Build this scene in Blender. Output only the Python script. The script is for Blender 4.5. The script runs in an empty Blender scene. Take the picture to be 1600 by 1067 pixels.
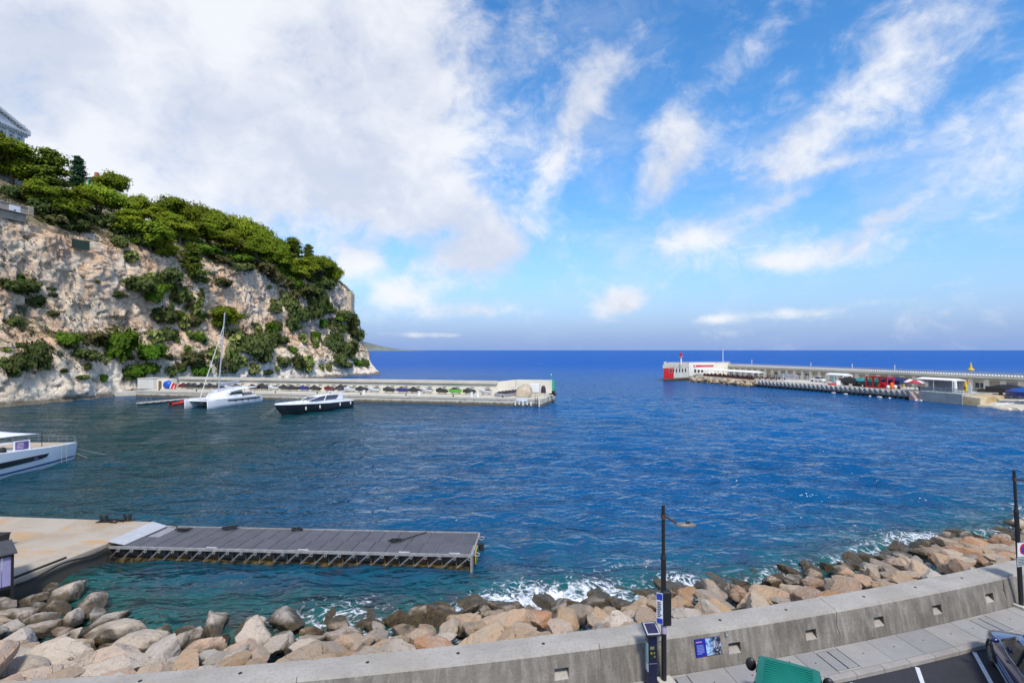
import bpy, bmesh, math, random
import numpy as np
from mathutils import Vector, Matrix
from mathutils.bvhtree import BVHTree

C = bpy.context.scene.collection
SC = bpy.context.scene
R = math.radians

# ------------------------------------------------------------------ camera
FPX = 800.0
PITCH = math.atan(13.5 / FPX)
CAMZ = 12.0
cam_d = bpy.data.cameras.new('camera')
cam = bpy.data.objects.new('camera', cam_d)
C.objects.link(cam)
cam.location = (0, 0, CAMZ)
cam.rotation_euler = (math.pi / 2 + PITCH, 0, 0)
cam_d.sensor_width = 36.0
cam_d.lens = 36.0 * FPX / 1600.0
cam_d.clip_start = 0.3
cam_d.clip_end = 120000
SC.camera = cam

# ------------------------------------------------------------------ sun, sky, exposure
SUN_AZ = 166.0          # degrees, measured from the view axis (+Y), negative = towards the left
SUN_EL = 52.0
SUN_STRENGTH = 2.1
SKY_STRENGTH = 0.138
SC.view_settings.view_transform = 'Standard'
SC.view_settings.look = 'None'
SC.view_settings.exposure = 0.85
SC.view_settings.gamma = 1.0
SC.view_settings.use_curve_mapping = False
SC.cycles.use_denoising = True
SC.cycles.max_bounces = 6
SC.cycles.transparent_max_bounces = 6
SC.cycles.caustics_reflective = False
SC.cycles.caustics_refractive = False
SC.cycles.sample_clamp_indirect = 2.0
SC.cycles.sample_clamp_direct = 6.0

sd = Vector((math.sin(R(SUN_AZ)) * math.cos(R(SUN_EL)), math.cos(R(SUN_AZ)) * math.cos(R(SUN_EL)), math.sin(R(SUN_EL))))
sun_d = bpy.data.lights.new('sun', 'SUN')
sun_d.energy = SUN_STRENGTH
sun_d.angle = R(9.0)
sun_d.color = (1.0, 0.95, 0.87)
sun = bpy.data.objects.new('sun', sun_d)
C.objects.link(sun)
sun.location = (0, 0, 90)
sun.rotation_euler = sd.to_track_quat('Z', 'Y').to_euler()


class NG:
    """tiny helper round a node tree"""
    def __init__(s, tree):
        s.t = tree

    def n(s, typ, **kw):
        x = s.t.nodes.new(typ)
        for k, v in kw.items():
            setattr(x, k, v)
        return x

    def put(s, sock, v):
        if v is None:
            return
        if isinstance(v, bpy.types.NodeSocket):
            s.t.links.new(v, sock)
        elif isinstance(v, (tuple, list)) and len(v) == 3 and sock.type == 'RGBA':
            sock.default_value = (*v, 1)
        else:
            sock.default_value = v

    def m(s, op, a, b=None, c=None, clamp=False):
        x = s.n('ShaderNodeMath', operation=op, use_clamp=clamp)
        s.put(x.inputs[0], a); s.put(x.inputs[1], b)
        if c is not None:
            s.put(x.inputs[2], c)
        return x.outputs[0]

    def v(s, op, a, b=None):
        x = s.n('ShaderNodeVectorMath', operation=op)
        s.put(x.inputs[0], a); s.put(x.inputs[1], b)
        return x.outputs[0]

    def mix(s, f, a, b, mode='MIX'):
        x = s.n('ShaderNodeMix', data_type='RGBA', blend_type=mode)
        s.put(x.inputs[0], f); s.put(x.inputs[6], a); s.put(x.inputs[7], b)
        return x.outputs[2]

    def noise(s, vec, scale, detail=4, rough=.55, dist=0.0):
        x = s.n('ShaderNodeTexNoise')
        s.put(x.inputs['Vector'], vec)
        x.inputs['Scale'].default_value = scale
        x.inputs['Detail'].default_value = detail
        x.inputs['Roughness'].default_value = rough
        x.inputs['Distortion'].default_value = dist
        return x.outputs['Fac']

    def ramp(s, f, lo, hi, a=0.0, b=1.0, smooth=True):
        x = s.n('ShaderNodeMapRange', interpolation_type='SMOOTHSTEP' if smooth else 'LINEAR')
        s.put(x.inputs[0], f)
        for i, q in zip((1, 2, 3, 4), (lo, hi, a, b)):
            s.put(x.inputs[i], q)
        return x.outputs[0]

    def scale(s, vec, sc):
        x = s.n('ShaderNodeMapping')
        s.put(x.inputs[0], vec)
        x.inputs['Scale'].default_value = sc
        return x.outputs[0]

    def bump(s, h, dist, strength=1.0, normal=None):
        x = s.n('ShaderNodeBump')
        x.inputs['Strength'].default_value = strength
        x.inputs['Distance'].default_value = dist
        s.put(x.inputs['Height'], h)
        if normal is not None:
            s.put(x.inputs['Normal'], normal)
        return x.outputs[0]


def build_world():
    w = bpy.data.worlds.new('World')
    SC.world = w
    w.use_nodes = True
    t = w.node_tree
    t.nodes.clear()
    g = NG(t)
    sky = g.n('ShaderNodeTexSky', sky_type='NISHITA')
    sky.sun_disc = False
    sky.sun_elevation = R(SUN_EL)
    sky.sun_rotation = R(SUN_AZ)
    sky.altitude = 0
    sky.air_density = 1.0
    sky.dust_density = 0.6
    sky.ozone_density = 2.5
    hs = g.n('ShaderNodeHueSaturation')
    g.put(hs.inputs['Color'], sky.outputs[0])
    hs.inputs['Saturation'].default_value = 1.32
    hs.inputs['Value'].default_value = .92
    tc = g.n('ShaderNodeTexCoord')
    d = g.v('NORMALIZE', tc.outputs['Generated'])
    sp = g.n('ShaderNodeSeparateXYZ')
    g.put(sp.inputs[0], d)
    x, y, z = sp.outputs
    az = g.m('ARCTAN2', x, y)
    el = g.m('ARCSINE', z)
    # cloud layer coordinates (a flat deck seen in perspective)
    den = g.m('ADD', g.m('MAXIMUM', z, 0.0), 0.22)
    cb = g.n('ShaderNodeCombineXYZ')
    g.put(cb.inputs[0], g.m('DIVIDE', x, den)); g.put(cb.inputs[1], g.m('DIVIDE', y, den)); g.put(cb.inputs[2], g.m('MULTIPLY', z, 1.6))
    p = cb.outputs[0]
    dv = g.v('MULTIPLY', d, (1.0, 1.0, 1.35))
    warp = g.n('ShaderNodeTexNoise'); g.put(warp.inputs['Vector'], dv); warp.inputs['Scale'].default_value = 6.0; warp.inputs['Detail'].default_value = 4
    pw = g.v('ADD', dv, g.v('MULTIPLY', g.v('SUBTRACT', warp.outputs['Color'], (.5, .5, .5)), (.10, .10, .10)))
    n1 = g.noise(pw, 8.5, 9, .60)
    n2 = g.noise(pw, 3.2, 4, .5)
    nf = g.noise(pw, 30.0, 6, .65)
    ps = g.v('ADD', p, g.v('MULTIPLY', g.v('SUBTRACT', warp.outputs['Color'], (.5, .5, .5)), (.35, .35, .35)))
    # (azimuth, elevation, half width, half height, tilt, weight) of the cloud banks, degrees
    banks = [(-36, 24, 21, 12.5, -4, 1.6), (-20, 20.8, 13.5, 6.2, -12, 1.5), (-9, 16.0, 9, 2.5, -10, 1.2), (-52, 15, 17, 7, 0, 1.3), (-15, 30, 11, 9, -20, 1.2), (-34, 44, 34, 12, 0, 1.1),
             (7.4, 25.0, 2.9, 5.2, -30, 1.2), (4.2, 19.2, 1.6, 3.0, -35, .75), (.8, 31, 2.6, 3, -20, .62), (12.2, 29, 3.4, 2.2, 0, .55),
             (18.0, 21.0, 3.2, 4.0, -30, 1.1), (15.6, 17.4, 2.4, 2.6, -20, .6), (23.5, 27, 3, 1.8, 20, .5),
             (20.4, 11.9, 5.6, 3.0, 6, 1.2), (29.2, 18.6, 6.0, 3.0, 27, .72), (38.5, 25, 9, 4.6, 24, .80), (28.6, 14.6, 2.6, .8, 20, .6), (33, 17.2, 6, .7, 6, .55),
             (42.8, 14.6, 4.2, 4.0, 20, .78), (-2.8, 10.6, 4.6, 2.6, 6, 1.6), (12.1, 5.2, 2.5, 1.4, 12, 1.6), (-17.0, 9.6, 2.6, 1.9, 0, 1.15), (-12.5, 6.3, 3.0, 1.5, 0, .95),
             (31.5, 9.0, 4.4, 1.5, 8, 1.0), (26.5, 8.7, 2.8, 1.0, 0, .9), (36, 11.8, 2.6, 1.1, 20, .95), (-4, 4.4, 5, .9, 0, .85), (-9.5, 1.7, 4, .3, 0, 1.0), (29, 3.6, 3.4, .6, 0, .95), (22, 3.2, 2.6, .5, 0, .9), (35, 4.4, 2, .4, 0, .55),
             (82, 27, 24, 13, 0, 1.1), (140, 26, 28, 13, 0, 1.1), (-95, 26, 28, 14, 0, 1.15), (-150, 30, 30, 14, 0, 1.1), (40, 58, 34, 10, 0, .9)]  # banks out of view beside and behind the camera, enlarged for fill light
    cover = None
    for (a0, e0, ra, re, tilt, wt) in banks:
        ct, st = math.cos(R(tilt)), math.sin(R(tilt))
        da = g.m('SUBTRACT', az, R(a0)); de = g.m('SUBTRACT', el, R(e0))
        u = g.m('ADD', g.m('MULTIPLY', da, ct / R(ra)), g.m('MULTIPLY', de, st / R(ra)))
        v = g.m('ADD', g.m('MULTIPLY', da, -st / R(re)), g.m('MULTIPLY', de, ct / R(re)))
        e = g.m('ADD', g.m('MULTIPLY', u, u), g.m('MULTIPLY', v, v))
        b = g.m('MULTIPLY', g.m('POWER', 0.42, e), wt)
        cover = b if cover is None else g.m('ADD', cover, b)
    cover = g.m('MINIMUM', cover, 1.6)
    nn = g.m('ADD', g.m('MULTIPLY', n1, 1.0), g.m('ADD', g.m('MULTIPLY', n2, .20), g.m('MULTIPLY', nf, .38)))     # mean about 0.9
    val = g.m('ADD', cover, g.m('MULTIPLY', g.m('SUBTRACT', nn, .79), 2.5))
    dens = g.ramp(val, 0.10, 1.42)
    veil = g.m('MULTIPLY', g.ramp(g.noise(g.scale(ps, (1, .55, 1)), 2.6, 7, .62), .40, .78), g.ramp(el, R(3), R(10), .06, .52))
    dens = g.m('MAXIMUM', g.m('MULTIPLY', dens, 0.94), veil)
    # light and shade inside the clouds
    sh = g.m('ADD', g.m('MULTIPLY', n2, .9), g.m('MULTIPLY', g.m('SUBTRACT', n1, .5), .55))
    lit = g.ramp(g.m('ADD', sh, g.m('MULTIPLY', nf, .10)), .36, .66)
    K = 1.0 / SKY_STRENGTH
    ccol = g.mix(lit, (.375 * K, .405 * K, .475 * K), (.525 * K, .535 * K, .56 * K))
    # pale air low over the sea
    hz = g.m('POWER', 0.40, g.m('POWER', g.m('DIVIDE', g.m('MAXIMUM', el, 0.0), R(8.5)), 1.5))
    base = g.mix(g.m('MULTIPLY', hz, .96), hs.outputs[0], (.130 * K, .212 * K, .415 * K))
    col = g.mix(dens, base, ccol)
    bg = g.n('ShaderNodeBackground')
    g.put(bg.inputs[0], col)
    bg.inputs[1].default_value = SKY_STRENGTH
    out = g.n('ShaderNodeOutputWorld')
    t.links.new(bg.outputs[0], out.inputs[0])


build_world()
SC.world.cycles.sampling_method = 'MANUAL'
SC.world.cycles.sample_map_resolution = 512

# ------------------------------------------------------------------ geometry helpers
CA, SA = math.cos(PITCH), math.sin(PITCH)


def ray(u, v):
    a, b = (u - 800) / FPX, (533.5 - v) / FPX
    return Vector((a, CA - b * SA, SA + b * CA))


def P(u, v, z=0.0):
    """where the line of sight through a point of the photograph meets the level z"""
    d = ray(u, v)
    return Vector((0, 0, CAMZ)) + d * ((z - CAMZ) / d.z)


def PY(u, v, y):
    d = ray(u, v)
    return Vector((0, 0, CAMZ)) + d * (y / d.y)


class MB:
    def __init__(s):
        s.v, s.f = [], []

    def add(s, vs, fs):
        o = len(s.v)
        s.v += [tuple(q) for q in vs]
        s.f += [tuple(i + o for i in f) for f in fs]
        return s

    def box(s, c, d, rz=0.0, m=None):
        hx, hy, hz = d[0] / 2, d[1] / 2, d[2] / 2
        cs, sn = math.cos(rz), math.sin(rz)
        vs = []
        for z in (-hz, hz):
            for (x, y) in ((-hx, -hy), (hx, -hy), (hx, hy), (-hx, hy)):
                vs.append((c[0] + x * cs - y * sn, c[1] + x * sn + y * cs, c[2] + z))
        if m is not None:
            vs = [m @ Vector(q) for q in vs]
        return s.add(vs, [(3, 2, 1, 0), (4, 5, 6, 7), (0, 1, 5, 4), (1, 2, 6, 5), (2, 3, 7, 6), (3, 0, 4, 7)])

    def b2(s, x0, x1, y0, y1, z0, z1):
        return s.box(((x0 + x1) / 2, (y0 + y1) / 2, (z0 + z1) / 2), (x1 - x0, y1 - y0, z1 - z0))

    def prism(s, pts, z0, z1):
        """pts: counter-clockwise outline, z0/z1 numbers or lists"""
        n = len(pts)
        z0 = z0 if isinstance(z0, (list, tuple)) else [z0] * n
        z1 = z1 if isinstance(z1, (list, tuple)) else [z1] * n
        vs = [(p[0], p[1], z0[i]) for i, p in enumerate(pts)] + [(p[0], p[1], z1[i]) for i, p in enumerate(pts)]
        fs = [tuple(range(n - 1, -1, -1)), tuple(range(n, 2 * n))]
        fs += [(i, (i + 1) % n, n + (i + 1) % n, n + i) for i in range(n)]
        return s.add(vs, fs)

    def tube(s, pts, r, n=8, cap=True):
        pts = [Vector(p) for p in pts]
        rs = r if isinstance(r, (list, tuple)) else [r] * len(pts)
        rings = []
        for i, p in enumerate(pts):
            a = pts[max(i - 1, 0)]; b = pts[min(i + 1, len(pts) - 1)]
            d = (b - a).normalized()
            up = Vector((0, 0, 1)) if abs(d.z) < .9 else Vector((1, 0, 0))
            x = d.cross(up).normalized(); y = x.cross(d)
            rings.append([p + (x * math.cos(2 * math.pi * k / n) + y * math.sin(2 * math.pi * k / n)) * rs[i] for k in range(n)])
        return s.loft(rings, cap)

    def loft(s, rings, cap=True, closed=True):
        n = len(rings[0])
        vs = [q for rg in rings for q in rg]
        fs = []
        for i in range(len(rings) - 1):
            for k in range(n if closed else n - 1):
                a, b = i * n + k, i * n + (k + 1) % n
                fs.append((a, b, b + n, a + n))
        if cap:
            fs.append(tuple(range(n - 1, -1, -1)))
            fs.append(tuple(range((len(rings) - 1) * n, len(rings) * n)))
        return s.add(vs, fs)

    def ball(s, c, r, n=10, m=6):
        r = r if isinstance(r, (list, tuple)) else (r, r, r)
        rings = []
        for i in range(m + 1):
            ph = -math.pi / 2 + math.pi * i / m
            rr = max(math.cos(ph), 1e-3)
            rings.append([(c[0] + r[0] * rr * math.cos(2 * math.pi * k / n), c[1] + r[1] * rr * math.sin(2 * math.pi * k / n), c[2] + r[2] * math.sin(ph)) for k in range(n)])
        return s.loft(rings)

    def cyl(s, c, r, z0, z1, n=14, r1=None):
        return s.tube([(c[0], c[1], z0), (c[0], c[1], z1)], [r, r if r1 is None else r1], n)

    def mesh(s, name, mat, smooth=False, off=None):
        me = bpy.data.meshes.new(name)
        vs = s.v if off is None else [(a - off[0], b - off[1], c - off[2]) for a, b, c in s.v]
        me.from_pydata(vs, [], s.f)
        bm = bmesh.new(); bm.from_mesh(me)
        bmesh.ops.recalc_face_normals(bm, faces=bm.faces)
        bm.to_mesh(me); bm.free()
        if smooth:
            me.polygons.foreach_set('use_smooth', [True] * len(me.polygons))
            if smooth != True:
                me.set_sharp_from_angle(angle=R(smooth))
        if mat:
            me.materials.append(mat)
        return me

    def build(s, name, mat, parent=None, smooth=False, local=True, bevel=0.0):
        """local=False: the shape is given in world metres; it is moved into the parent's own space"""
        off = None
        if not local and parent is not None:
            off = parent.location
        me = s.mesh(name, mat, smooth, off)
        o = bpy.data.objects.new(name, me)
        C.objects.link(o)
        o.parent = parent
        if bevel:
            bv = o.modifiers.new('bevel', 'BEVEL'); bv.width = bevel; bv.segments = 2; bv.limit_method = 'ANGLE'; bv.angle_limit = R(40)
        return o


def tag(o, label=None, cat=None, group=None, kind=None):
    if label: o['label'] = label
    if cat: o['category'] = cat
    if group: o['group'] = group
    if kind: o['kind'] = kind
    return o


def thing(name, label, cat, loc=(0, 0, 0), rz=0.0, group=None):
    o = bpy.data.objects.new(name, None)
    o.empty_display_size = .3
    C.objects.link(o)
    o.location = loc
    o.rotation_euler = (0, 0, rz)
    return tag(o, label, cat, group)


KIDS = {}


def copy_tree(o, parent=None):
    c = o.copy()
    C.objects.link(c)
    c.parent = parent
    for ch in list(o.children):
        copy_tree(ch, c)
    return c


def np_mesh(name, V, F, mat, smooth=False):
    """V (n,3) array, F (m,3|4) index array"""
    me = bpy.data.meshes.new(name)
    V = np.ascontiguousarray(V, np.float32); F = np.ascontiguousarray(F, np.int32)
    k = F.shape[1]
    me.vertices.add(len(V)); me.vertices.foreach_set('co', V.ravel())
    me.loops.add(F.size); me.loops.foreach_set('vertex_index', F.ravel())
    me.polygons.add(len(F)); me.polygons.foreach_set('loop_start', np.arange(0, F.size, k, dtype=np.int32))
    try:
        me.polygons.foreach_set('loop_total', np.full(len(F), k, np.int32))
    except Exception:
        pass
    me.update(calc_edges=True)
    me.validate()
    if smooth:
        me.polygons.foreach_set('use_smooth', np.ones(len(me.polygons), bool))
    if mat:
        me.materials.append(mat)
    return me


def _hash(i, j, k, seed):
    h = (i * 374761393 + j * 668265263 + k * 2147483647 + seed * 974634777) & 0xFFFFFFFF
    h = ((h ^ (h >> 13)) * 1274126177) & 0xFFFFFFFF
    return ((h ^ (h >> 16)) & 0xFFFF).astype(np.float64) / 65535.0


def vnoise(p, seed=0):
    p = np.asarray(p, float)
    i = np.floor(p).astype(np.int64); f = p - i
    f = f * f * f * (f * (f * 6 - 15) + 10)
    r = 0
    for dx in (0, 1):
        wx = f[:, 0] if dx else 1 - f[:, 0]
        for dy in (0, 1):
            wy = f[:, 1] if dy else 1 - f[:, 1]
            for dz in (0, 1):
                wz = f[:, 2] if dz else 1 - f[:, 2]
                r = r + wx * wy * wz * _hash(i[:, 0] + dx, i[:, 1] + dy, i[:, 2] + dz, seed)
    return r * 2 - 1


def cells(a, b, seed):
    """jittered cells: a random height for each cell, and the distance to the cell border"""
    ia, ib = np.floor(a).astype(np.int64), np.floor(b).astype(np.int64)
    d1 = np.full(a.shape, 9.0); d2 = d1.copy(); val = np.zeros(a.shape)
    for da in (-1, 0, 1):
        for db in (-1, 0, 1):
            ca, cb = ia + da, ib + db; z = 0 * ca
            px, py = ca + _hash(ca, cb, z, seed), cb + _hash(ca, cb, z + 7, seed)
            d = (a - px) ** 2 + (b - py) ** 2; v = _hash(ca, cb, z + 3, seed)
            n = d < d1
            d2 = np.where(n, d1, np.minimum(d2, d)); val = np.where(n, v, val); d1 = np.where(n, d, d1)
    return val * 2 - 1, np.sqrt(d2) - np.sqrt(d1)


def fbm(p, oct=4, seed=0, gain=.5):
    a, s, t = 1.0, 0.0, 0
    p = np.asarray(p, float)
    for o in range(oct):
        t = t + a * vnoise(p * (2.03 ** o), seed + o * 17); s += a; a *= gain
    return t / s
# ------------------------------------------------------------------ materials
MATS = {}


def M(name, col, rough=.6, var=.12, scale=3.0, bump=0.0, bscale=None, metal=0.0, col2=None, streak=0.0, rnd=0.0, spec=.5, coat=0.0, fine=0.0):
    """procedural paint / metal / cloth / concrete: two tones mixed by noise, optional runs of dirt, relief"""
    if name in MATS:
        return MATS[name]
    m = bpy.data.materials.new(name)
    m.use_nodes = True
    g = NG(m.node_tree)
    b = m.node_tree.nodes['Principled BSDF']
    tc = g.n('ShaderNodeTexCoord')
    co = tc.outputs['Object']
    n = g.noise(co, scale, 5, .6)
    c2 = col2 if col2 else tuple(x * (1 - var * 2) for x in col)
    c = g.mix(g.ramp(n, .3, .7), c2, col)
    if fine:
        nf = g.noise(co, scale * 14, 3, .6)
        c = g.mix(g.m('MULTIPLY', g.ramp(nf, .42, .68), fine), c, tuple(x * .45 for x in col))
    if streak:
        ns = g.noise(g.scale(co, (3.5, 3.5, .22)), 1.6, 5, .62)
        c = g.mix(g.m('MULTIPLY', g.ramp(ns, .50, .75), streak), c, tuple(x * .42 for x in col))
    if rnd:
        oi = g.n('ShaderNodeObjectInfo')
        hs = g.n('ShaderNodeHueSaturation')
        g.put(hs.inputs['Color'], c)
        g.put(hs.inputs['Value'], g.ramp(oi.outputs['Random'], 0, 1, 1 - rnd, 1 + rnd, False))
        c = hs.outputs[0]
    g.put(b.inputs['Base Color'], c)
    g.put(b.inputs['Roughness'], g.ramp(n, .2, .8, min(rough * 1.15, 1), rough * .85))
    b.inputs['Metallic'].default_value = metal
    b.inputs['Specular IOR Level'].default_value = spec
    if coat:
        b.inputs['Coat Weight'].default_value = coat
        b.inputs['Coat Roughness'].default_value = .06
    if bump:
        h = g.noise(co, bscale or scale * 6, 6, .62)
        g.put(b.inputs['Normal'], g.bump(h, bump))
    MATS[name] = m
    return m


def glass_mat(name, col=(.02, .025, .03), rough=.06):
    return M(name, col, rough, var=.1, scale=.7, spec=.4)


def cliff_mat():
    m = bpy.data.materials.new('limestone_cliff'); m.use_nodes = True
    g = NG(m.node_tree); b = m.node_tree.nodes['Principled BSDF']
    tc = g.n('ShaderNodeTexCoord'); co = tc.outputs['Object']
    sp = g.n('ShaderNodeSeparateXYZ'); g.put(sp.inputs[0], co); z = sp.outputs[2]
    big = g.noise(co, .055, 4, .55, .4)
    mid = g.noise(co, .22, 6, .62, .6)
    mid2 = g.noise(g.v('ADD', co, (37, 11, 5)), .17, 6, .62, .5)
    fine = g.noise(co, 1.5, 6, .68)
    c = g.mix(g.ramp(mid, .35, .68), (.76, .555, .385), (.95, .785, .585))
    # iron-orange faces on the upper wall, none on the sea-washed foot
    up = g.ramp(z, 8, 17)
    c = g.mix(g.m('MULTIPLY', g.ramp(g.m('ADD', big, g.m('MULTIPLY', g.m('SUBTRACT', mid2, .5), .8)), .46, .66), g.m('MULTIPLY', up, .85)), c, (.74, .46, .27))
    c = g.mix(g.m('MULTIPLY', g.ramp(mid2, .55, .72), .5), c, (.58, .51, .44))
    c = g.mix(g.m('MULTIPLY', g.ramp(z, 12, 5), .75), c, g.mix(g.ramp(mid, .35, .65), (.74, .63, .50), (.95, .85, .70)))
    # grey-black water runs under overhangs
    ns = g.noise(g.scale(co, (1.0, 1.0, .10)), .75, 6, .65)
    runs = g.m('MULTIPLY', g.ramp(ns, .56, .70), g.ramp(mid, .62, .42))
    c = g.mix(g.m('MULTIPLY', runs, .55), c, (.18, .165, .15))
    # joints
    vo = g.n('ShaderNodeTexVoronoi', feature='DISTANCE_TO_EDGE'); g.put(vo.inputs['Vector'], g.v('ADD', g.scale(co, (1, 1, .62)), g.v('MULTIPLY', warpv(g, co, .5), (1.8, 1.8, 1.8)))); vo.inputs['Scale'].default_value = .34
    vo2 = g.n('ShaderNodeTexVoronoi', feature='DISTANCE_TO_EDGE'); g.put(vo2.inputs['Vector'], g.v('ADD', co, g.v('MULTIPLY', warpv(g, co, 1.2), (.8, .8, .8)))); vo2.inputs['Scale'].default_value = 1.0
    j = g.m('MULTIPLY', g.ramp(vo.outputs[0], .045, .0), g.ramp(g.noise(co, .35, 4, .6), .50, .62))
    j2 = g.m('MULTIPLY', g.ramp(vo2.outputs[0], .06, .0), g.ramp(mid2, .52, .66))
    c = g.mix(g.m('MULTIPLY', g.m('MAXIMUM', j, g.m('MULTIPLY', j2, .7)), .55), c, (.15, .11, .08))
    c = g.mix(g.m('MULTIPLY', g.ramp(fine, .57, .70), .38), c, (.26, .20, .16))
    c = g.mix(g.m('MULTIPLY', g.ramp(g.noise(co, 3.6, 5, .7), .56, .66), .45), c, (.20, .16, .13))
    # tide band
    wet = g.ramp(g.m('ADD', z, g.m('MULTIPLY', g.m('SUBTRACT', mid, .5), 2.2)), 1.5, .6)
    c = g.mix(g.m('MULTIPLY', wet, .85), c, (.07, .06, .04))
    # soil and dry scrub where the ground lies flat enough to hold it
    ge = g.n('ShaderNodeNewGeometry'); sn = g.n('ShaderNodeSeparateXYZ'); g.put(sn.inputs[0], ge.outputs['Normal'])
    flat = g.m('MULTIPLY', g.ramp(g.m('ADD', sn.outputs[2], g.m('MULTIPLY', g.m('SUBTRACT', mid, .5), .5)), .50, .74), g.ramp(z, 6, 11))
    c = g.mix(g.m('MULTIPLY', flat, .85), c, g.mix(g.ramp(fine, .4, .6), (.085, .085, .035), (.20, .16, .10)))
    g.put(b.inputs['Base Color'], c)
    b.inputs['Roughness'].default_value = .88
    b.inputs['Specular IOR Level'].default_value = .25
    h = g.m('ADD', g.m('MULTIPLY', fine, .9), g.m('SUBTRACT', g.noise(g.scale(co, (1, 1, .6)), 1.1, 9, .74), g.m('MULTIPLY', g.m('MAXIMUM', j, j2), .25)))
    g.put(b.inputs['Normal'], g.bump(h, .5))
    return m


def warpv(g, co, s):
    x = g.n('ShaderNodeTexNoise'); g.put(x.inputs['Vector'], co); x.inputs['Scale'].default_value = s; x.inputs['Detail'].default_value = 3
    return g.v('SUBTRACT', x.outputs['Color'], (.5, .5, .5))


def rock_mat(name, tones, wet=True):
    """boulders: one tone per stone, veins, pits, a dark algae belt where the sea reaches"""
    m = bpy.data.materials.new(name); m.use_nodes = True
    g = NG(m.node_tree); b = m.node_tree.nodes['Principled BSDF']
    tc = g.n('ShaderNodeTexCoord'); oi = g.n('ShaderNodeObjectInfo'); ge = g.n('ShaderNodeNewGeometry')
    co = g.v('ADD', tc.outputs['Object'], g.v('MULTIPLY', oi.outputs['Location'], (1.7, 1.3, 2.1)))
    cr = g.n('ShaderNodeValToRGB'); g.put(cr.inputs[0], oi.outputs['Random'])
    e = cr.color_ramp.elements
    for i, t in enumerate(tones):
        q = e[i] if i < 2 else e.new(i / (len(tones) - 1))
        q.position = i / (len(tones) - 1); q.color = (*t, 1)
    big = g.noise(co, .9, 5, .6, .6); mid = g.noise(co, 3.0, 6, .65, .3); fine = g.noise(co, 16, 4, .65)
    c = g.mix(g.m('MULTIPLY', g.ramp(big, .45, .70), .6), cr.outputs[0], (.50, .43, .36))
    c = g.mix(g.m('MULTIPLY', g.ramp(mid, .58, .75), .5), c, (.46, .24, .12))
    c = g.mix(g.m('MULTIPLY', g.ramp(g.noise(g.v('ADD', co, (9, 4, 2)), 1.7, 6, .7), .58, .72), .5), c, (.22, .19, .16))
    c = g.mix(g.m('MULTIPLY', g.ramp(fine, .57, .74), .35), c, (.26, .20, .15))
    if wet:
        sp = g.n('ShaderNodeSeparateXYZ'); g.put(sp.inputs[0], ge.outputs['Position'])
        zz = g.m('ADD', sp.outputs[2], g.m('MULTIPLY', g.m('SUBTRACT', big, .5), 1.2))
        w = g.ramp(zz, .80, .38)
        c = g.mix(g.m('MULTIPLY', w, .93), c, g.mix(g.ramp(mid, .4, .62), (.035, .03, .022), (.11, .075, .025)))
        g.put(b.inputs['Roughness'], g.ramp(w, 0, 1, .85, .28))
    else:
        b.inputs['Roughness'].default_value = .85
    g.put(b.inputs['Base Color'], c)
    b.inputs['Specular IOR Level'].default_value = .35
    vo = g.n('ShaderNodeTexVoronoi', feature='DISTANCE_TO_EDGE'); g.put(vo.inputs['Vector'], g.v('ADD', co, g.v('MULTIPLY', warpv(g, co, 2.0), (.7, .7, .7)))); vo.inputs['Scale'].default_value = 1.1
    crack = g.m('MULTIPLY', g.ramp(vo.outputs[0], .02, .0), g.ramp(g.noise(co, 1.1, 3, .6), .54, .66))
    c = g.mix(g.m('MULTIPLY', crack, .4), c, (.12, .09, .07)); g.put(b.inputs['Base Color'], c)
    g.put(b.inputs['Normal'], g.bump(g.m('SUBTRACT', g.m('ADD', g.m('MULTIPLY', mid, .9), g.m('MULTIPLY', fine, .5)), g.m('MULTIPLY', crack, .6)), .20))
    return m


def leaf_mat(name, a, bcol, rnd=.25, trans=.25):
    m = bpy.data.materials.new(name); m.use_nodes = True
    g = NG(m.node_tree); b = m.node_tree.nodes['Principled BSDF']
    tc = g.n('ShaderNodeTexCoord'); oi = g.n('ShaderNodeObjectInfo')
    co = g.v('ADD', tc.outputs['Object'], g.v('MULTIPLY', oi.outputs['Location'], (.37, .21, .13)))
    n = g.noise(co, .9, 4, .6)
    c = g.mix(g.ramp(n, .32, .68), a, bcol)
    c = g.mix(g.m('MULTIPLY', g.ramp(g.noise(co, 4.5, 3, .6), .5, .7), .5), c, tuple(x * .55 for x in a))
    hs = g.n('ShaderNodeHueSaturation'); g.put(hs.inputs['Color'], c)
    g.put(hs.inputs['Value'], g.ramp(oi.outputs['Random'], 0, 1, 1 - rnd, 1 + rnd, False))
    g.put(hs.inputs['Hue'], g.ramp(g.m('FRACT', g.m('MULTIPLY', oi.outputs['Random'], 7.3)), 0, 1, .485, .512, False))
    g.put(b.inputs['Base Color'], hs.outputs[0])
    b.inputs['Roughness'].default_value = .85
    b.inputs['Specular IOR Level'].default_value = .06
    tr = g.n('ShaderNodeBsdfTranslucent'); g.put(tr.inputs[0], g.mix(1.0, hs.outputs[0], (1.0, 1.0, .45), 'MULTIPLY'))
    mx = g.n('ShaderNodeMixShader'); mx.inputs[0].default_value = trans
    m.node_tree.links.new(b.outputs[0], mx.inputs[1]); m.node_tree.links.new(tr.outputs[0], mx.inputs[2])
    m.node_tree.links.new(mx.outputs[0], m.node_tree.nodes['Material Output'].inputs[0])
    return m


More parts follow.
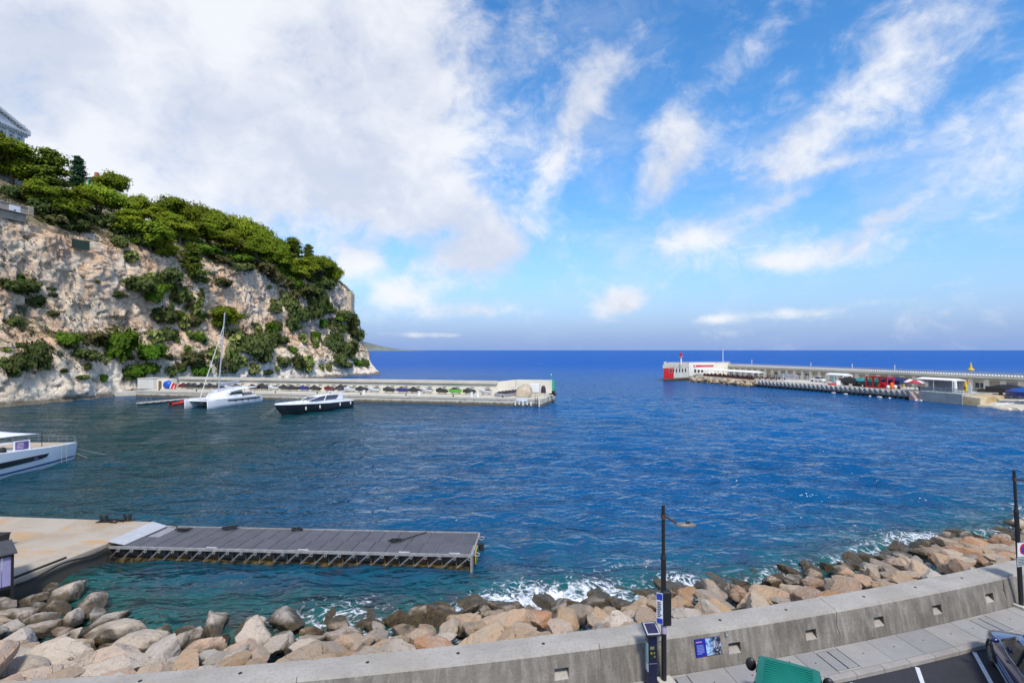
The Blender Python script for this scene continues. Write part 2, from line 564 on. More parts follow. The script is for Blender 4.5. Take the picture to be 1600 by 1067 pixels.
def sea_mat():
    m = bpy.data.materials.new('sea_water'); m.use_nodes = True
    g = NG(m.node_tree); b = m.node_tree.nodes['Principled BSDF']
    tc = g.n('ShaderNodeTexCoord'); co = tc.outputs['Object']
    at = g.n('ShaderNodeAttribute', attribute_name='shallow'); fo = g.n('ShaderNodeAttribute', attribute_name='foam'); hb = g.n('ShaderNodeAttribute', attribute_name='harbour')
    rot = g.n('ShaderNodeMapping'); g.put(rot.inputs[0], co); rot.inputs['Rotation'].default_value = (0, 0, R(-14)); rot.inputs['Scale'].default_value = (.5, 1.0, 1)
    rw = rot.outputs[0]
    w0 = g.noise(rw, .035, 3, .5, .5)
    w1 = g.noise(rw, .48, 2, .45, .2)
    w2 = g.noise(g.v('ADD', rw, (13, 7, 0)), 1.65, 2, .45, .3)
    w3 = g.noise(g.scale(rw, (1.3, 1, 1)), 3.2, 1, .4, .2)
    deep = g.mix(g.ramp(w0, .35, .65), (.0004, .066, .195), (.0006, .084, .245))
    teal = g.mix(g.ramp(w0, .35, .65), (.005, .042, .045), (.004, .046, .068))  # green-teal with the cliff's reflection mixed into the colour
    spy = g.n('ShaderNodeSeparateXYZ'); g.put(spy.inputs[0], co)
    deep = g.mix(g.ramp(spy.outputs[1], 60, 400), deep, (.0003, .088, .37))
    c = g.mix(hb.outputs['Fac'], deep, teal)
    bed = g.mix(g.ramp(g.noise(co, .55, 5, .65), .42, .62), (.012, .088, .070), (.045, .058, .048))
    c = g.mix(at.outputs['Fac'], c, bed)
    # foam: broken lace near the stones, small caps out at sea
    f1 = g.noise(co, 1.3, 7, .68, 1.6)
    lace = g.n('ShaderNodeTexVoronoi', feature='DISTANCE_TO_EDGE'); g.put(lace.inputs['Vector'], g.v('ADD', co, g.v('MULTIPLY', warpv(g, co, 1.2), (1.6, 1.6, 0)))); lace.inputs['Scale'].default_value = 1.5
    lc = g.ramp(lace.outputs[0], .12, .01)
    fa = fo.outputs['Fac']
    solid = g.ramp(g.m('ADD', fa, g.m('MULTIPLY', g.m('SUBTRACT', f1, .5), 1.7)), .62, .84)
    thin = g.m('MULTIPLY', lc, g.ramp(g.m('ADD', fa, g.m('MULTIPLY', g.m('SUBTRACT', f1, .5), 1.6)), .36, .60))
    sp = g.n('ShaderNodeSeparateXYZ'); g.put(sp.inputs[0], co)
    cap = g.m('MULTIPLY', g.ramp(g.noise(g.scale(rw, (.5, 1, 1)), .11, 5, .62, .4), .69, .73), g.ramp(sp.outputs[1], 230, 420))
    near = g.ramp(fa, .06, .22)
    solid = g.m('MULTIPLY', solid, near); thin = g.m('MULTIPLY', thin, near)
    foam = g.m('MAXIMUM', g.m('MAXIMUM', solid, g.m('MULTIPLY', thin, .75)), g.m('MULTIPLY', cap, .8), clamp=True)
    c = g.mix(foam, c, (.78, .82, .86))
    h = g.m('ADD', g.m('MULTIPLY', w1, 1.15), g.m('ADD', g.m('MULTIPLY', w2, .68), g.m('MULTIPLY', w3, .22)))
    off = g.ramp(sp.outputs[1], 60, 500)                                   # longer, steeper sea outside the moles
    w4 = g.noise(g.v('ADD', rw, (3, 31, 0)), .12, 3, .5, .3)
    h = g.m('ADD', h, g.m('MULTIPLY', g.m('MULTIPLY', w4, 8.0), off))
    h = g.m('ADD', h, g.m('MULTIPLY', foam, .1))
    nrm = g.bump(h, .54)
    # body colour of the water under a surface whose mean reflectance levels off (a ruffled sea never mirrors fully)
    df = g.n('ShaderNodeBsdfDiffuse'); g.put(df.inputs['Color'], c); g.put(df.inputs['Normal'], nrm)
    gs = g.n('ShaderNodeBsdfGlossy'); gs.inputs['Roughness'].default_value = .10; g.put(gs.inputs['Normal'], nrm)
    fr = g.n('ShaderNodeFresnel'); fr.inputs['IOR'].default_value = 1.33; g.put(fr.inputs['Normal'], nrm)
    k = g.m('MULTIPLY', g.m('MINIMUM', fr.outputs[0], g.ramp(spy.outputs[1], 90, 420, .66, .20)), g.m('SUBTRACT', 1.0, foam))
    mx = g.n('ShaderNodeMixShader'); g.put(mx.inputs[0], k)
    m.node_tree.links.new(df.outputs[0], mx.inputs[1]); m.node_tree.links.new(gs.outputs[0], mx.inputs[2])
    m.node_tree.links.new(mx.outputs[0], m.node_tree.nodes['Material Output'].inputs[0])
    m.node_tree.nodes.remove(b)
    return m


CONC = M('weathered_concrete', (.47, .44, .405), .85, col2=(.36, .335, .305), scale=.8, bump=.02, bscale=14, streak=.25, fine=.35)
def wall_mat():
    m = bpy.data.materials.new('seawall_concrete'); m.use_nodes = True
    g = NG(m.node_tree); b = m.node_tree.nodes['Principled BSDF']; tc = g.n('ShaderNodeTexCoord'); co = tc.outputs['Object']
    n = g.noise(co, .9, 6, .62); nf = g.noise(co, 13, 5, .65); ns = g.noise(g.scale(co, (3.0, 3.0, .25)), 1.5, 6, .66, .3); nb = g.noise(co, .35, 4, .6)
    c = g.mix(g.ramp(n, .32, .68), (.33, .30, .262), (.41, .378, .335))
    c = g.mix(g.m('MULTIPLY', g.ramp(nf, .48, .68), .4), c, (.20, .18, .155))
    c = g.mix(g.m('MULTIPLY', g.ramp(nb, .54, .66), .35), c, (.30, .26, .20))
    # rain-run grime streaks, with shade painted evenly into the upright face's colour
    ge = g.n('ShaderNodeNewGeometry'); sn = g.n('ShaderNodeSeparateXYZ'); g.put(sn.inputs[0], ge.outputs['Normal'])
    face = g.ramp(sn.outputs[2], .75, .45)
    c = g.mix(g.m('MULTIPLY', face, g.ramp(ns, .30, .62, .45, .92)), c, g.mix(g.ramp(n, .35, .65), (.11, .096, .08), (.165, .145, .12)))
    g.put(b.inputs['Base Color'], c); b.inputs['Roughness'].default_value = .92; b.inputs['Specular IOR Level'].default_value = .3
    g.put(b.inputs['Normal'], g.bump(g.m('ADD', nf, g.m('MULTIPLY', n, .6)), .03))
    return m


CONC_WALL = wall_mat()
CONC_PALE = M('pale_quay_concrete', (.58, .54, .455), .85, col2=(.49, .45, .375), scale=.25, bump=.02, bscale=6, streak=.22, fine=.15)
CREAM = M('cream_render', (.74, .69, .57), .85, col2=(.66, .61, .50), scale=.25, streak=.18, fine=.1)
CREAM2 = M('grey_render', (.50, .49, .42), .85, col2=(.42, .41, .35), scale=.3, streak=.3)
WHITE = M('white_paint', (.78, .78, .77), .45, var=.05, scale=1.2)
GEL = M('white_gelcoat', (.80, .82, .86), .2, var=.03, scale=.6, coat=.4)
BLACK = M('black_metal', (.018, .018, .02), .45, var=.2, scale=4)
RUBBER = M('black_rubber', (.02, .02, .022), .75, var=.2, scale=6)
DARKG = glass_mat('dark_glass')
STEEL = M('galvanised_steel', (.36, .38, .40), .45, var=.2, scale=5, metal=.6)
ROPE_DK = M('dark_rope', (.015, .014, .016), .9, var=.3, scale=20)
ROPE_LT = M('pale_rope', (.45, .42, .36), .9, var=.2, scale=20)
RED = M('red_paint', (.62, .012, .02), .5, var=.1, scale=.8, streak=.2)
NAVY = M('navy_paint', (.012, .014, .055), .4, var=.2, scale=3)
TEAK = M('teak_deck', (.50, .40, .29), .7, var=.1, scale=6)
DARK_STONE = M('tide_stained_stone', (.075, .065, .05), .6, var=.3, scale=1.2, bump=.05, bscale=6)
# ------------------------------------------------------------------ shoreline curves (plan metres)
def curve(pts, z, deg=3):
    q = [P(u, v, z) for u, v in pts]
    return np.polyfit([a.x for a in q], [a.y for a in q], deg)


WALK = 2.6; ROAD = 2.48; WTOP = 3.6
c_top = curve([(401, 1066.5), (466, 1058.6), (554, 1050.8), (680, 1039), (743, 1032), (844, 1020), (937, 1009), (1005, 999), (1122, 983), (1216, 966), (1304, 952.5), (1375, 940), (1442, 927.5), (1564, 901.6)], WTOP)
c_bak = curve([(18, 1063.5), (66, 1060), (180, 1051), (262, 1046), (320, 1040.6), (464, 1030), (536, 1023), (680, 1011), (790, 998), (885, 987.6), (984, 973), (1077, 962), (1175, 948), (1275, 931.5), (1420, 907), (1510, 889), (1582, 874.6)], WTOP)


def extrap(c, lo, hi):
    d = np.polyder(c)

    def f(x):
        xc = np.clip(x, lo, hi)
        return np.polyval(c, xc) + np.polyval(d, xc) * (x - xc)
    return f


f_top = extrap(c_top, -7, 18)
f_bak = extrap(c_bak, -12, 20)
f_base = lambda x: f_top(x) - .24
f_kerb = lambda x: f_base(x) - 1.36      # outer edge of the kerb

shore_px = [(75, 905), (110, 935), (180, 970), (235, 998), (300, 988), (400, 983), (480, 975), (560, 966), (640, 964), (700, 955), (760, 945), (870, 936), (950, 930), (1000, 926), (1060, 921), (1130, 915), (1200, 905), (1260, 888), (1330, 875), (1400, 852), (1480, 841), (1560, 830), (1620, 820)]
_sp = [P(u, v, 0) for u, v in shore_px]
SX = np.array([-60, -30] + [q.x for q in _sp] + [60, 110]); SY = np.array([26.5, 26.8] + [q.y for q in _sp] + [44, 62])
shore = lambda x: np.interp(x, SX, SY)


# ------------------------------------------------------------------ sea
def build_sea():
    def axis(parts):
        out = []
        for a, b, s in parts:
            out += list(np.arange(a, b, s))
        return out
    xs = axis([(-150, -60, 1.1), (-60, 60, .4), (60, 150, 1.1)])
    g = [150.0]
    while g[-1] < 60000: g.append(g[-1] * 1.18)
    xs = np.array([-q for q in g[::-1]] + xs[1:] + g)
    ys = axis([(8, 60, .36), (60, 130, .7), (130, 260, 1.6)])
    g = [260.0]
    while g[-1] < 60000: g.append(g[-1] * 1.06)
    ys = np.array([-400, -60] + ys + g)
    X, Y = np.meshgrid(xs, ys)
    dx = np.gradient(xs)[None, :] + 0 * Y; dy = np.gradient(ys)[:, None] + 0 * X
    st = np.maximum(dx, dy)
    Z = np.zeros_like(X)
    rng = np.random.default_rng(4)
    for i in range(26):
        lam = 1.8 * (6.0 / 1.8) ** rng.random()
        th = R(-104 + rng.normal(0, 27))
        k = 2 * math.pi / lam
        a = .010 * lam * (.6 + .8 * rng.random())
        fade = np.clip((lam / st - 3.2) / 3, 0, 1)
        Z += a * fade * np.sin(k * (X * math.cos(th) + Y * math.sin(th)) + rng.random() * 6.28)
    grp = fbm(np.stack([X.ravel() / 14, Y.ravel() / 9, 0 * X.ravel()], 1), 2, 3).reshape(X.shape)
    calm = np.clip((X + 25) / 60, 0, 1) * .45 + .55
    Z *= (1 + .5 * grp) * calm
    d = (Y - shore(X)) * .88
    Z += .10 * np.exp(-((d - .8) / 1.0) ** 2) * (1 + fbm(np.stack([X.ravel() / 2.2, Y.ravel() / 2.2, 0 * X.ravel()], 1), 3, 9).reshape(X.shape) * 1.6)
    me = np_mesh('sea', np.stack([X.ravel(), Y.ravel(), Z.ravel()], 1), grid_faces(len(ys), len(xs)), sea_mat(), True)
    shallow = np.exp(-np.clip(d, 0, None) / 4.6) * .95
    cove = np.clip((-2 - X) / 8, 0, 1) * np.clip((28.5 - Y) / 3, 0, 1)
    shallow = np.maximum(shallow, cove * .85 * np.exp(-np.clip(d, 0, None) / 16))
    swell = np.clip((X + 16) / 14, 0.12, 1)
    pulse = fbm(np.stack([X.ravel() / 4.2, Y.ravel() / 4.2, 0 * X.ravel() + 3], 1), 3, 21).reshape(X.shape)
    foam = np.exp(-np.clip(d, -.5, None) ** 2 / (1.9 + 1.1 * pulse) ** 2) * .86 * swell * (.82 + .6 * pulse)
    foam = np.maximum(foam, np.exp(-((d - 2.9) / 1.2) ** 2) * (.42 + .5 * pulse) * np.clip((X + 6) / 10, 0, 1))
    # the point of the rock and the stones by the pier get a little wash
    for (px, py, r, w) in ((-64, 266, 6, .9), (-58, 267, 5, .75), (70, 190, 3.5, .5)):
        foam = np.maximum(foam, w * np.exp(-(((X - px) / (r * 1.6)) ** 2 + ((Y - py) / r) ** 2)))
    cliff_refl = np.clip((-X - .10 * Y + 16) / 46, 0, 1) * np.clip((150 - Y) / 40, 0, 1)  # left water tinted greener to paint in the reflected cliff
    for nm, A in (('shallow', shallow), ('foam', np.clip(foam, 0, 1)), ('harbour', cliff_refl)):
        at = me.attributes.new(nm, 'FLOAT', 'POINT'); at.data.foreach_set('value', A.ravel().astype(np.float32))
    o = bpy.data.objects.new('sea', me); C.objects.link(o)
    tag(o, kind='structure')


def grid_faces(nr, nc):
    i = np.arange(nr - 1)[:, None] * nc + np.arange(nc - 1)[None, :]
    i = i.ravel()
    return np.stack([i, i + 1, i + nc + 1, i + nc], 1)


build_sea()


# ------------------------------------------------------------------ sea bed / bank under the stones
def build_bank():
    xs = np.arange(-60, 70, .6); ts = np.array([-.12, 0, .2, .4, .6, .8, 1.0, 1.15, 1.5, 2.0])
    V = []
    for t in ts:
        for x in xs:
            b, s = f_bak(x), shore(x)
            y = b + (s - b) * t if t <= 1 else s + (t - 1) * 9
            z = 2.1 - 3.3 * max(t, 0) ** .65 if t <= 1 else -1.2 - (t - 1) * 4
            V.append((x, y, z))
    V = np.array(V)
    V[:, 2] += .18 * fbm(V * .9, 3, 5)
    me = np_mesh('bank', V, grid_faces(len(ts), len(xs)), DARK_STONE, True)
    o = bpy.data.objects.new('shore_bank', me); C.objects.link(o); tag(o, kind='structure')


build_bank()

# ------------------------------------------------------------------ the rock (cliff)
PATH = [(-150, 40), (-126, 74), (-112, 98), (-106, 112), (-103, 128), (-104, 142), (-99, 160), (-95, 178), (-86, 202), (-80, 220), (-74, 238), (-72, 252), (-72.5, 266), (-79, 284), (-96, 302), (-125, 318), (-180, 335)]


def smooth_path(pts, it=3):
    p = [Vector((a, b)) for a, b in pts]
    for _ in range(it):
        q = [p[0]]
        for a, b in zip(p[:-1], p[1:]):
            q += [a * .75 + b * .25, a * .25 + b * .75]
        p = q + [p[-1]]
    return p


_pp = np.array([tuple(q) for q in smooth_path(PATH)])
_seg = np.hypot(*np.diff(_pp, axis=0).T); _cum = np.concatenate([[0], np.cumsum(_seg)])
S_ALL = np.arange(0, _cum[-1], .45)
BX, BY = np.interp(S_ALL, _cum, _pp[:, 0]), np.interp(S_ALL, _cum, _pp[:, 1])
TX, TY = np.gradient(BX), np.gradient(BY)
_k = np.ones(15) / 15
TX = np.convolve(np.pad(TX, 7, 'edge'), _k, 'valid'); TY = np.convolve(np.pad(TY, 7, 'edge'), _k, 'valid')
_l = np.hypot(TX, TY); NX, NY = -TY / _l, TX / _l          # inland


def upper(d):
    return np.interp(d, [0, 7, 20, 34, 60, 130], [0, 6.0, 13.5, 16.5, 18.5, 19])


def build_cliff(mat):
    prof = [(-2.5, -4), (-.6, -.3), (0, .6), (1.0, 5), (1.5, 8.5), (4.2, 12.5), (6.6, 15.5), (7.6, 20), (8.4, 28), (9.4, 36), (10.4, 41.5), (11.6, 43.2)]
    pd = np.array([a for a, b in prof]); pz = np.array([b for a, b in prof])
    tt = np.concatenate([[0], np.cumsum(np.hypot(np.diff(pd), np.diff(pz)))])
    t = np.arange(0, tt[-1], .4)
    D0, Z0 = np.interp(t, tt, pd), np.interp(t, tt, pz)
    extra = np.arange(.5, 15, .7)
    D0 = np.concatenate([D0, 11.6 + extra]); Z0 = np.concatenate([Z0, 43.2 + upper(extra)])
    nS, nT = len(S_ALL), len(D0)
    S = S_ALL[:, None] + 0 * D0[None, :]; D = D0[None, :] + 0 * S; Z = Z0[None, :] + 0 * S
    low = fbm(np.stack([S.ravel() / 30, Z.ravel() / 22, 0 * S.ravel()], 1), 3, 2).reshape(S.shape)
    s1 = fbm(np.stack([S_ALL / 34, 0 * S_ALL, 0 * S_ALL], 1), 2, 6)
    # the step with the bushes climbs towards the middle of the wall and is broken further on
    Zs = Z + np.where((Z > 5) & (Z < 40), 1, 0) * (s1[:, None] * 5 + 1.5) * np.clip((Z - 5) / 6, 0, 1) * np.clip((40 - Z) / 14, 0, 1)
    # the top edge undulates
    Zs += np.clip((Z - 30) / 13, 0, 1) * (fbm(np.stack([S_ALL / 17, 0 * S_ALL + 4, 0 * S_ALL], 1), 3, 8)[:, None] * 2.6)
    Dd = D - low * 2.6 * np.clip((Z + 1) / 6, .15, 1)
    # the point runs out into a sloping apron of pale rock
    apron = np.exp(-((BY - 257) / 13) ** 2)[:, None] * np.clip(1 - Z / 11, 0, 1) ** 1.3
    Dd = Dd - apron * 6.0
    Xw = BX[:, None] + NX[:, None] * Dd; Yw = BY[:, None] + NY[:, None] * Dd
    p = np.stack([Xw.ravel(), Yw.ravel(), Zs.ravel()], 1)
    n1 = fbm(p / np.array([7.0, 7.0, 9.0]), 4, 11)
    rid = 1 - np.abs(fbm(p / np.array([4.6, 4.6, 7.5]), 4, 31)) * 2.2
    led = fbm(np.stack([p[:, 0] / 9, p[:, 1] / 9, p[:, 2] / 2.4], 1), 3, 41)
    gul = 1 - np.abs(fbm(np.stack([S.ravel() / 6.5, p[:, 2] / 34, 0 * p[:, 0]], 1), 3, 51)) * 2.4
    amp = np.clip((Zs.ravel() + 1.5) / 5, .2, 1) * np.where(Z.ravel() > 44, .35, 1)
    ws = S.ravel() + fbm(p / 3.0, 2, 14) * 1.6; wz = p[:, 2] + fbm(p / 3.0, 2, 15) * 1.4
    c1, e1 = cells(ws / 3.4, wz / 4.6, 5); c2, e2 = cells(ws / 1.5, wz / 1.25, 6); c3, e3 = cells(ws / 7.5, wz / 11.0, 7)
    c4, e4 = cells(ws / 2.6, wz / 13.0, 8)
    disp = (n1 * .5 + rid * .25 + led * .45 - .55 * np.exp(-e4 / .05) + c4 * .3 - np.clip(gul, 0, 1) * .7 + c3 * .6 + c1 * .34 + c2 * .20 - .5 * np.exp(-e1 / .07) - .25 * np.exp(-e2 / .10) + fbm(p / 1.2, 3, 61, .6) * .30) * amp
    p[:, 0] -= np.repeat(NX, nT) * disp; p[:, 1] -= np.repeat(NY, nT) * disp
    p[:, 2] += fbm(p / 2.4, 3, 71) * .55 * amp
    me = np_mesh('cliff', p, grid_faces(nS, nT)[:, ::-1], mat, False)
    o = bpy.data.objects.new('cliff', me); C.objects.link(o); tag(o, kind='structure')
    # top of the rock
    xs = np.arange(-260, -66, 2.0); ys = np.arange(40, 340, 2.0)
    X, Y = np.meshgrid(xs, ys)
    pts = np.stack([X.ravel(), Y.ravel()], 1)
    dist = np.full(len(pts), 1e9); sgn = np.zeros(len(pts))
    for i in range(0, len(S_ALL), 3):
        dx, dy = pts[:, 0] - BX[i], pts[:, 1] - BY[i]
        dd = np.hypot(dx, dy); near = dd < dist
        dist[near] = dd[near]; sgn[near] = (dx * NX[i] + dy * NY[i])[near]
    din = np.where(sgn > 0, dist, -dist) - 11.6
    Zt = 43.0 + upper(np.clip(din, 0, None)) - np.clip(8 - din, 0, 8) * .25 + fbm(np.stack([pts[:, 0] / 11, pts[:, 1] / 11, 0 * pts[:, 0]], 1), 3, 81) * 1.6
    keep = din > 1.0
    F = grid_faces(len(ys), len(xs)); F = F[keep[F].all(1)]
    V = np.stack([pts[:, 0], pts[:, 1], Zt], 1)
    me2 = np_mesh('plateau', V, F, mat, True)
    o2 = bpy.data.objects.new('rock_plateau_ground', me2); C.objects.link(o2); tag(o2, kind='structure')
    tr = [tuple(q) for q in p]; tri = [tuple(f) for f in grid_faces(nS, nT)]
    off = len(tr)
    tr += [tuple(q) for q in V]; tri += [tuple(int(i) + off for i in f) for f in F]
    return o, o2, BVHTree.FromPolygons(tr, tri)


CLIFF, PLATEAU, BVH = build_cliff(cliff_mat())


def ground(x, y):
    h = BVH.ray_cast(Vector((x, y, 300)), Vector((0, 0, -1)))
    return h[0].z if h[0] is not None else -50.0


def hit_cliff(u, v):
    d = ray(u, v).normalized()
    return BVH.ray_cast(Vector((0, 0, CAMZ)), d)


def march(u, v, hc, lo=95, hi=330):
    """first place along the sight line where the ground comes within hc below it"""
    best = None
    for y in np.arange(lo, hi, 1.5):
        q = PY(u, v, y)
        gz = ground(q.x, q.y)
        if gz < 30: continue
        gap = q.z - gz
        if best is None or gap < best[0]:
            best = (gap, q)
        if gap <= hc:
            return q, gz
    q = best[1]
    return q, ground(q.x, q.y)


# ------------------------------------------------------------------ low ledge along the foot of the rock
def build_ledge():
    root = thing('shore_ledge', 'low concrete ledge along the waterline under the pale foot of the cliff', 'ledge', (P(120, 622, 0)))
    pts = [P(24, 634, 0), P(60, 628.5, 0), P(110, 623.5, 0), P(160, 620, 0), P(214, 617.5, 0)]
    m = MB()
    for a, b in zip(pts[:-1], pts[1:]):
        d = (b - a); n = Vector((-d.y, d.x, 0)).normalized() * 3.4
        m = MB()
        m.prism([a, b, b + n, a + n], -.8, 1.05)
        m.build('ledge_block', CONC_PALE, root, local=False, bevel=.05)
        # lift tops so neighbouring blocks are not flush
    for i, ch in enumerate(root.children): ch.location.z += .012 * (i % 2)


build_ledge()

# ------------------------------------------------------------------ far coast
def build_far():
    root_pts = []
    m = MB()
    base = 9000.0
    prof = [(470, 0), (520, 200), (560, 190), (572, 150), (590, 92), (600, 58), (615, 38), (640, 12), (660, 0)]
    rng = random.Random(3)
    front, back = [], []
    rings = []
    for (u, h) in prof:
        x = (u - 800) / 800 * base
        rings.append([(x, base - 500, -5), (x, base - 200, h * .35), (x, base, h), (x, base + 900, h * .6), (x, base + 1500, -5)])
    m.loft(rings, cap=True, closed=False)
    o = m.build('far_headland', M('far_limestone_hills', (.22, .24, .20), .9, var=.25, scale=.004), None, smooth=True)
    tag(o, kind='structure')


build_far()
# ------------------------------------------------------------------ sea wall
JOINTS = [-30, -21.3, -13.4, -5.48, 2.49, 10.45, 18.1, 26.0, 34.0, 44.0]
NICHE_U = [(877, 1050), (1147, 1012), (1268, 993), (1371, 970), (1466, 954), (1549, 936)]


def build_wall():
    root = thing('sea_wall', 'long grey concrete sea wall curving between the pavement and the boulders', 'sea wall', (4, 15, WALK))
    xs_n = []
    for u, v in NICHE_U:
        q = P(u, v + 3, 2.95); xs_n.append(q.x)
    xs_n += [xs_n[0] - 3.6, xs_n[0] - 7.5, xs_n[-1] + 3.4]
    rng = random.Random(5)
    for j, (a, b) in enumerate(zip(JOINTS[:-1], JOINTS[1:])):
        m = MB()
        nic = sorted(x for x in xs_n if a + .3 < x < b - .3)
        xs = set(np.linspace(a, b, int((b - a) / .35) + 2))
        cells = []
        for x in nic:
            xs = {q for q in xs if abs(q - x) > .22} | {x - .2, x + .2}
        xs = sorted(xs)
        ts = [0, .30, .58, .92, 1.0]                       # up the face; niche fills .30-.58
        jw = lambda x, t: .05 * math.sin(t * 9 + j) + .03 * math.sin(t * 23)
        jb = lambda x, t: .05 * math.sin(t * 9 + j + 1) + .03 * math.sin(t * 23)

        def pos(x, k):
            t = ts[k] if k < 5 else 1 + (k - 4) * .5
            if x == xs[0]: x = x + .008 + jw(x, t)
            elif x == xs[-1]: x = x - .008 + jb(x, t)
            if k < 5:
                y = f_base(x) + (f_top(x) - f_base(x)) * ts[k]; z = WALK - .15 * (k == 0) + (WTOP - WALK) * ts[k]
                if k == 4: y += .05
                if k == 3: pass
                return (x, y, z)
            y = {5: f_top(x) + .48 * (f_bak(x) - f_top(x)), 6: f_bak(x) - .05, 7: f_bak(x), 8: f_bak(x) + .05}[k]
            z = {5: WTOP + .015, 6: WTOP, 7: WTOP - .06, 8: 2.0}[k]
            return (x, y, z)
        nk = 9
        V = [pos(x, k) for x in xs for k in range(nk)]
        Fc = []
        for i in range(len(xs) - 1):
            isn = any(abs(xs[i] - (x - .2)) < 1e-6 for x in nic)
            for k in range(nk - 1):
                if isn and k == 1: continue
                Fc.append((i * nk + k, (i + 1) * nk + k, (i + 1) * nk + k + 1, i * nk + k + 1))
            if isn:
                b0 = len(V)
                c = [V[i * nk + 1], V[(i + 1) * nk + 1], V[(i + 1) * nk + 2], V[i * nk + 2]]
                V += [(c[3][0], c[3][1] + .42, c[3][2]), (c[2][0], c[2][1] + .42, c[2][2]), (c[0][0], c[0][1] + .40, c[0][2] + .17), (c[1][0], c[1][1] + .40, c[1][2] + .17)]
                o0, o1, o2, o3 = i * nk + 1, (i + 1) * nk + 1, (i + 1) * nk + 2, i * nk + 2
                Fc += [(o3, o2, b0 + 1, b0), (b0, b0 + 1, b0 + 3, b0 + 2), (o0, b0 + 2, b0 + 3, o1), (o0, o3, b0, b0 + 2), (o1, b0 + 3, b0 + 1, o2)]
        n = len(xs)
        Fc.append(tuple(range(nk - 1, -1, -1))); Fc.append(tuple(range((n - 1) * nk, n * nk)))
        m.add(V, Fc)
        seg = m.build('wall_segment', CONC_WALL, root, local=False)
        # lifting sockets cast in the top
        for q in range(3):
            x = a + (b - a) * (.2 + .3 * q); y = f_top(x) + .42
            s = MB(); s.cyl((x, y), .045, WTOP - .02, WTOP + .022, 10)
            s.build('lifting_socket', BLACK, seg, local=False) if False else None
            o = MB().cyl((x, y), .05, WTOP - .02, WTOP + .02, 10).build('lifting_socket', RUBBER, root, local=False)
    # filler dark strip behind the joints
    m = MB()
    for xj in JOINTS[1:-1]:
        y0, y1 = f_base(xj), f_bak(xj)
        m = MB(); m.b2(xj - .10, xj + .10, f_top(xj) + .10, y1 - .04, 2.2, WTOP - .05)
        m.build('joint_filler', RUBBER, root, local=False)


build_wall()


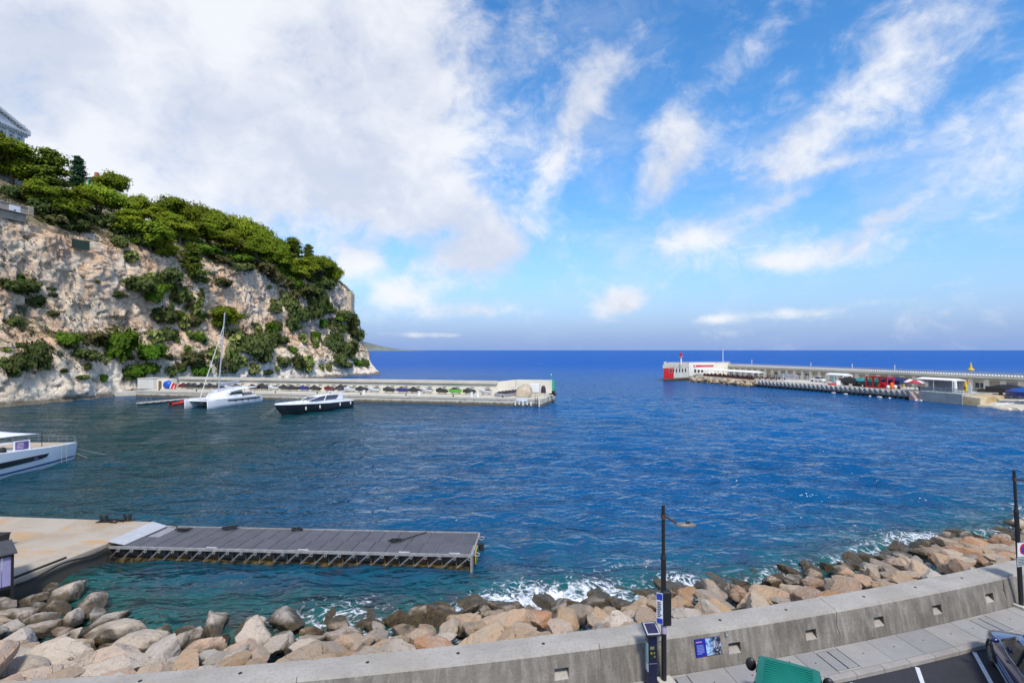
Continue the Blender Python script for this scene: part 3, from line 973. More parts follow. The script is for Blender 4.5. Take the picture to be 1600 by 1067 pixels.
# ------------------------------------------------------------------ pavement, kerb, parking bay
def build_walk():
    root = bpy.data.objects.new('pavement', None); C.objects.link(root); root.location = (9, 15.2, WALK); tag(root, kind='structure')
    slab_a = M('pale_pavement_slab', (.35, .33, .30), .85, col2=(.30, .28, .26), scale=1.3, bump=.012, bscale=22, fine=.22, rnd=.07)
    slab_b = M('grey_pavement_slab', (.30, .287, .27), .85, col2=(.26, .25, .24), scale=1.3, bump=.012, bscale=22, fine=.22, rnd=.07)
    kmat = M('kerb_stone', (.36, .325, .29), .85, col2=(.29, .26, .235), scale=1.6, bump=.012, bscale=20, fine=.3, rnd=.05)
    iron = M('rusty_slot', (.030, .022, .018), .8, var=.3, scale=6)
    m = MB()                                                    # screed under everything, dark in the joints
    xs = np.arange(-30, 46, .8)
    rings = [[(x, f_kerb(x) + .06, WALK - .13), (x, f_base(x) + .2, WALK - .13), (x, f_base(x) + .2, WALK - .04), (x, f_kerb(x) + .06, WALK - .04)] for x in xs]
    m.loft(rings)
    m.build('screed', iron, root, local=False)
    lean = .14                                                  # joints run a little askew to the kerb
    x = -9.6; k = 0
    rng = random.Random(2)

    def strip(x0, x1, d0, d1, h, name, mat, gap=.008):
        """piece between two joints; d measured from the wall foot (0) to the kerb back (1.13)"""
        q = []
        for xx, dd in ((x0 + gap, d1), (x1 - gap, d1), (x1 - gap, d0), (x0 + gap, d0)):
            xq = xx + lean * dd
            q.append((xq, f_base(xq) - dd))
        mm = MB(); mm.prism(q, WALK - .08, h)
        return mm.build(name, mat, root, local=False, bevel=.004)
    grates = [P(1266, 1013, WALK).x, P(1508, 965, WALK).x, P(1025, 1053, WALK).x + .05]
    step = 1.22
    xs = []
    x = grates[0] - step * 12
    while x < 34:
        g = [q for q in grates if abs(q - x) < .6]
        if g:
            xs.append((g[0], 'g')); x = g[0] + .82
        else:
            xs.append((x, 's')); x += step
    xs.append((x, 's'))
    for i in range(len(xs) - 1):
        a, b = xs[i][0], xs[i + 1][0]
        hz = WALK + rng.uniform(-.004, .004)
        if xs[i][1] == 'g':
            mid = (a + b) / 2
            for (q0, q1) in ((a, mid), (mid, b)):
                strip(q0 + .012, q1 - .012, .14, 1.02, hz, 'drain_cover', slab_b, .012)
            strip(a, b, .015, .11, hz, 'slab', slab_a)
            strip(a, b, 1.05, 1.12, hz, 'slab', slab_a)
        else:
            mt = slab_b if rng.random() < .42 else slab_a
            strip(a, b, .015, 1.12, hz, 'slab', mt)
            mm = MB(); xq = (a + b) / 2 + lean * .55
            mm.cyl((xq, f_base(xq) - .55), .022, WALK - .02, WALK + .007, 8)
            mm.build('slab_stud', iron, root, local=False)
    x = -14.0
    while x < 34:
        q = [(x + .006, f_kerb(x + .006)), (x + .994, f_kerb(x + .994)), (x + .994, f_kerb(x + .994) + .22), (x + .006, f_kerb(x + .006) + .22)]
        mm = MB(); mm.prism(q, ROAD - .2, WALK + .004)
        mm.build('kerb_block', kmat, root, local=False, bevel=.012)
        x += 1.0
    # the road
    asp = M('asphalt', (.032, .031, .037), .9, col2=(.025, .024, .03), scale=.5, bump=.012, bscale=60, fine=.3)
    m = MB()
    xs = np.arange(-40, 60, 1.0)
    V = [(x, f_kerb(x) + .05, ROAD) for x in xs] + [(x, -12, ROAD) for x in xs]
    n = len(xs)
    m.add(V, [(i, i + 1, n + i + 1, n + i) for i in range(n - 1)])
    ro = m.build('road', asp, None); tag(ro, kind='structure')
    line = M('road_line_paint', (.72, .72, .74), .7, col2=(.55, .55, .57), scale=3, fine=.25)
    a1, b1 = P(1433, 1042, ROAD), P(1440, 1066, ROAD); a2, b2 = P(1522, 1018, ROAD), P(1553, 1066, ROAD)
    hd = Vector((.50, .866, 0))
    off = (a2 - a1)
    for i in range(-4, 4):
        s = a1 + off * i
        s = Vector((s.x, f_kerb(s.x) - .10, 0)) if i not in (0, 1) else (a1 if i == 0 else a2)
        e = s - hd * 4.6
        w = Vector((hd.y, -hd.x, 0)) * .055
        mm = MB(); mm.prism([s - w, e - w, e + w, s + w][::-1], ROAD - .01, ROAD + .004)
        mm.build('bay_line', line, ro, local=True)


build_walk()

# ------------------------------------------------------------------ boulders
WARM = [(.58, .37, .20), (.62, .46, .31), (.50, .27, .13), (.64, .51, .37), (.60, .31, .16), (.40, .33, .26), (.62, .42, .25), (.34, .27, .21), (.66, .50, .34), (.44, .37, .30)]
PALEST = [(.64, .51, .38), (.72, .62, .51), (.60, .45, .32), (.60, .54, .47), (.68, .55, .42), (.52, .46, .39), (.68, .46, .32), (.74, .65, .54)]
ROCK_WARM = rock_mat('warm_limestone', WARM); ROCK_PALE = rock_mat('pale_limestone', PALEST)


def boulder_mesh(seed, mat, sub=4):
    rng = np.random.default_rng(seed)
    bm = bmesh.new(); bmesh.ops.create_icosphere(bm, subdivisions=sub, radius=1.0)
    V = np.array([v.co[:] for v in bm.verts])
    dirs = V / np.linalg.norm(V, axis=1)[:, None]
    r = np.full(len(V), 1.25)
    planes = []
    for i in range(15):
        n = rng.normal(size=3); n /= np.linalg.norm(n)
        h = rng.uniform(.52, .88)
        planes.append((n, h))
    cut = []
    for n, h in planes:
        c = dirs @ n
        cut.append(np.where(c > .05, h / np.maximum(c, .05), 9))
    cut = np.sort(np.array(cut), axis=0)
    soft = cut[0] - .02 * np.exp(-(cut[1] - cut[0]) / .02)
    r = np.minimum(r, soft)
    P3 = dirs * r[:, None]
    P3 *= np.array([rng.uniform(1.05, 1.45), rng.uniform(.85, 1.05), rng.uniform(.62, .82)])
    P3 += dirs * (fbm(P3 * 1.7 + seed, 3, seed) * .09 + fbm(P3 * 6 + seed, 3, seed + 5) * .05)[:, None]
    for v, q in zip(bm.verts, P3): v.co = q
    me = bpy.data.meshes.new('boulder'); bm.to_mesh(me); bm.free()
    me.polygons.foreach_set('use_smooth', [True] * len(me.polygons))
    me.set_sharp_from_angle(angle=R(24))
    me.materials.append(mat)
    return me


def build_riprap():
    main = thing('boulder_bank', 'sloping bank of orange and grey limestone boulders between sea wall and breaking waves', 'boulder bank', (4, 20, 1))
    left = thing('boulder_corner', 'heap of large pale boulders in the corner between dock and sea wall', 'boulder bank', (-16, 19, 1))
    mw = [boulder_mesh(i, ROCK_WARM) for i in range(11)]
    mp = [boulder_mesh(40 + i, ROCK_PALE) for i in range(9)]
    rng = random.Random(11)
    for root, lo, hi, cap in ((left, -27, -9.5, 300), (main, -9.5, 40, 300)):
        placed = []
        big = 1.12 if root is left else 1.0
        for rad, num, tight in ((.78, 60, .90), (.63, 700, .84), (.51, 4200, .80), (.37, 7000, .82)):
            for _ in range(num):
                x = rng.uniform(lo, hi)
                t = rng.uniform(.02, 1.14)
                b, s = f_bak(x), shore(x)
                wid = s - b
                y = b + .35 + (wid - .2) * t
                if x < -22.5 and y > 23.4: continue
                if y / max(abs(x), .1) < .86 or y > 46: continue                # beyond the picture's edges
                if t < rad / wid * .6: continue
                if t > (.97 if root is left else 1.08) or (t > 1.0 and rng.random() < .5): continue
                r = rad * rng.uniform(.82, 1.15) * big
                if t > .85: r = min(r, .8)
                if all((a - x) ** 2 + (c - y) ** 2 >= ((q + r) * tight) ** 2 for a, c, q, _t in placed):
                    placed.append((x, y, r, t))
                if len(placed) >= cap: break
        for (x, y, r, t) in placed:
            z = 2.55 - 2.62 * t ** .9 + rng.uniform(-.12, .14) - .18 * r
            z = min(z, WTOP - .62 * r - .10) if t < .3 else z
            if root is left and t > .7: z = max(z, .22)
            pale = rng.random() < (.85 if root is left else .2)
            o = bpy.data.objects.new('boulder', rng.choice(mp if pale else mw)); C.objects.link(o)
            o.parent = root
            o.location = Vector((x, y, z)) - root.location
            s = r * .97
            o.scale = (s * rng.uniform(1.0, 1.2), s * rng.uniform(.95, 1.15), s * rng.uniform(.85, 1.15))
            o.rotation_euler = (rng.uniform(-.35, .35) - .22, rng.uniform(-.35, .35), rng.uniform(0, 6.28))
        print('boulders', len(placed))


build_riprap()


# ------------------------------------------------------------------ lamp posts, meter, panel
def text_lines(mb, m, w, h, n, seed=1, t=.004):
    rng = random.Random(seed)
    for i in range(n):
        z = h / 2 - h * (i + .5) / n
        L = w * rng.uniform(.6, .95)
        mb.box((-(w - L) / 2, 0, z), (L, t, h / n * .42), 0, m)


def lamp_post(base, label, kind, lean=0.0, armdir=1):
    root = thing('street_lamp', label, 'street lamp', base, 0, None)
    root.rotation_euler = (0, -lean, 0)
    MB().cyl((0, 0), .072, .10, 3.55, 16).build('lower_post', BLACK, root, 40)
    MB().cyl((0, 0), .048, 3.552, 5.0, 14).build('upper_post', BLACK, root, 40)
    MB().cyl((0, 0), .085, 3.50, 3.62, 16, .06).build('collar', BLACK, root, 40)
    MB().cyl((0, 0), .065, 4.62, 4.74, 14).build('arm_clamp', M('rusty_brown_metal', (.10, .055, .035), .7, var=.3, scale=6), root, 40)
    ft = MB(); ft.box((0.05, -.02, .05), (.46, .40, .12), .2); ft.build('footing', CONC_PALE, root, bevel=.02)
    return root


def build_street():
    b1 = P(1031, 1053, WALK + .0)
    b1 = Vector((b1.x, f_base(b1.x) - .27, WALK))
    r = lamp_post(b1, 'black street lamp beside the parking meter, its flat lamp head facing right', 0)
    brown = M('rusty_brown_metal', (.10, .055, .035), .7)
    arm = MB().tube([(0.03, 0, 4.70), (.36, -.04, 4.52)], .032, 8).build('arm', brown, r, 40)
    hm = MB()
    hm.loft([[(.32 + .30 + (.30 * s) * math.cos(a), -.05 + (.13 * s) * math.sin(a), 4.46 + dz) for a in np.linspace(0, 2 * math.pi, 17)[:-1]] for s, dz in ((.55, -.05), (1.0, -.02), (1.0, .02), (.75, .055))])
    hd = hm.build('lamp_head', M('bare_aluminium', (.21, .19, .175), .55, metal=.2), r, 40)
    MB().box((.68, -.05, 4.53), (.10, .08, .06)).build('photocell', BLACK, r)
    # parking notice (its blue and white front looks left)
    s = MB(); s.box((.03, 0, 0), (.17, .34, 1.0))
    bx = thing('parking_notice', 'black boxed parking notice strapped to the lamp post beside the parking meter', 'sign', b1 + Vector((0, 0, 2.15)))
    MB().box((.06, -.02, 0), (.26, .24, .98)).build('case', BLACK, bx, bevel=.05)
    f = MB(); f.box((-.14, -.10, 0), (.17, .014, .86), R(-28)); f.build('front_sheet', M('white_sign', (.70, .71, .76), .5, var=.05), bx)
    blue = M('sign_blue', (.02, .05, .42), .45, var=.05)
    mtx = Matrix.Translation((-.144, -.112, 0)) @ Matrix.Rotation(R(-28), 4, 'Z')
    f = MB(); f.box((0, 0, .33), (.15, .010, .17), 0, mtx); f.build('blue_field', blue, bx)
    f = MB(); f.box((0, 0, -.34), (.15, .010, .14), 0, mtx); f.build('blue_field', blue, bx)
    f = MB(); text_lines(f, mtx @ Matrix.Translation((0, 0, -.02)), .13, .44, 9, 3, .010); f.build('lettering', NAVY, bx)
    f = MB(); f.b2(-.09, .09, -.09, .09, 1.42, 1.66); f.cyl((0, 0), .076, 1.42, 1.66, 16)
    g2 = MB().cyl((0, 0), .0765, 1.42, 1.68, 16).build('paper_sticker', M('lilac_sticker', (.42, .36, .50), .7), r, 40)
    # second lamp at the right edge, with the no-parking sign
    q2 = P(1592, 941, WALK)
    b2 = Vector((q2.x * .985, f_base(q2.x * .985) - .16, WALK)); b2.x = min(b2.x, b2.y * .990)
    r2 = lamp_post(b2, 'black street lamp at the right edge carrying the no parking sign', 1, lean=R(2.2))
    MB().tube([(-.06, 0, 4.66), (.9, -.05, 4.60)], .035, 8).build('arm', BLACK, r2, 40)
    hm = MB()
    hm.loft([[(1.2 + (.36 * s) * math.cos(a), -.05 + (.17 * s) * math.sin(a), 4.56 + dz) for a in np.linspace(0, 2 * math.pi, 17)[:-1]] for s, dz in ((.55, -.05), (1.0, -.02), (1.0, .02), (.75, .055))])
    hm.build('lamp_head', M('bare_aluminium', (.42, .40, .38), .5), r2, 40)
    ng = thing('no_parking_sign', 'square no parking sign, red and blue disc above grey text, on the right lamp post', 'sign', b2 + Vector((-.06, -.11, 1.92)), R(14))
    MB().b2(-.25, .38, -.012, .012, -.02, .50).build('plate', M('sign_white', (.68, .68, .70), .5, var=.05), ng)
    MB().b2(-.25, .38, -.012, .012, -.37, -.04).build('text_plate', M('sign_grey', (.40, .44, .44), .55, var=.06), ng)
    fr = MB()
    for a in ((-.27, -.25, -.03, .52), (.38, .40, -.03, .52)): fr.b2(a[0], a[1], -.016, .012, a[2], a[3])
    fr.b2(-.25, .38, -.016, .012, .502, .52); fr.b2(-.25, .38, -.016, .012, -.038, -.022)
    fr.build('frame', BLACK, ng)

    def disc(r0, y, mat, nm, r1=0):
        mm = MB(); n = 28
        ring = [(.075 + r0 * math.cos(2 * math.pi * k / n), r0 * math.sin(2 * math.pi * k / n) + .25) for k in range(n)]
        mm.add([(x, y, z) for x, z in ring] + [(x, y + .004, z) for x, z in ring], [tuple(range(n)), tuple(range(2 * n - 1, n - 1, -1))] + [(k, n + k, n + (k + 1) % n, (k + 1) % n) for k in range(n)])
        return mm.build(nm, mat, ng)
    disc(.20, -.0185, RED, 'red_ring'); disc(.145, -.024, M('sign_blue', (.02, .05, .42)), 'blue_disc')
    mm = MB(); mm.box((0, -.031, 0), (.035, .004, .30), 0, Matrix.Translation((.075, 0, .25)) @ Matrix.Rotation(R(-45), 4, 'Y')); mm.build('red_bar', RED, ng)
    mm = MB(); text_lines(mm, Matrix.Translation((.065, -.016, -.20)), .55, .26, 5, 7, .006); mm.build('lettering', M('sign_text', (.08, .09, .10), .6), ng)
    mm = MB(); mm.add([(.30, -.018, .05), (.36, -.018, .05), (.33, -.018, .0)], [(0, 1, 2)]); mm.build('arrow', BLACK, ng)
    mm = MB(); mm.box((.2, -.2, .03), (1.2, .5, .1), .3)
    # parking meter
    q = P(1015, 1062, WALK)
    pm = thing('parking_meter', 'dark blue parking ticket machine with a tilted solar panel on top', 'parking meter', (q.x - .02, min(q.y, f_base(q.x) - .3), WALK), R(6))
    MB().b2(-.13, .13, -.12, .12, .03, 1.42).build('cabinet', NAVY, pm, bevel=.025)
    MB().b2(-.17, .17, -.15, .15, 0, .035).build('foot', BLACK, pm)
    MB().loft([[(-.12, -.11, 1.42), (.12, -.11, 1.42), (.12, .11, 1.42), (-.12, .11, 1.42)], [(-.17, -.15, 1.52), (.17, -.15, 1.52), (.17, .17, 1.60), (-.17, .17, 1.60)]]).build('neck', NAVY, pm)
    tilt = Matrix.Translation((0, 0, 1.585)) @ Matrix.Rotation(R(20), 4, 'X')
    pn = MB().box((0, 0, 0), (.42, .46, .05), 0, tilt).build('panel_frame', BLACK, pm, bevel=.01)
    MB().box((0, 0, .028), (.37, .40, .008), 0, tilt).build('panel_edge', M('panel_silver', (.45, .46, .50), .4), pm)
    MB().box((0, 0, .034), (.30, .33, .008), 0, tilt).build('solar_cell', M('solar_cell', (.03, .028, .075), .25, var=.2, scale=9), pm)
    MB().box((0, -.128, 1.02), (.21, .02, .40)).build('screen_panel', BLACK, pm)
    MB().box((-.03, -.141, 1.14), (.12, .006, .08)).build('display', M('lcd', (.16, .18, .15), .3), pm)
    for (x, z, c) in ((-.05, 1.0, (.5, .25, .02)), (.03, 1.0, (.08, .25, .12)), (.04, .90, (.12, .22, .12))):
        MB().box((x, -.142, z), (.045, .012, .05)).build('button', M('button_%.2f' % c[0], c, .4), pm)
    MB().box((-.135, -.02, .98), (.012, .17, .52)).build('notice_sheet', M('pale_green_sheet', (.30, .48, .45), .6, var=.05), pm)
    MB().box((-.135, -.02, .58), (.012, .17, .22)).build('notice_sheet', M('white_sheet', (.6, .6, .66), .6, var=.05), pm)
    MB().box((0, -.124, .70), (.22, .012, .012)).build('door_seam', M('seam_grey', (.2, .2, .25), .5), pm)
    # information panel on the wall face
    a, b = P(1083, 996, 3.42), P(1123, 991, 3.42)
    xm = (a.x + b.x) / 2
    ym = (f_base(xm) + (f_top(xm) - f_base(xm)) * .62) - .03
    ang = math.atan2(f_top(xm + .5) - f_top(xm - .5), 1.0)
    ip = thing('information_panel', 'blue information panel with a sea life picture fixed to the sea wall face', 'panel', (xm, ym, WALK + .60), ang)
    til = Matrix.Rotation(R(-13), 4, 'X')
    MB().box((0, 0, 0), (.86, .03, .47), 0, til).build('backing', M('panel_edge_blue', (.02, .03, .12), .5), ip)
    MB().box((-.255, -.018, 0), (.345, .008, .46), 0, til).build('text_field', M('panel_blue', (.012, .02, .30), .45, var=.12, scale=2), ip)
    pict = bpy.data.materials.new('sea_life_picture'); pict.use_nodes = True
    g = NG(pict.node_tree); bb = pict.node_tree.nodes['Principled BSDF']; tc = g.n('ShaderNodeTexCoord')
    n = g.noise(tc.outputs['Object'], 7, 6, .7, 1.0); gx = g.n('ShaderNodeSeparateXYZ'); g.put(gx.inputs[0], tc.outputs['Object'])
    dk = g.mix(g.ramp(n, .45, .62), (.012, .018, .04), (.35, .40, .50))
    lt = g.mix(g.ramp(n, .40, .55), (.05, .12, .30), (.35, .52, .75))
    g.put(bb.inputs['Base Color'], g.mix(g.ramp(g.m('ADD', gx.outputs[0], g.m('MULTIPLY', n, .25)), .16, .32), lt, dk)); bb.inputs['Roughness'].default_value = .4
    MB().box((.175, -.018, 0), (.505, .008, .46), 0, til).build('picture_field', pict, ip)
    mm = MB(); text_lines(mm, til @ Matrix.Translation((-.255, -.024, -.04)), .26, .26, 7, 5, .006); mm.build('lettering', M('pale_blue_text', (.22, .28, .62), .5), ip)
    mm = MB(); mm.box((-.30, -.024, .16), (.20, .006, .03), 0, til); mm.build('heading', M('pink_text', (.55, .25, .45), .5), ip)
    cb = thing('wall_bracket', 'small steel bracket on the sea wall just right of the information panel', 'bracket', (xm + .62, f_top(xm + .62) - .06, WALK + .82), ang)
    MB().box((0, 0, 0), (.05, .05, .18)).build('bar', STEEL, cb); MB().box((0, -.03, .03), (.06, .05, .05)).build('lug', M('bright_metal', (.6, .6, .6), .3, metal=.5), cb)


build_street()
# ------------------------------------------------------------------ vehicles
def wheel(parent, x, y, r=.32, w=.21):
    m = MB()
    n = 22
    prof = [(.62, -.5), (.9, -.5), (1.0, -.36), (1.0, .36), (.9, .5), (.62, .5)]
    rings = [[(x + r * a * math.cos(2 * math.pi * k / n), y + w * b, r + r * a * math.sin(2 * math.pi * k / n)) for k in range(n)] for a, b in prof]
    t = m.loft(rings).build('wheel', RUBBER, parent, 40)
    rim = MB(); s = 1 if y > 0 else -1
    rim.loft([[(x + r * a * math.cos(2 * math.pi * k / n), y + s * w * b, r + r * a * math.sin(2 * math.pi * k / n)) for k in range(n)] for a, b in ((.60, .30), (.64, .52), (.58, .52), (.55, .36))])
    for k in range(5):
        an = 2 * math.pi * k / 5 + .3
        rim.box((0, 0, 0), (r * .56, .03, .05), 0, Matrix.Translation((x + .3 * r * math.cos(an), y + s * w * .44, r + .3 * r * math.sin(an))) @ Matrix.Rotation(-an, 4, 'Y'))
    rim.build('rim', STEEL, t, 40)
    return t


def body_loft(st, n=7):
    """st: (x, half width, z floor, z belt, crown rise) -> rings across the car"""
    rings = []
    for (x, w, z0, z1, cr) in st:
        half = [(w * .80, z0), (w * .97, z0 + .12), (w, z0 + (z1 - z0) * .45), (w * .985, z0 + (z1 - z0) * .8), (w * .93, z1 - .03), (w * .80, z1 + .012), (w * .40, z1 + cr * .8)]
        pts = half + [(0, z1 + cr)]
        ring = [(x, y, z) for y, z in pts] + [(x, -y, z) for y, z in half[::-1]]
        rings.append(ring)
    return rings


def build_car():
    hd = Vector((.50, .866, 0)); rt = Vector((.866, -.50, 0))
    fl = P(1536, 1018, ROAD + .32)
    org = fl + rt * 1.06; org.z = ROAD
    car = thing('parked_car', 'dark blue hatchback parked nose to the kerb at the right edge', 'car', org, math.atan2(hd.y, hd.x))
    blue = M('blue_car_paint', (.008, .014, .10), .18, var=.04, scale=.5, coat=.8)
    st = [(.86, .55, .42, .62, .01), (.80, .74, .30, .70, .03), (.62, .85, .24, .80, .05), (.30, .89, .22, .90, .06), (-.25, .90, .22, .97, .05), (-.7, .90, .22, 1.0, .03), (-1.4, .90, .22, 1.01, .0), (-2.4, .90, .22, 1.03, .0), (-3.0, .88, .24, 1.03, .0), (-3.25, .82, .32, .98, .0), (-3.34, .68, .45, .85, .0)]
    MB().loft(body_loft(st)).build('body', blue, car, 35)
    gl = MB()

    def cab(x, w, z0, w1, z1):
        return [(x[0], w, z0), (x[1], w1, z1), (x[1], -w1, z1), (x[0], -w, z0)]
    rows = [((-.42, -.44), .74, .985, .70, 1.0), ((-.62, -1.20), .80, .99, .60, 1.44), ((-1.8, -1.8), .82, 1.0, .63, 1.49), ((-2.6, -2.55), .81, 1.01, .60, 1.46), ((-3.22, -2.95), .74, 1.0, .54, 1.36)]
    gl.loft([cab(*r) for r in rows]).build('windows', DARKG, car, 30)
    rf = MB()
    rr = []
    for x, w, z in ((-1.16, .58, 1.445), (-1.5, .63, 1.492), (-2.1, .64, 1.505), (-2.6, .60, 1.475), (-2.98, .54, 1.375)):
        rr.append([(x, w, z - .03), (x, w * .9, z + .012), (x, 0, z + .03), (x, -w * .9, z + .012), (x, -w, z - .03), (x, 0, z - .05)])
    rf.loft(rr).build('roof', blue, car, 40)
    for s in (1, -1):
        MB().tube([(-.46, s * .735, .99), (-1.18, s * .615, 1.45), (-1.5, s * .645, 1.485)], [.035, .032, .03], 8).build('pillar', blue, car, 40)
        MB().tube([(-3.2, s * .73, 1.0), (-2.96, s * .55, 1.37)], [.07, .05], 8).build('pillar', blue, car, 40)
        MB().tube([(-2.0, s * .825, 1.0), (-1.95, s * .645, 1.48)], .028, 6).build('pillar', BLACK, car, 40)
        MB().tube([(-.5, s * .80, 1.0), (-1.4, s * .842, 1.018), (-3.0, s * .80, 1.035)], .012, 6).build('window_trim', M('chrome', (.6, .6, .62), .15, metal=.9), car)
        mr = MB(); mr.ball((-.70, s * .95, 1.05), (.07, .11, .065), 12, 8); mr.build('mirror', blue, car, True)
        hl = MB(); hl.ball((.60, s * .66, .68), (.16, .14, .07), 12, 8); hl.build('headlight', M('lamp_glass', (.35, .38, .42), .08, spec=.9), car, True)
        MB().box((-1.0, s * .905, .30), (2.0, .03, .05)).build('sill_trim', M('chrome', (.6, .6, .62), .15), car)
        MB().box((-1.5, s * .905, .88), (.18, .025, .03)).build('door_handle', blue, car)
        for x in (.0, -2.55): wheel(car, x, s * .80)
        for x in (.0, -2.55):
            arch = MB(); n = 16
            arch.tube([(x + .38 * math.cos(math.pi * k / n), s * .885, .33 + .38 * math.sin(math.pi * k / n)) for k in range(n + 1)], .035, 6).build('wheel_arch', BLACK, car, 40)
    MB().box((-.55, 0, 1.0), (.12, 1.3, .03)).build('wiper_cowl', BLACK, car)


def build_van():
    hd = Vector((.48, .877, 0)); 
    org = P(1232, 1030.5, ROAD + 1.72); org.z = ROAD
    van = thing('parked_van', 'bright green van with a ribbed roof parked at the bottom of the picture', 'van', org, math.atan2(hd.y, hd.x))
    grn = M('green_van_paint', (.003, .165, .115), .42, var=.10, scale=.7, coat=.05, spec=.3)
    st = [(.95, .60, .45, .75, .0), (.85, .76, .32, .95, .02), (.30, .80, .28, 1.02, .02), (-.1, .82, .28, 1.06, .0), (-1.5, .82, .28, 1.06, .0), (-3.0, .82, .28, 1.06, .0), (-3.12, .78, .35, 1.0, .0)]
    MB().loft(body_loft(st)).build('body', grn, van, 35)
    rows = []
    for x0, x1, w, w1 in ((.34, -.06, .74, .655), (-.5, -.6, .77, .67), (-2.0, -2.0, .77, .67), (-3.08, -3.0, .74, .65)):
        rows.append([(x0, w, 1.05), (x1, w1, 1.60), (x1, -w1, 1.60), (x0, -w, 1.05)])
    MB().loft(rows).build('windows', DARKG, van, 30)
    rf = []
    for x, w, z in ((.02, .62, 1.60), (-.0, .655, 1.655), (-.10, .675, 1.69), (-.35, .685, 1.71), (-1.5, .69, 1.725), (-2.8, .69, 1.71), (-3.04, .66, 1.64)):
        rf.append([(x, w, z - .10), (x, w * .985, z - .03), (x, w * .90, z), (x, w * .5, z + .012), (x, 0, z + .016), (x, -w * .5, z + .012), (x, -w * .90, z), (x, -w * .985, z - .03), (x, -w, z - .10), (x, 0, z - .13)])
    roof = MB().loft(rf).build('roof', grn, van, 35)
    for k in range(26):
        x = -.24 - k * .105
        MB().box((x, 0, 1.728 + (.004 if .5 < k < 22 else -.002)), (.045, 1.06, .013)).build('roof_rib', grn, roof, bevel=.008)
    for s in (1, -1):
        MB().tube([(.30, s * .735, 1.05), (-.03, s * .64, 1.62)], .04, 8).build('pillar', grn, van, 40)
        MB().box((-2.2, s * .725, 1.33), (1.75, .10, .56), 0, Matrix.Rotation(0, 4, 'X')).build('side_panel', grn, van)
        MB().tube([(-1.2, s * .69, 1.62), (-1.2, s * .78, 1.05)], .04, 8).build('pillar', grn, van)
        MB().ball((-.02, s * .86, 1.38), (.08, .13, .17), 12, 8).build('mirror', BLACK, van, True)
        MB().ball((.80, s * .62, .80), (.12, .12, .10), 12, 8).build('headlight', M('lamp_glass', (.35, .38, .42), .08), van, True)
        MB().box((-.6, s * .835, .92), (.16, .03, .03)).build('door_handle', BLACK, van)
        for x in (.30, -2.35): wheel(van, x, s * .72, .30, .18)
        for k in range(4): MB().box((-.25 - k * .14 * (1 + .3 * k), s * .672, 1.668), (.02, .012, .012)).build('roof_rivet', M('bright_metal', (.6, .6, .6), .3), roof)
    MB().cyl((-.02, -.02), .008, 1.64, 1.72, 6).build('roof_aerial', BLACK, van)


build_car()
build_van()


# ------------------------------------------------------------------ quay at the left, pontoon
def catenary(a, b, sag, n=12):
    a, b = Vector(a), Vector(b)
    return [a.lerp(b, i / n) - Vector((0, 0, sag * 4 * (i / n) * (1 - i / n))) for i in range(n + 1)]


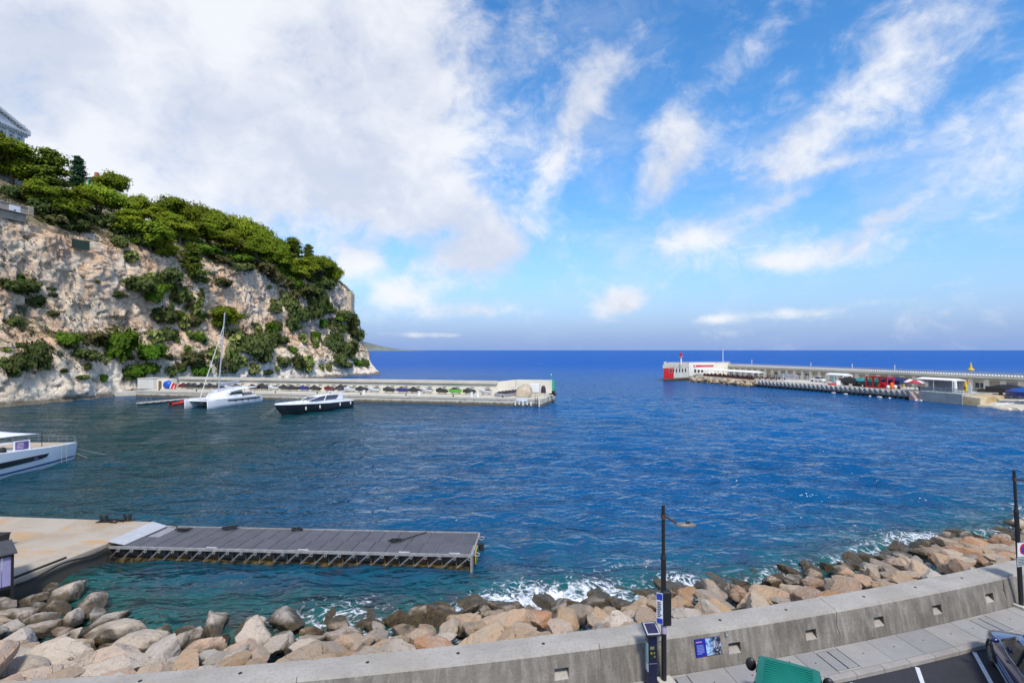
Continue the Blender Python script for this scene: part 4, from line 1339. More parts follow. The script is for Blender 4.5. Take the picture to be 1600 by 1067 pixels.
def build_dock():
    z = 1.1
    A, B, Cc, D = P(-60, 804, z), P(242, 815, z), P(166, 849, z), P(20, 906, z)
    E = P(-60, 930, z)
    root = thing('concrete_dock', 'rust stained pale concrete dock at the left leading to the pontoon', 'dock', ((A.x + Cc.x) / 2, 29, 0))
    m = bpy.data.materials.new('stained_dock_concrete'); m.use_nodes = True
    g = NG(m.node_tree); b = m.node_tree.nodes['Principled BSDF']; tc = g.n('ShaderNodeTexCoord'); co = tc.outputs['Object']
    n = g.noise(co, .35, 6, .62, .5); n2 = g.noise(g.scale(co, (.6, 1.6, 1)), .5, 6, .65); n3 = g.noise(co, 9, 4, .6)
    sz = g.n('ShaderNodeSeparateXYZ'); g.put(sz.inputs[0], co)
    c = g.mix(g.ramp(n, .36, .64), (.36, .275, .19), (.42, .36, .285))
    c = g.mix(g.m('MULTIPLY', g.ramp(n2, .54, .68), .8), c, (.48, .27, .10))
    c = g.mix(g.m('MULTIPLY', g.ramp(g.noise(g.v('ADD', co, (5, 3, 0)), .9, 6, .7), .56, .7), .55), c, (.40, .38, .36))
    c = g.mix(g.m('MULTIPLY', g.ramp(n3, .55, .7), .2), c, (.25, .2, .16))
    low_dark = g.ramp(g.m('ADD', sz.outputs[2], g.m('MULTIPLY', g.m('SUBTRACT', n, .5), .4)), 1.0, .72)  # tide stain carried up the side, painting in its shade as well
    c = g.mix(g.m('MULTIPLY', low_dark, .9), c, (.035, .032, .028))
    g.put(b.inputs['Base Color'], c); b.inputs['Roughness'].default_value = .8; g.put(b.inputs['Normal'], g.bump(n3, .01))
    back = Vector((-70, A.y, 0))
    MB().prism([D, Cc, B, A, Vector((-75, A.y + .5, 0)), Vector((-75, D.y - .3, 0))], -2.5, z).build('deck', m, root, local=False, bevel=.04)
    # rubber fender hung along the side, and its chain
    m2 = MB(); pts = [Cc + (D - Cc) * t + Vector((.10, 0, -.20 - .10 * math.sin(t * 9))) for t in np.linspace(.02, .98, 24)]
    m2.tube(pts, .045, 8).build('fender_strip', RUBBER, root, 40, local=False)
    m3 = MB(); m3.tube([Cc + (D - Cc) * t + Vector((-.12, 0, .05)) for t in np.linspace(.45, 1.0, 10)], .06, 8).build('edge_pipe', RUBBER, root, 40, local=False)
    # ramp plate down to the pontoon
    q = [P(168, 846.5, z + .05), P(195, 851.5, .86), P(262, 822.0, .86), P(238, 815.0, z + .05)]
    rp = thing('ramp_plate', 'light grey ribbed metal ramp between the concrete dock and the pontoon', 'ramp', (q[0] + q[2]) / 2)
    rm = M('ribbed_aluminium', (.50, .51, .53), .5, var=.06, scale=2, metal=.2)
    up = Vector((0, 0, .03))
    MB().add([*q, *[p + up for p in q]], [(3, 2, 1, 0), (4, 5, 6, 7), (0, 1, 5, 4), (1, 2, 6, 5), (2, 3, 7, 6), (3, 0, 4, 7)]).build('plate', rm, rp, local=False)
    rib = M('ramp_rib', (.40, .41, .44), .5)
    for k in range(26):
        t = (k + .5) / 26
        a = q[0].lerp(q[3], t) + up; b_ = q[1].lerp(q[2], t) + up
        MB().tube([a.lerp(b_, .03), a.lerp(b_, .97)], .022, 6).build('rib', rib, rp, local=False)
    # bollards
    for i, (u, v, lab) in enumerate(((162, 815, 'black twin-horned bollard on the dock edge, the left one of two'), (199, 813, 'black twin-horned bollard on the dock edge nearer the ramp'))):
        q = P(u, v, z)
        bo = thing('bollard', lab, 'bollard', (q.x, q.y, z), .1, 'bollards on the dock edge')
        MB().b2(-.36, .36, -.2, .2, 0, .05).build('base_plate', BLACK, bo)
        bd = MB()
        for s in (-1, 1):
            bd.tube([(s * .14, 0, .04), (s * .13, 0, .25), (s * .20, 0, .42)], [.10, .075, .09], 10)
        bd.tube([(-.24, 0, .26), (.24, 0, .26)], .05, 8)
        bd.build('horns', BLACK, bo, 40)
    rng = random.Random(8)

    def rope_coil(u, v, zz, label, tail=None, r=.28):
        q = P(u, v, zz)
        pts = []
        for k in range(26):
            a = k * .9 + rng.uniform(-.5, .5); rr = 1.9 * r * rng.uniform(.3, 1.0)
            pts.append(q + Vector((1.5 * rr * math.cos(a), .8 * rr * math.sin(a), .03 + .10 * rng.random())))
        if tail: pts += [pts[-1].lerp(Vector(t), s) for t in tail[:1] for s in (.3, .6, 1)] + [Vector(t) for t in tail[1:]]
        o = MB().tube(pts, .026, 6).build('mooring_rope', ROPE_DK, None, 40)
        tag(o, label, 'rope')
    rope_coil(176, 815, z, 'black rope heaped between the two dock bollards', r=.3)
    pz = .88
    rope_coil(287, 829, pz, 'black rope trailing across the pontoon deck nearest the ramp', [P(276, 826, pz + .03), P(277, 822, pz + .03), P(268, 819.5, pz + .03)], .2)
    rope_coil(360, 826, pz, 'tight knot of black rope at the pontoon far edge, second from the ramp', [P(368, 823, pz + .1), P(371, 819, pz + .3)], .2)
    rope_coil(464, 828, pz, 'small black rope knot at the middle of the pontoon far edge', [P(470, 826, pz + .1)], .16)
    rope_coil(619, 845.5, pz, 'black rope laid straight from the pontoon deck out over its far edge', [P(632, 842, pz + .03), P(665, 831.5, pz + .03), P(672, 829, .4)], .17)
    # kiosk
    kq = P(21, 917, 1.1); ka = R(50)
    ks = thing('dock_shed', 'small lilac plank shed with black frame at the dock corner, cut by the left edge', 'shed', (kq.x - 1.52 * math.cos(ka), kq.y - 1.52 * math.sin(ka), 1.1), ka)
    lil = M('lilac_planks', (.30, .28, .48), .6, var=.06, scale=2)
    kk = 9
    for k in range(kk):
        x = -1.45 + (k + .5) * 2.9 / kk
        MB().b2(x - .15, x + .15, -.025, .03, .12, 1.45).build('plank', lil, ks, bevel=.01)
    for k in range(5):
        y = .12 + k * .32
        MB().b2(1.42, 1.47, y - .15, y + .15, .12, 1.45).build('plank', lil, ks, bevel=.01)
    for (x, y) in ((-1.47, -.02), (1.47, -.02), (1.47, 1.6), (-1.47, 1.6)): MB().b2(x - .05, x + .05, y - .05, y + .05, -.9, 1.5).build('post', BLACK, ks)
    MB().b2(-1.5, 1.5, -.06, .05, .0, .12).build('sill', BLACK, ks); MB().b2(-1.5, 1.5, -.07, .06, 1.45, 1.56).build('top_rail', BLACK, ks)
    MB().add([(-1.6, -.2, 1.57), (1.62, -.2, 1.57), (1.62, 1.8, 1.70), (-1.6, 1.8, 1.70), (-1.6, -.2, 1.62), (1.62, -.2, 1.62), (1.62, 1.8, 1.75), (-1.6, 1.8, 1.75)], [(3, 2, 1, 0), (4, 5, 6, 7), (0, 1, 5, 4), (1, 2, 6, 5), (2, 3, 7, 6), (3, 0, 4, 7)]).build('roof', M('dark_roof_sheet', (.05, .05, .06), .5), ks)
    q = P(1, 866, 1.1)
    bn = thing('dock_bin', 'black lidded bin behind the lilac shed at the left edge', 'bin', (q.x - 1.0, q.y + .8, 1.1))
    MB().loft([[(-.3, -.3, 0), (.3, -.3, 0), (.3, .3, 0), (-.3, .3, 0)], [(-.36, -.36, .7), (.36, -.36, .7), (.36, .36, .7), (-.36, .36, .7)]]).build('body', BLACK, bn)
    MB().b2(-.40, .40, -.40, .40, .7, .78).build('lid', RUBBER, bn, bevel=.03)


def build_pontoon():
    z = .84
    fl, fr, br, bl = P(164, 854, z), P(738, 867.6, z), P(752, 832.6, z), P(258, 820, z)
    ax = (fr - fl); L = ax.length; ax.normalize(); ay = Vector((-ax.y, ax.x, 0)); W = 3.45
    root = thing('pontoon', 'long floating pontoon with dark grey panel deck and diagonal struts along its side', 'pontoon', (fl.x, fl.y, 0), math.atan2(ax.y, ax.x))
    deck = M('dark_grey_deck_panel', (.098, .097, .11), .75, col2=(.082, .081, .092), scale=1.5, bump=.006, bscale=60, rnd=.10, fine=.15)
    gal = M('galvanised_edge', (.36, .365, .37), .55, col2=(.24, .225, .21), scale=2.5, metal=.2); strutm = M('dull_strut', (.30, .30, .305), .6, col2=(.12, .10, .085), scale=3, metal=.2)
    side = bpy.data.materials.new('rusty_pontoon_side'); side.use_nodes = True
    g = NG(side.node_tree); b = side.node_tree.nodes['Principled BSDF']; tc = g.n('ShaderNodeTexCoord'); co = tc.outputs['Object']
    n = g.noise(co, .7, 5, .6); n2 = g.noise(g.scale(co, (2.2, 1, .5)), .9, 6, .65); sz = g.n('ShaderNodeSeparateXYZ'); g.put(sz.inputs[0], co)
    c = g.mix(g.ramp(n, .4, .6), (.16, .155, .15), (.09, .085, .08)); c = g.mix(g.m('MULTIPLY', g.ramp(n2, .5, .62), .9), c, (.20, .07, .022))
    c = g.mix(g.ramp(g.m('ADD', sz.outputs[2], g.m('MULTIPLY', n, .3)), .42, .25), c, g.mix(g.ramp(n2, .4, .6), (.02, .02, .016), (.16, .10, .02)))
    g.put(b.inputs['Base Color'], c); b.inputs['Roughness'].default_value = .7
    MB().b2(.05, L - .05, .55, W - .1, -.4, z - .10).build('float', side, root)
    nx = 19
    cell = (L - 2.9) / nx
    for i in range(nx + 2):
        for j in range(2):
            x0 = 2.75 + (i - 2) * cell + (.12 if j else 0)
            x1 = x0 + cell
            x0 = max(x0, .10 + (1 - j) * .6 + j * 1.7); x1 = min(x1, L - .08)
            if x1 - x0 < .2: continue
            y0, y1 = (.10, .98 * W / 2 - .04) if j == 0 else (.98 * W / 2 - .03, W - .12)
            MB().b2(x0 + .022, x1 - .022, y0, y1, z - .06, z).build('deck_panel', deck, root, bevel=.006)
    MB().b2(.05, L - .05, .06, W - .06, z - .10, z - .062).build('deck_frame', M('joint_grey', (.30, .29, .31), .7), root)
    MB().b2(0, L, -.02, .08, z - .10, z + .035).build('edge_rail', gal, root)
    MB().b2(0, L, W - .08, W + .02, z - .10, z + .035).build('edge_rail', gal, root)
    MB().b2(L - .06, L + .03, .082, W - .082, z - .10, z + .035).build('edge_rail', gal, root)
    ns = 26
    for k in range(ns):
        x = .5 + k * (L - 1.0) / (ns - 1)
        MB().tube([(x + .30, -.02, z - .13), (x - .34, .12, .12)], .044, 6).build('strut', strutm, root)
        MB().tube([(x + .34 + .07 * math.cos(a), -.05, z - .17 + .07 * math.sin(a)) for a in np.linspace(0, 6.28, 13)], .018, 5).build('mooring_ring', gal, root)
        MB().b2(x - .46, x - .40, .36, .56, .05, z - .11).build('web_plate', side, root)
    MB().b2(0, .10, 0, .5, -.2, z - .1).build('end_post', gal, root); MB().b2(L - .12, L, 0, .5, -.3, z - .1).build('end_post', gal, root)
    MB().b2(.0, L, .30, .42, -.15, .10).build('wale', side, root)
    yel = M('yellow_paint', (.62, .46, .01), .5, var=.1)
    MB().box((L + .06, 1.30, .36), (.05, .95, .72)).build('end_board', yel, root)
    for y in (1.05, 1.4, 1.65): MB().box((L + .09, y, .38), (.02, .10, .5)).build('board_mark', BLACK, root)
    for y in (.3, 2.7):
        MB().tube([(L + .20 + .16 * math.cos(a), y, z - .05 + .09 * math.sin(a)) for a in np.linspace(0, 6.28, 13)], .03, 6).build('mooring_ring', gal, root)
    MB().loft([[(L + .16 + .16 * math.cos(a), 2.75, zz + .16 * math.sin(a) * 0) for a in ()] or [(L + .18 + .15 * math.cos(a), 2.75 + .15 * math.sin(a), zz) for a in np.linspace(0, 6.28, 13)[:-1]] for zz in (-.2, .45)]).build('fender', RUBBER, root, 40)
    for x in (6.2, 11.5, 17.2, 20.0):
        q = MB(); q.b2(x - .3, x + .3, .09, .16, z + .036, z + .07); q.build('cleat', M('white_cleat', (.6, .6, .62), .4), root, bevel=.01)


build_dock()
build_pontoon()
# ------------------------------------------------------------------ boats
def hull_rings(st):
    """(x, half beam at sheer, half beam at water, keel z, sheer z) -> closed rings, deck included"""
    rings = []
    for (x, bs, bw, k, h, *off) in st:
        dx = off[0] if off else 0.0                     # rake: sheer shifted forward
        half = [(0, k, 0), (bw * .55, k * .75, 0), (bw, 0.0, .15), (bw + (bs - bw) * .45, h * .35, .4), (bw + (bs - bw) * .85, h * .75, .8), (bs, h, 1)]
        ring = [(x + dx * t, y, z) for y, z, t in half] + [(x + dx, bs * .93, h + .03), (x + dx, -bs * .93, h + .03)] + [(x + dx * t, -y, z) for y, z, t in half[:0:-1]]
        rings.append(ring)
    return rings


def rail(parent, pts, h, n=None, r=.02, mat=None, mid=True, name='guard_rail'):
    m = MB()
    top = [Vector(p) + Vector((0, 0, h)) for p in pts]
    m.tube(top, r, 6)
    if mid: m.tube([Vector(p) + Vector((0, 0, h * .5)) for p in pts], r * .7, 6)
    for p in pts: m.tube([p, Vector(p) + Vector((0, 0, h))], r, 6)
    return m.build(name, mat or STEEL, parent)


def build_sail_cat():
    bow = (P(325, 638.5, 0) + P(288, 640, 0)) / 2; stern = P(410, 626, 0) + Vector((-2.7, .6, 0))
    hd = Vector((-.21, -.978, 0)); L = 15.6
    ctr = P(325, 638.8, 0) + Vector((-.978, .21, 0)) * 2.95
    root = thing('sailing_catamaran', 'white sailing catamaran with tall bare mast moored before the breakwater', 'boat', (ctr.x, ctr.y, 0), math.atan2(hd.y, hd.x))
    blue = M('navy_boot_stripe', (.012, .03, .13), .3)
    for s in (1, -1):
        st = [(-L, .75, .70, -.3, 1.2), (-L + .5, .85, .8, -.4, 1.55), (-10, 1.0, .85, -.5, 1.72), (-5, .95, .75, -.5, 1.76), (-2, .62, .45, -.45, 1.78), (-.6, .34, .16, -.4, 1.80), (-.05, .16, .03, -.3, 1.80)]
        rg = [[(x, y + s * 2.75, z) for x, y, z in r] for r in hull_rings(st)]
        h = MB().loft(rg).build('hull', GEL, root, 50)
        # stripe above the water and hull window on the outer side
        for side in (1, -1):
            m = MB()
            pts = [(-L + .3, .76), (-10, .865), (-5, .765), (-2, .46), (-.6, .17), (-.1, .045)]
            V = [(x, s * 2.75 + side * (w + .016), z) for x, w in pts for z in (.16, .30)]
            m.add(V, [(2 * i, 2 * i + 2, 2 * i + 3, 2 * i + 1) for i in range(len(pts) - 1)]); m.build('waterline_stripe', blue, root)
        m = MB()
        pts = [(-L + 1.2, 1.01), (-10, 1.0), (-7, .985), (-4.6, .925)]
        V = [(x, s * (2.75 + w * .985 + .012), z + .05 * i) for i, (x, w) in enumerate(pts) for z in (1.02, 1.30)]
        m.add(V, [(2 * i, 2 * i + 2, 2 * i + 3, 2 * i + 1) for i in range(len(pts) - 1)]); m.build('hull_window', DARKG, root)
        for x in (-6.6, -8.6, -10.4, -12.6):
            MB().ball((x, s * (2.75 + 1.14), 1.15), (.14, .12, .26), 8, 6).build('fender', RUBBER, root, True)
        rail(root, [(-.4, s * 2.75, 1.8), (-2.5, s * 3.2, 1.78), (-4.8, s * 3.55, 1.76), (-7.2, s * 3.65, 1.74), (-9.6, s * 3.65, 1.72)], .62)
    MB().loft([[(x, 2.6, .85 + dz), (x, 2.6, 1.77), (x, -2.6, 1.77), (x, -2.6, .85 + dz)] for x, dz in ((-L + 1.0, 0), (-6, 0), (-3.6, .35), (-3.2, .7))]).build('bridge_deck', GEL, root)
    MB().tube([(-.9, -2.7, 1.45), (-.9, 2.7, 1.45)], .13, 10).build('cross_beam', GEL, root, 40)
    MB().b2(-3.2, -1.0, -2.5, 2.5, 1.42, 1.45).build('trampoline', M('pale_net', (.52, .53, .55), .8), root)
    # coach roof with dark wrap-round windows
    def cr(x, w, z): return [(x, w, 1.76), (x, w * .96, z - .15), (x, w * .80, z), (x, -w * .80, z), (x, -w * .96, z - .15), (x, -w, 1.76)]
    MB().loft([cr(-3.9, 1.3, 2.0), cr(-4.8, 1.9, 2.55), cr(-6.2, 2.3, 3.0), cr(-9.5, 2.5, 3.15), cr(-10.2, 2.5, 3.1)]).build('coach_roof', GEL, root, 40)
    MB().loft([[(x, w, z0), (x, w * .985, z1), (x, -w * .985, z1), (x, -w, z0)] for x, w, z0, z1 in ((-6.6, 2.40, 2.35, 2.60), (-7.6, 2.46, 2.32, 2.82), (-10.21, 2.56, 2.30, 2.85))]).build('cabin_window', DARKG, root)
    tp = MB(); tp.loft([[(x, 2.7, z), (x, 2.5, z + .14), (x, -2.5, z + .14), (x, -2.7, z)] for x, z in ((-7.0, 3.02), (-9.0, 3.25), (-12.0, 3.45), (-14.6, 3.45))]); tp.build('bimini', M('white_canvas', (.72, .73, .78), .7), root, 40)
    for x in (-11.0, -14.2):
        for s in (1, -1): MB().tube([(x, s * 2.4, 1.7), (x, s * 2.4, 3.46)], .04, 6).build('bimini_post', STEEL, root)
    MB().b2(-14.8, -10.3, -2.3, 2.3, 1.74, 1.80).build('cockpit_floor', TEAK, root)
    MB().box((-12.6, 1.6, 2.1), (2.6, .7, .5)).build('cockpit_seat', M('grey_cushion', (.25, .26, .30), .8), root)
    # rig
    mx = -6.0; mt = (mx - .55, .95, 20.2)
    MB().tube([(mx, 0, 2.9), mt], [.16, .11], 10).build('mast', M('mast_alloy', (.55, .57, .62), .35, metal=.4), root, 40)
    MB().tube([(mx - .15, 0, 4.3), (mx - 6.2, 0, 4.6)], .13, 8).build('boom', M('mast_alloy', (.55, .57, .62), .35), root, 40)
    MB().tube([(mx - .4, 0, 4.62), (mx - 6.0, 0, 4.9)], [.20, .16], 8).build('sail_bag', M('grey_sailcloth', (.45, .46, .52), .8), root, 40)
    MB().tube([(-.95, 0, 1.7), (mx - .42, .78, 17.2)], [.10, .06], 8).build('furled_jib', M('furled_cloth', (.70, .68, .63), .8), root, 40)
    for zz in (7.4, 12.2):
        for s in (1, -1): MB().tube([(mx - .25, .055 * (zz - 2.9), zz), (mx - .7, .055 * (zz - 2.9) + s * 1.2, zz + .15)], .035, 6).build('spreader', STEEL, root)
    st = MB()
    for s in (1, -1):
        st.tube([(mx - .45, .86, 18.5), (mx - .7, .52 + s * 1.2, 12.35), (mx - .7, .26 + s * 1.2, 7.55), (mx - 1.2, s * 3.55, 1.76)], .018, 4)
        st.tube([(mx - .3, .51, 12.2), (mx - 1.2, s * 3.5, 1.76)], .014, 4)
    st.tube([mt, (-L + 1, 0, 3.4)], .014, 4)
    st.build('rigging', STEEL, root)
    MB().tube([mt, (mt[0], mt[1], mt[2] + .7)], .015, 4).build('masthead_aerial', BLACK, root)


def build_motor_yacht():
    bow = P(441, 648.8, 0); st_ = P(540, 635.0, 0)
    hd = (bow - st_).normalized(); L = (bow - st_).length
    rt = Vector((hd.y, -hd.x, 0))
    org = bow + rt * -.2
    root = thing('motor_yacht', 'dark hulled sports motor yacht with white deck moored beside the breakwater', 'boat', (org.x, org.y, 0), math.atan2(hd.y, hd.x))
    navy = M('dark_hull_paint', (.026, .029, .038), .3, var=.1, scale=.5, coat=.3)
    st = [(-L, 2.1, 1.95, -.5, 1.35), (-L + 2, 2.3, 2.1, -.6, 1.42), (-9, 2.35, 2.0, -.7, 1.55, .1), (-5.5, 2.15, 1.5, -.7, 1.72, .3), (-2.6, 1.6, .8, -.6, 1.86, .8), (-1.0, .95, .3, -.5, 1.96, 1.3), (-.1, .18, .03, -.2, 2.05, 2.0)]
    MB().loft(hull_rings(st)).build('hull', navy, root, 50)
    wh = GEL
    dk = []
    for x, b, z, cr in ((-L + .05, 2.0, 1.42, .03), (-13, 2.18, 1.47, .05), (-9, 2.25, 1.60, .2), (-5.4, 2.02, 1.77, .35), (-2.0, 1.45, 1.91, .25), (.2, .80, 2.02, .12), (1.75, .12, 2.10, .02)):
        dk.append([(x, b + .10, z - .10), (x, b + .06, z + .12), (x, b * .75, z + .18), (x, b * .35, z + .22 + cr), (x, 0, z + .24 + cr), (x, -b * .35, z + .22 + cr), (x, -b * .75, z + .18), (x, -b - .06, z + .12), (x, -b - .10, z - .10)])
    MB().loft(dk).build('deck', wh, root, 40)
    cab = []
    for x, w, z in ((-4.9, .9, 2.30), (-5.8, 1.35, 2.52), (-7.2, 1.6, 2.88), (-9.2, 1.68, 3.05), (-11.6, 1.65, 2.98), (-12.4, 1.6, 2.85)):
        cab.append([(x, w * 1.08, 1.9), (x, w, z - .12), (x, w * .82, z), (x, -w * .82, z), (x, -w, z - .12), (x, -w * 1.08, 1.9)])
    MB().loft(cab).build('windscreen', M('tinted_screen', (.06, .06, .10), .08, spec=.8), root, 40)
    rf = []
    for x, w, z in ((-7.0, 1.25, 2.86), (-8.0, 1.5, 3.02), (-9.4, 1.58, 3.10), (-11.8, 1.55, 3.03), (-12.6, 1.5, 2.88)):
        rf.append([(x, w, z - .06), (x, w * .9, z + .05), (x, -w * .9, z + .05), (x, -w, z - .06)])
    MB().loft(rf).build('hard_top', wh, root, 40)
    for s in (1, -1):
        MB().tube([(-5.0, s * .95, 2.25), (-7.2, s * 1.52, 2.90)], .07, 6).build('screen_pillar', wh, root)
        MB().tube([(-8.2, s * 1.78, 2.0), (-9.0, s * 1.62, 3.04)], .09, 6).build('screen_pillar', wh, root)
        MB().add([(-11.2, s * 1.80, 1.8), (-13.2, s * 1.8, 1.75), (-13.6, s * 1.7, 3.30), (-13.0, s * 1.7, 3.30), (-11.2, s * 1.72, 1.8), (-13.2, s * 1.72, 1.75), (-13.6, s * 1.62, 3.30), (-13.0, s * 1.62, 3.30)], [(0, 1, 2, 3), (7, 6, 5, 4), (0, 4, 5, 1), (1, 5, 6, 2), (2, 6, 7, 3), (3, 7, 4, 0)]).build('arch_leg', wh, root)
        MB().b2(-13.2, -5.4, s * 1.94 - .09, s * 1.94 + .09, 1.62, 2.12).build('cabin_side', wh, root)
        ps = [(x, s * b, z) for x, b, z in ((1.55, .15, 2.2), (.3, .75, 2.14), (-1.4, 1.25, 2.06), (-3.2, 1.65, 1.98))]
        rail(root, ps, .75)
    MB().b2(-13.65, -13.0, -1.7, 1.7, 3.28, 3.40).build('radar_arch', wh, root)
    for y in (-1.2, -.4, .4, 1.2): MB().tube([(-13.3, y, 3.40), (-13.3, y, 4.1)], .03, 5).build('aerial', STEEL, root)
    MB().tube([(-13.3, -1.3, 4.1), (-13.3, 1.3, 4.1)], .03, 5).build('aerial_bar', STEEL, root)
    for x, b in ((-3.6, 1.72), (-6.6, 2.22), (-11.9, 2.28), (-15.0, 2.2)):
        MB().ball((x, b + .16, .98), (.15, .14, .38), 10, 8).build('fender', M('white_fender', (.74, .74, .70), .45), root, True)
        MB().tube([(x, b + .14, 1.3), (x, b, 1.75)], .012, 4).build('fender_line', ROPE_LT, root)
    for i, (dx, dy) in enumerate(((5.2, 1.0), (3.6, -1.6))):
        MB().tube(catenary((1.3, 0, 1.9), (dx, dy, 0.0), .1), .02, 5).build('mooring_line', ROPE_LT, root)
    return root


def build_near_cat():
    bw = P(125, 716.5, 0)
    root = thing('moored_catamaran', 'large white catamaran with blue stripe and railed foredeck cut by the left edge', 'boat', (bw.x - .75, bw.y, 0), math.pi / 2)
    blue = M('cobalt_stripe', (.012, .04, .22), .3)
    Lh = 16
    for s in (-1, 1):
        cy = 0 if s < 0 else 6.6
        st = [(-Lh, .95, .85, -.3, 1.6), (-11, 1.08, .95, -.5, 2.5), (-7, 1.08, .92, -.5, 2.25), (-4, .96, .78, -.5, 2.02), (-1.6, .74, .5, -.45, 1.88), (-.4, .56, .26, -.4, 1.84), (-.02, .44, .14, -.3, 1.80)]
        MB().loft([[(x, y + cy, z) for x, y, z in r] for r in hull_rings(st)]).build('hull', GEL, root, 50)
        pts = [(-Lh + .2, .86, 0), (-11, .965, 0), (-7, .935, 0), (-4, .795, 0), (-1.6, .515, 0), (-.4, .275, 0), (-.03, .155, 0)]
        for z0, z1, mt, nm in ((.30, .46, blue, 'waterline_stripe'),):
            for sd in (1, -1):
                m = MB(); V = [(x, cy + sd * (w + .03 + z * .10), z) for x, w, _ in pts for z in (z0, z1)]
                m.add(V, [(2 * i, 2 * i + 2, 2 * i + 3, 2 * i + 1) for i in range(len(pts) - 1)]); m.build(nm, mt, root)
    # dark hull window with its slanted front end (right-hand side of the near hull)
    pts = [(-13, 1.095, .95, 1.55), (-9, 1.09, .96, 1.52), (-6.2, 1.045, .99, 1.47), (-4.9, .985, 1.02, 1.44), (-4.35, .975, 1.10, 1.43), (-4.05, .965, 1.36, 1.42)]
    m = MB(); V = [(x, -(w + .012), z) for x, w, a, b in pts for z in (a, b)]
    m.add(V, [(2 * i, 2 * i + 2, 2 * i + 3, 2 * i + 1) for i in range(len(pts) - 1)]); m.build('hull_window', DARKG, root)
    MB().b2(-5.75, -5.35, -1.045, -1.03, 1.12, 1.28).build('window_sticker', M('sticker_violet', (.18, .10, .30), .5), root)
    MB().b2(-12, -.5, .4, 6.2, 1.45, 1.88).build('foredeck', TEAK, root)
    MB().tube([(-.5, .2, 1.55), (-.5, 6.4, 1.55)], .16, 10).build('cross_beam', GEL, root, 40)
    MB().loft([[(x, .62, 1.93 + dz), (x, -.62, 1.93 + dz), (x, -.62, 1.97 + dz), (x, .62, 1.97 + dz)] for x, dz in ((-9, .42), (-6, .22), (-3, .02), (-1.4, -.03))]).build('side_deck', TEAK, root)
    rail(root, [(-.15, y, 1.84) for y in (-.2, .6, 1.6, 2.6, 3.7, 4.8, 5.9, 6.6)], .70, mid=True)
    rail(root, [(x, -.72, 1.90 + .05 * max(0, -x - 1.5)) for x in (-.6,)] + [(-.2, -.40, 1.86)], .66)
    MB().tube([(-.2, -.3, 1.9), (.25, -.3, 2.2), (-.5, -.4, 2.5)], .03, 6).build('bow_roller', STEEL, root)
    MB().tube([(-3.6, .2, 2.05), (-3.6, .2, 3.35)], .035, 6).build('awning_pole', BLACK, root)
    # awning: saddle shaped sail
    n = 9; V = []
    A, B_, Cc, D_ = Vector((-3.6, .2, 3.36)), Vector((-11, -.6, 3.55)), Vector((-12, 5.8, 4.3)), Vector((-4.6, 5.6, 4.25))
    for i in range(n):
        for j in range(n):
            a, b = i / (n - 1), j / (n - 1)
            a2 = .5 + (a - .5) * (1 - .28 * (1 - (2 * b - 1) ** 2)); b2 = .5 + (b - .5) * (1 - .28 * (1 - (2 * a - 1) ** 2))
            q = A.lerp(B_, a2).lerp(D_.lerp(Cc, a2), b2); V.append(q)
    aw = MB(); F = []
    for i in range(n - 1):
        for j in range(n - 1): F.append((i * n + j, i * n + j + 1, (i + 1) * n + j + 1, (i + 1) * n + j))
    aw.add(V, F); o = aw.build('awning', M('white_awning', (.74, .76, .82), .7, var=.03), root, True)
    so = o.modifiers.new('thick', 'SOLIDIFY'); so.thickness = .015
    MB().b2(-16, -7.0, .6, 6.0, 1.88, 2.5).build('cabin_front', GEL, root, bevel=.15)
    MB().b2(-16, -8.2, .7, 5.9, 2.5, 3.6).build('cabin', GEL, root, bevel=.2)
    MB().b2(-10, -8.15, .9, 5.7, 2.7, 3.3).build('cabin_window', DARKG, root, bevel=.05)
    # for-sale board facing out over the near hull
    bd = thing('sales_board', 'white framed violet notice board on the deck of the left catamaran', 'notice board', (root.location.x + .35, root.location.y - 6.35, 2.12), R(62))
    MB().b2(-.62, .62, -.03, .03, .0, 1.0).build('board', M('white_sign', (.70, .71, .76), .5), bd)
    MB().b2(-.50, .50, -.045, -.03, .12, .92).build('print', M('violet_print', (.10, .06, .20), .5), bd)
    mm = MB(); text_lines(mm, Matrix.Translation((0, -.05, .52)), .8, .62, 5, 4, .012); mm.build('lettering', M('print_text', (.5, .45, .6), .5), bd)
    MB().ball((-8.6, -.7, 2.55), (.3, .25, .35), 10, 8).build('fender', RUBBER, root, True)
    for x in (-2.6, -2.0): MB().tube([(x, -.92, 1.9), (x, -1.02, .1)], .02, 5).build('boarding_line', ROPE_LT, root)
    for a, b in (((.0, -.2, 1.2), (2.2, -1.9, 0)), ((.0, -.2, .7), (.5, -1.3, -.02))):
        MB().tube(catenary(a, b, .06), .022, 5).build('mooring_line', ROPE_LT, root)


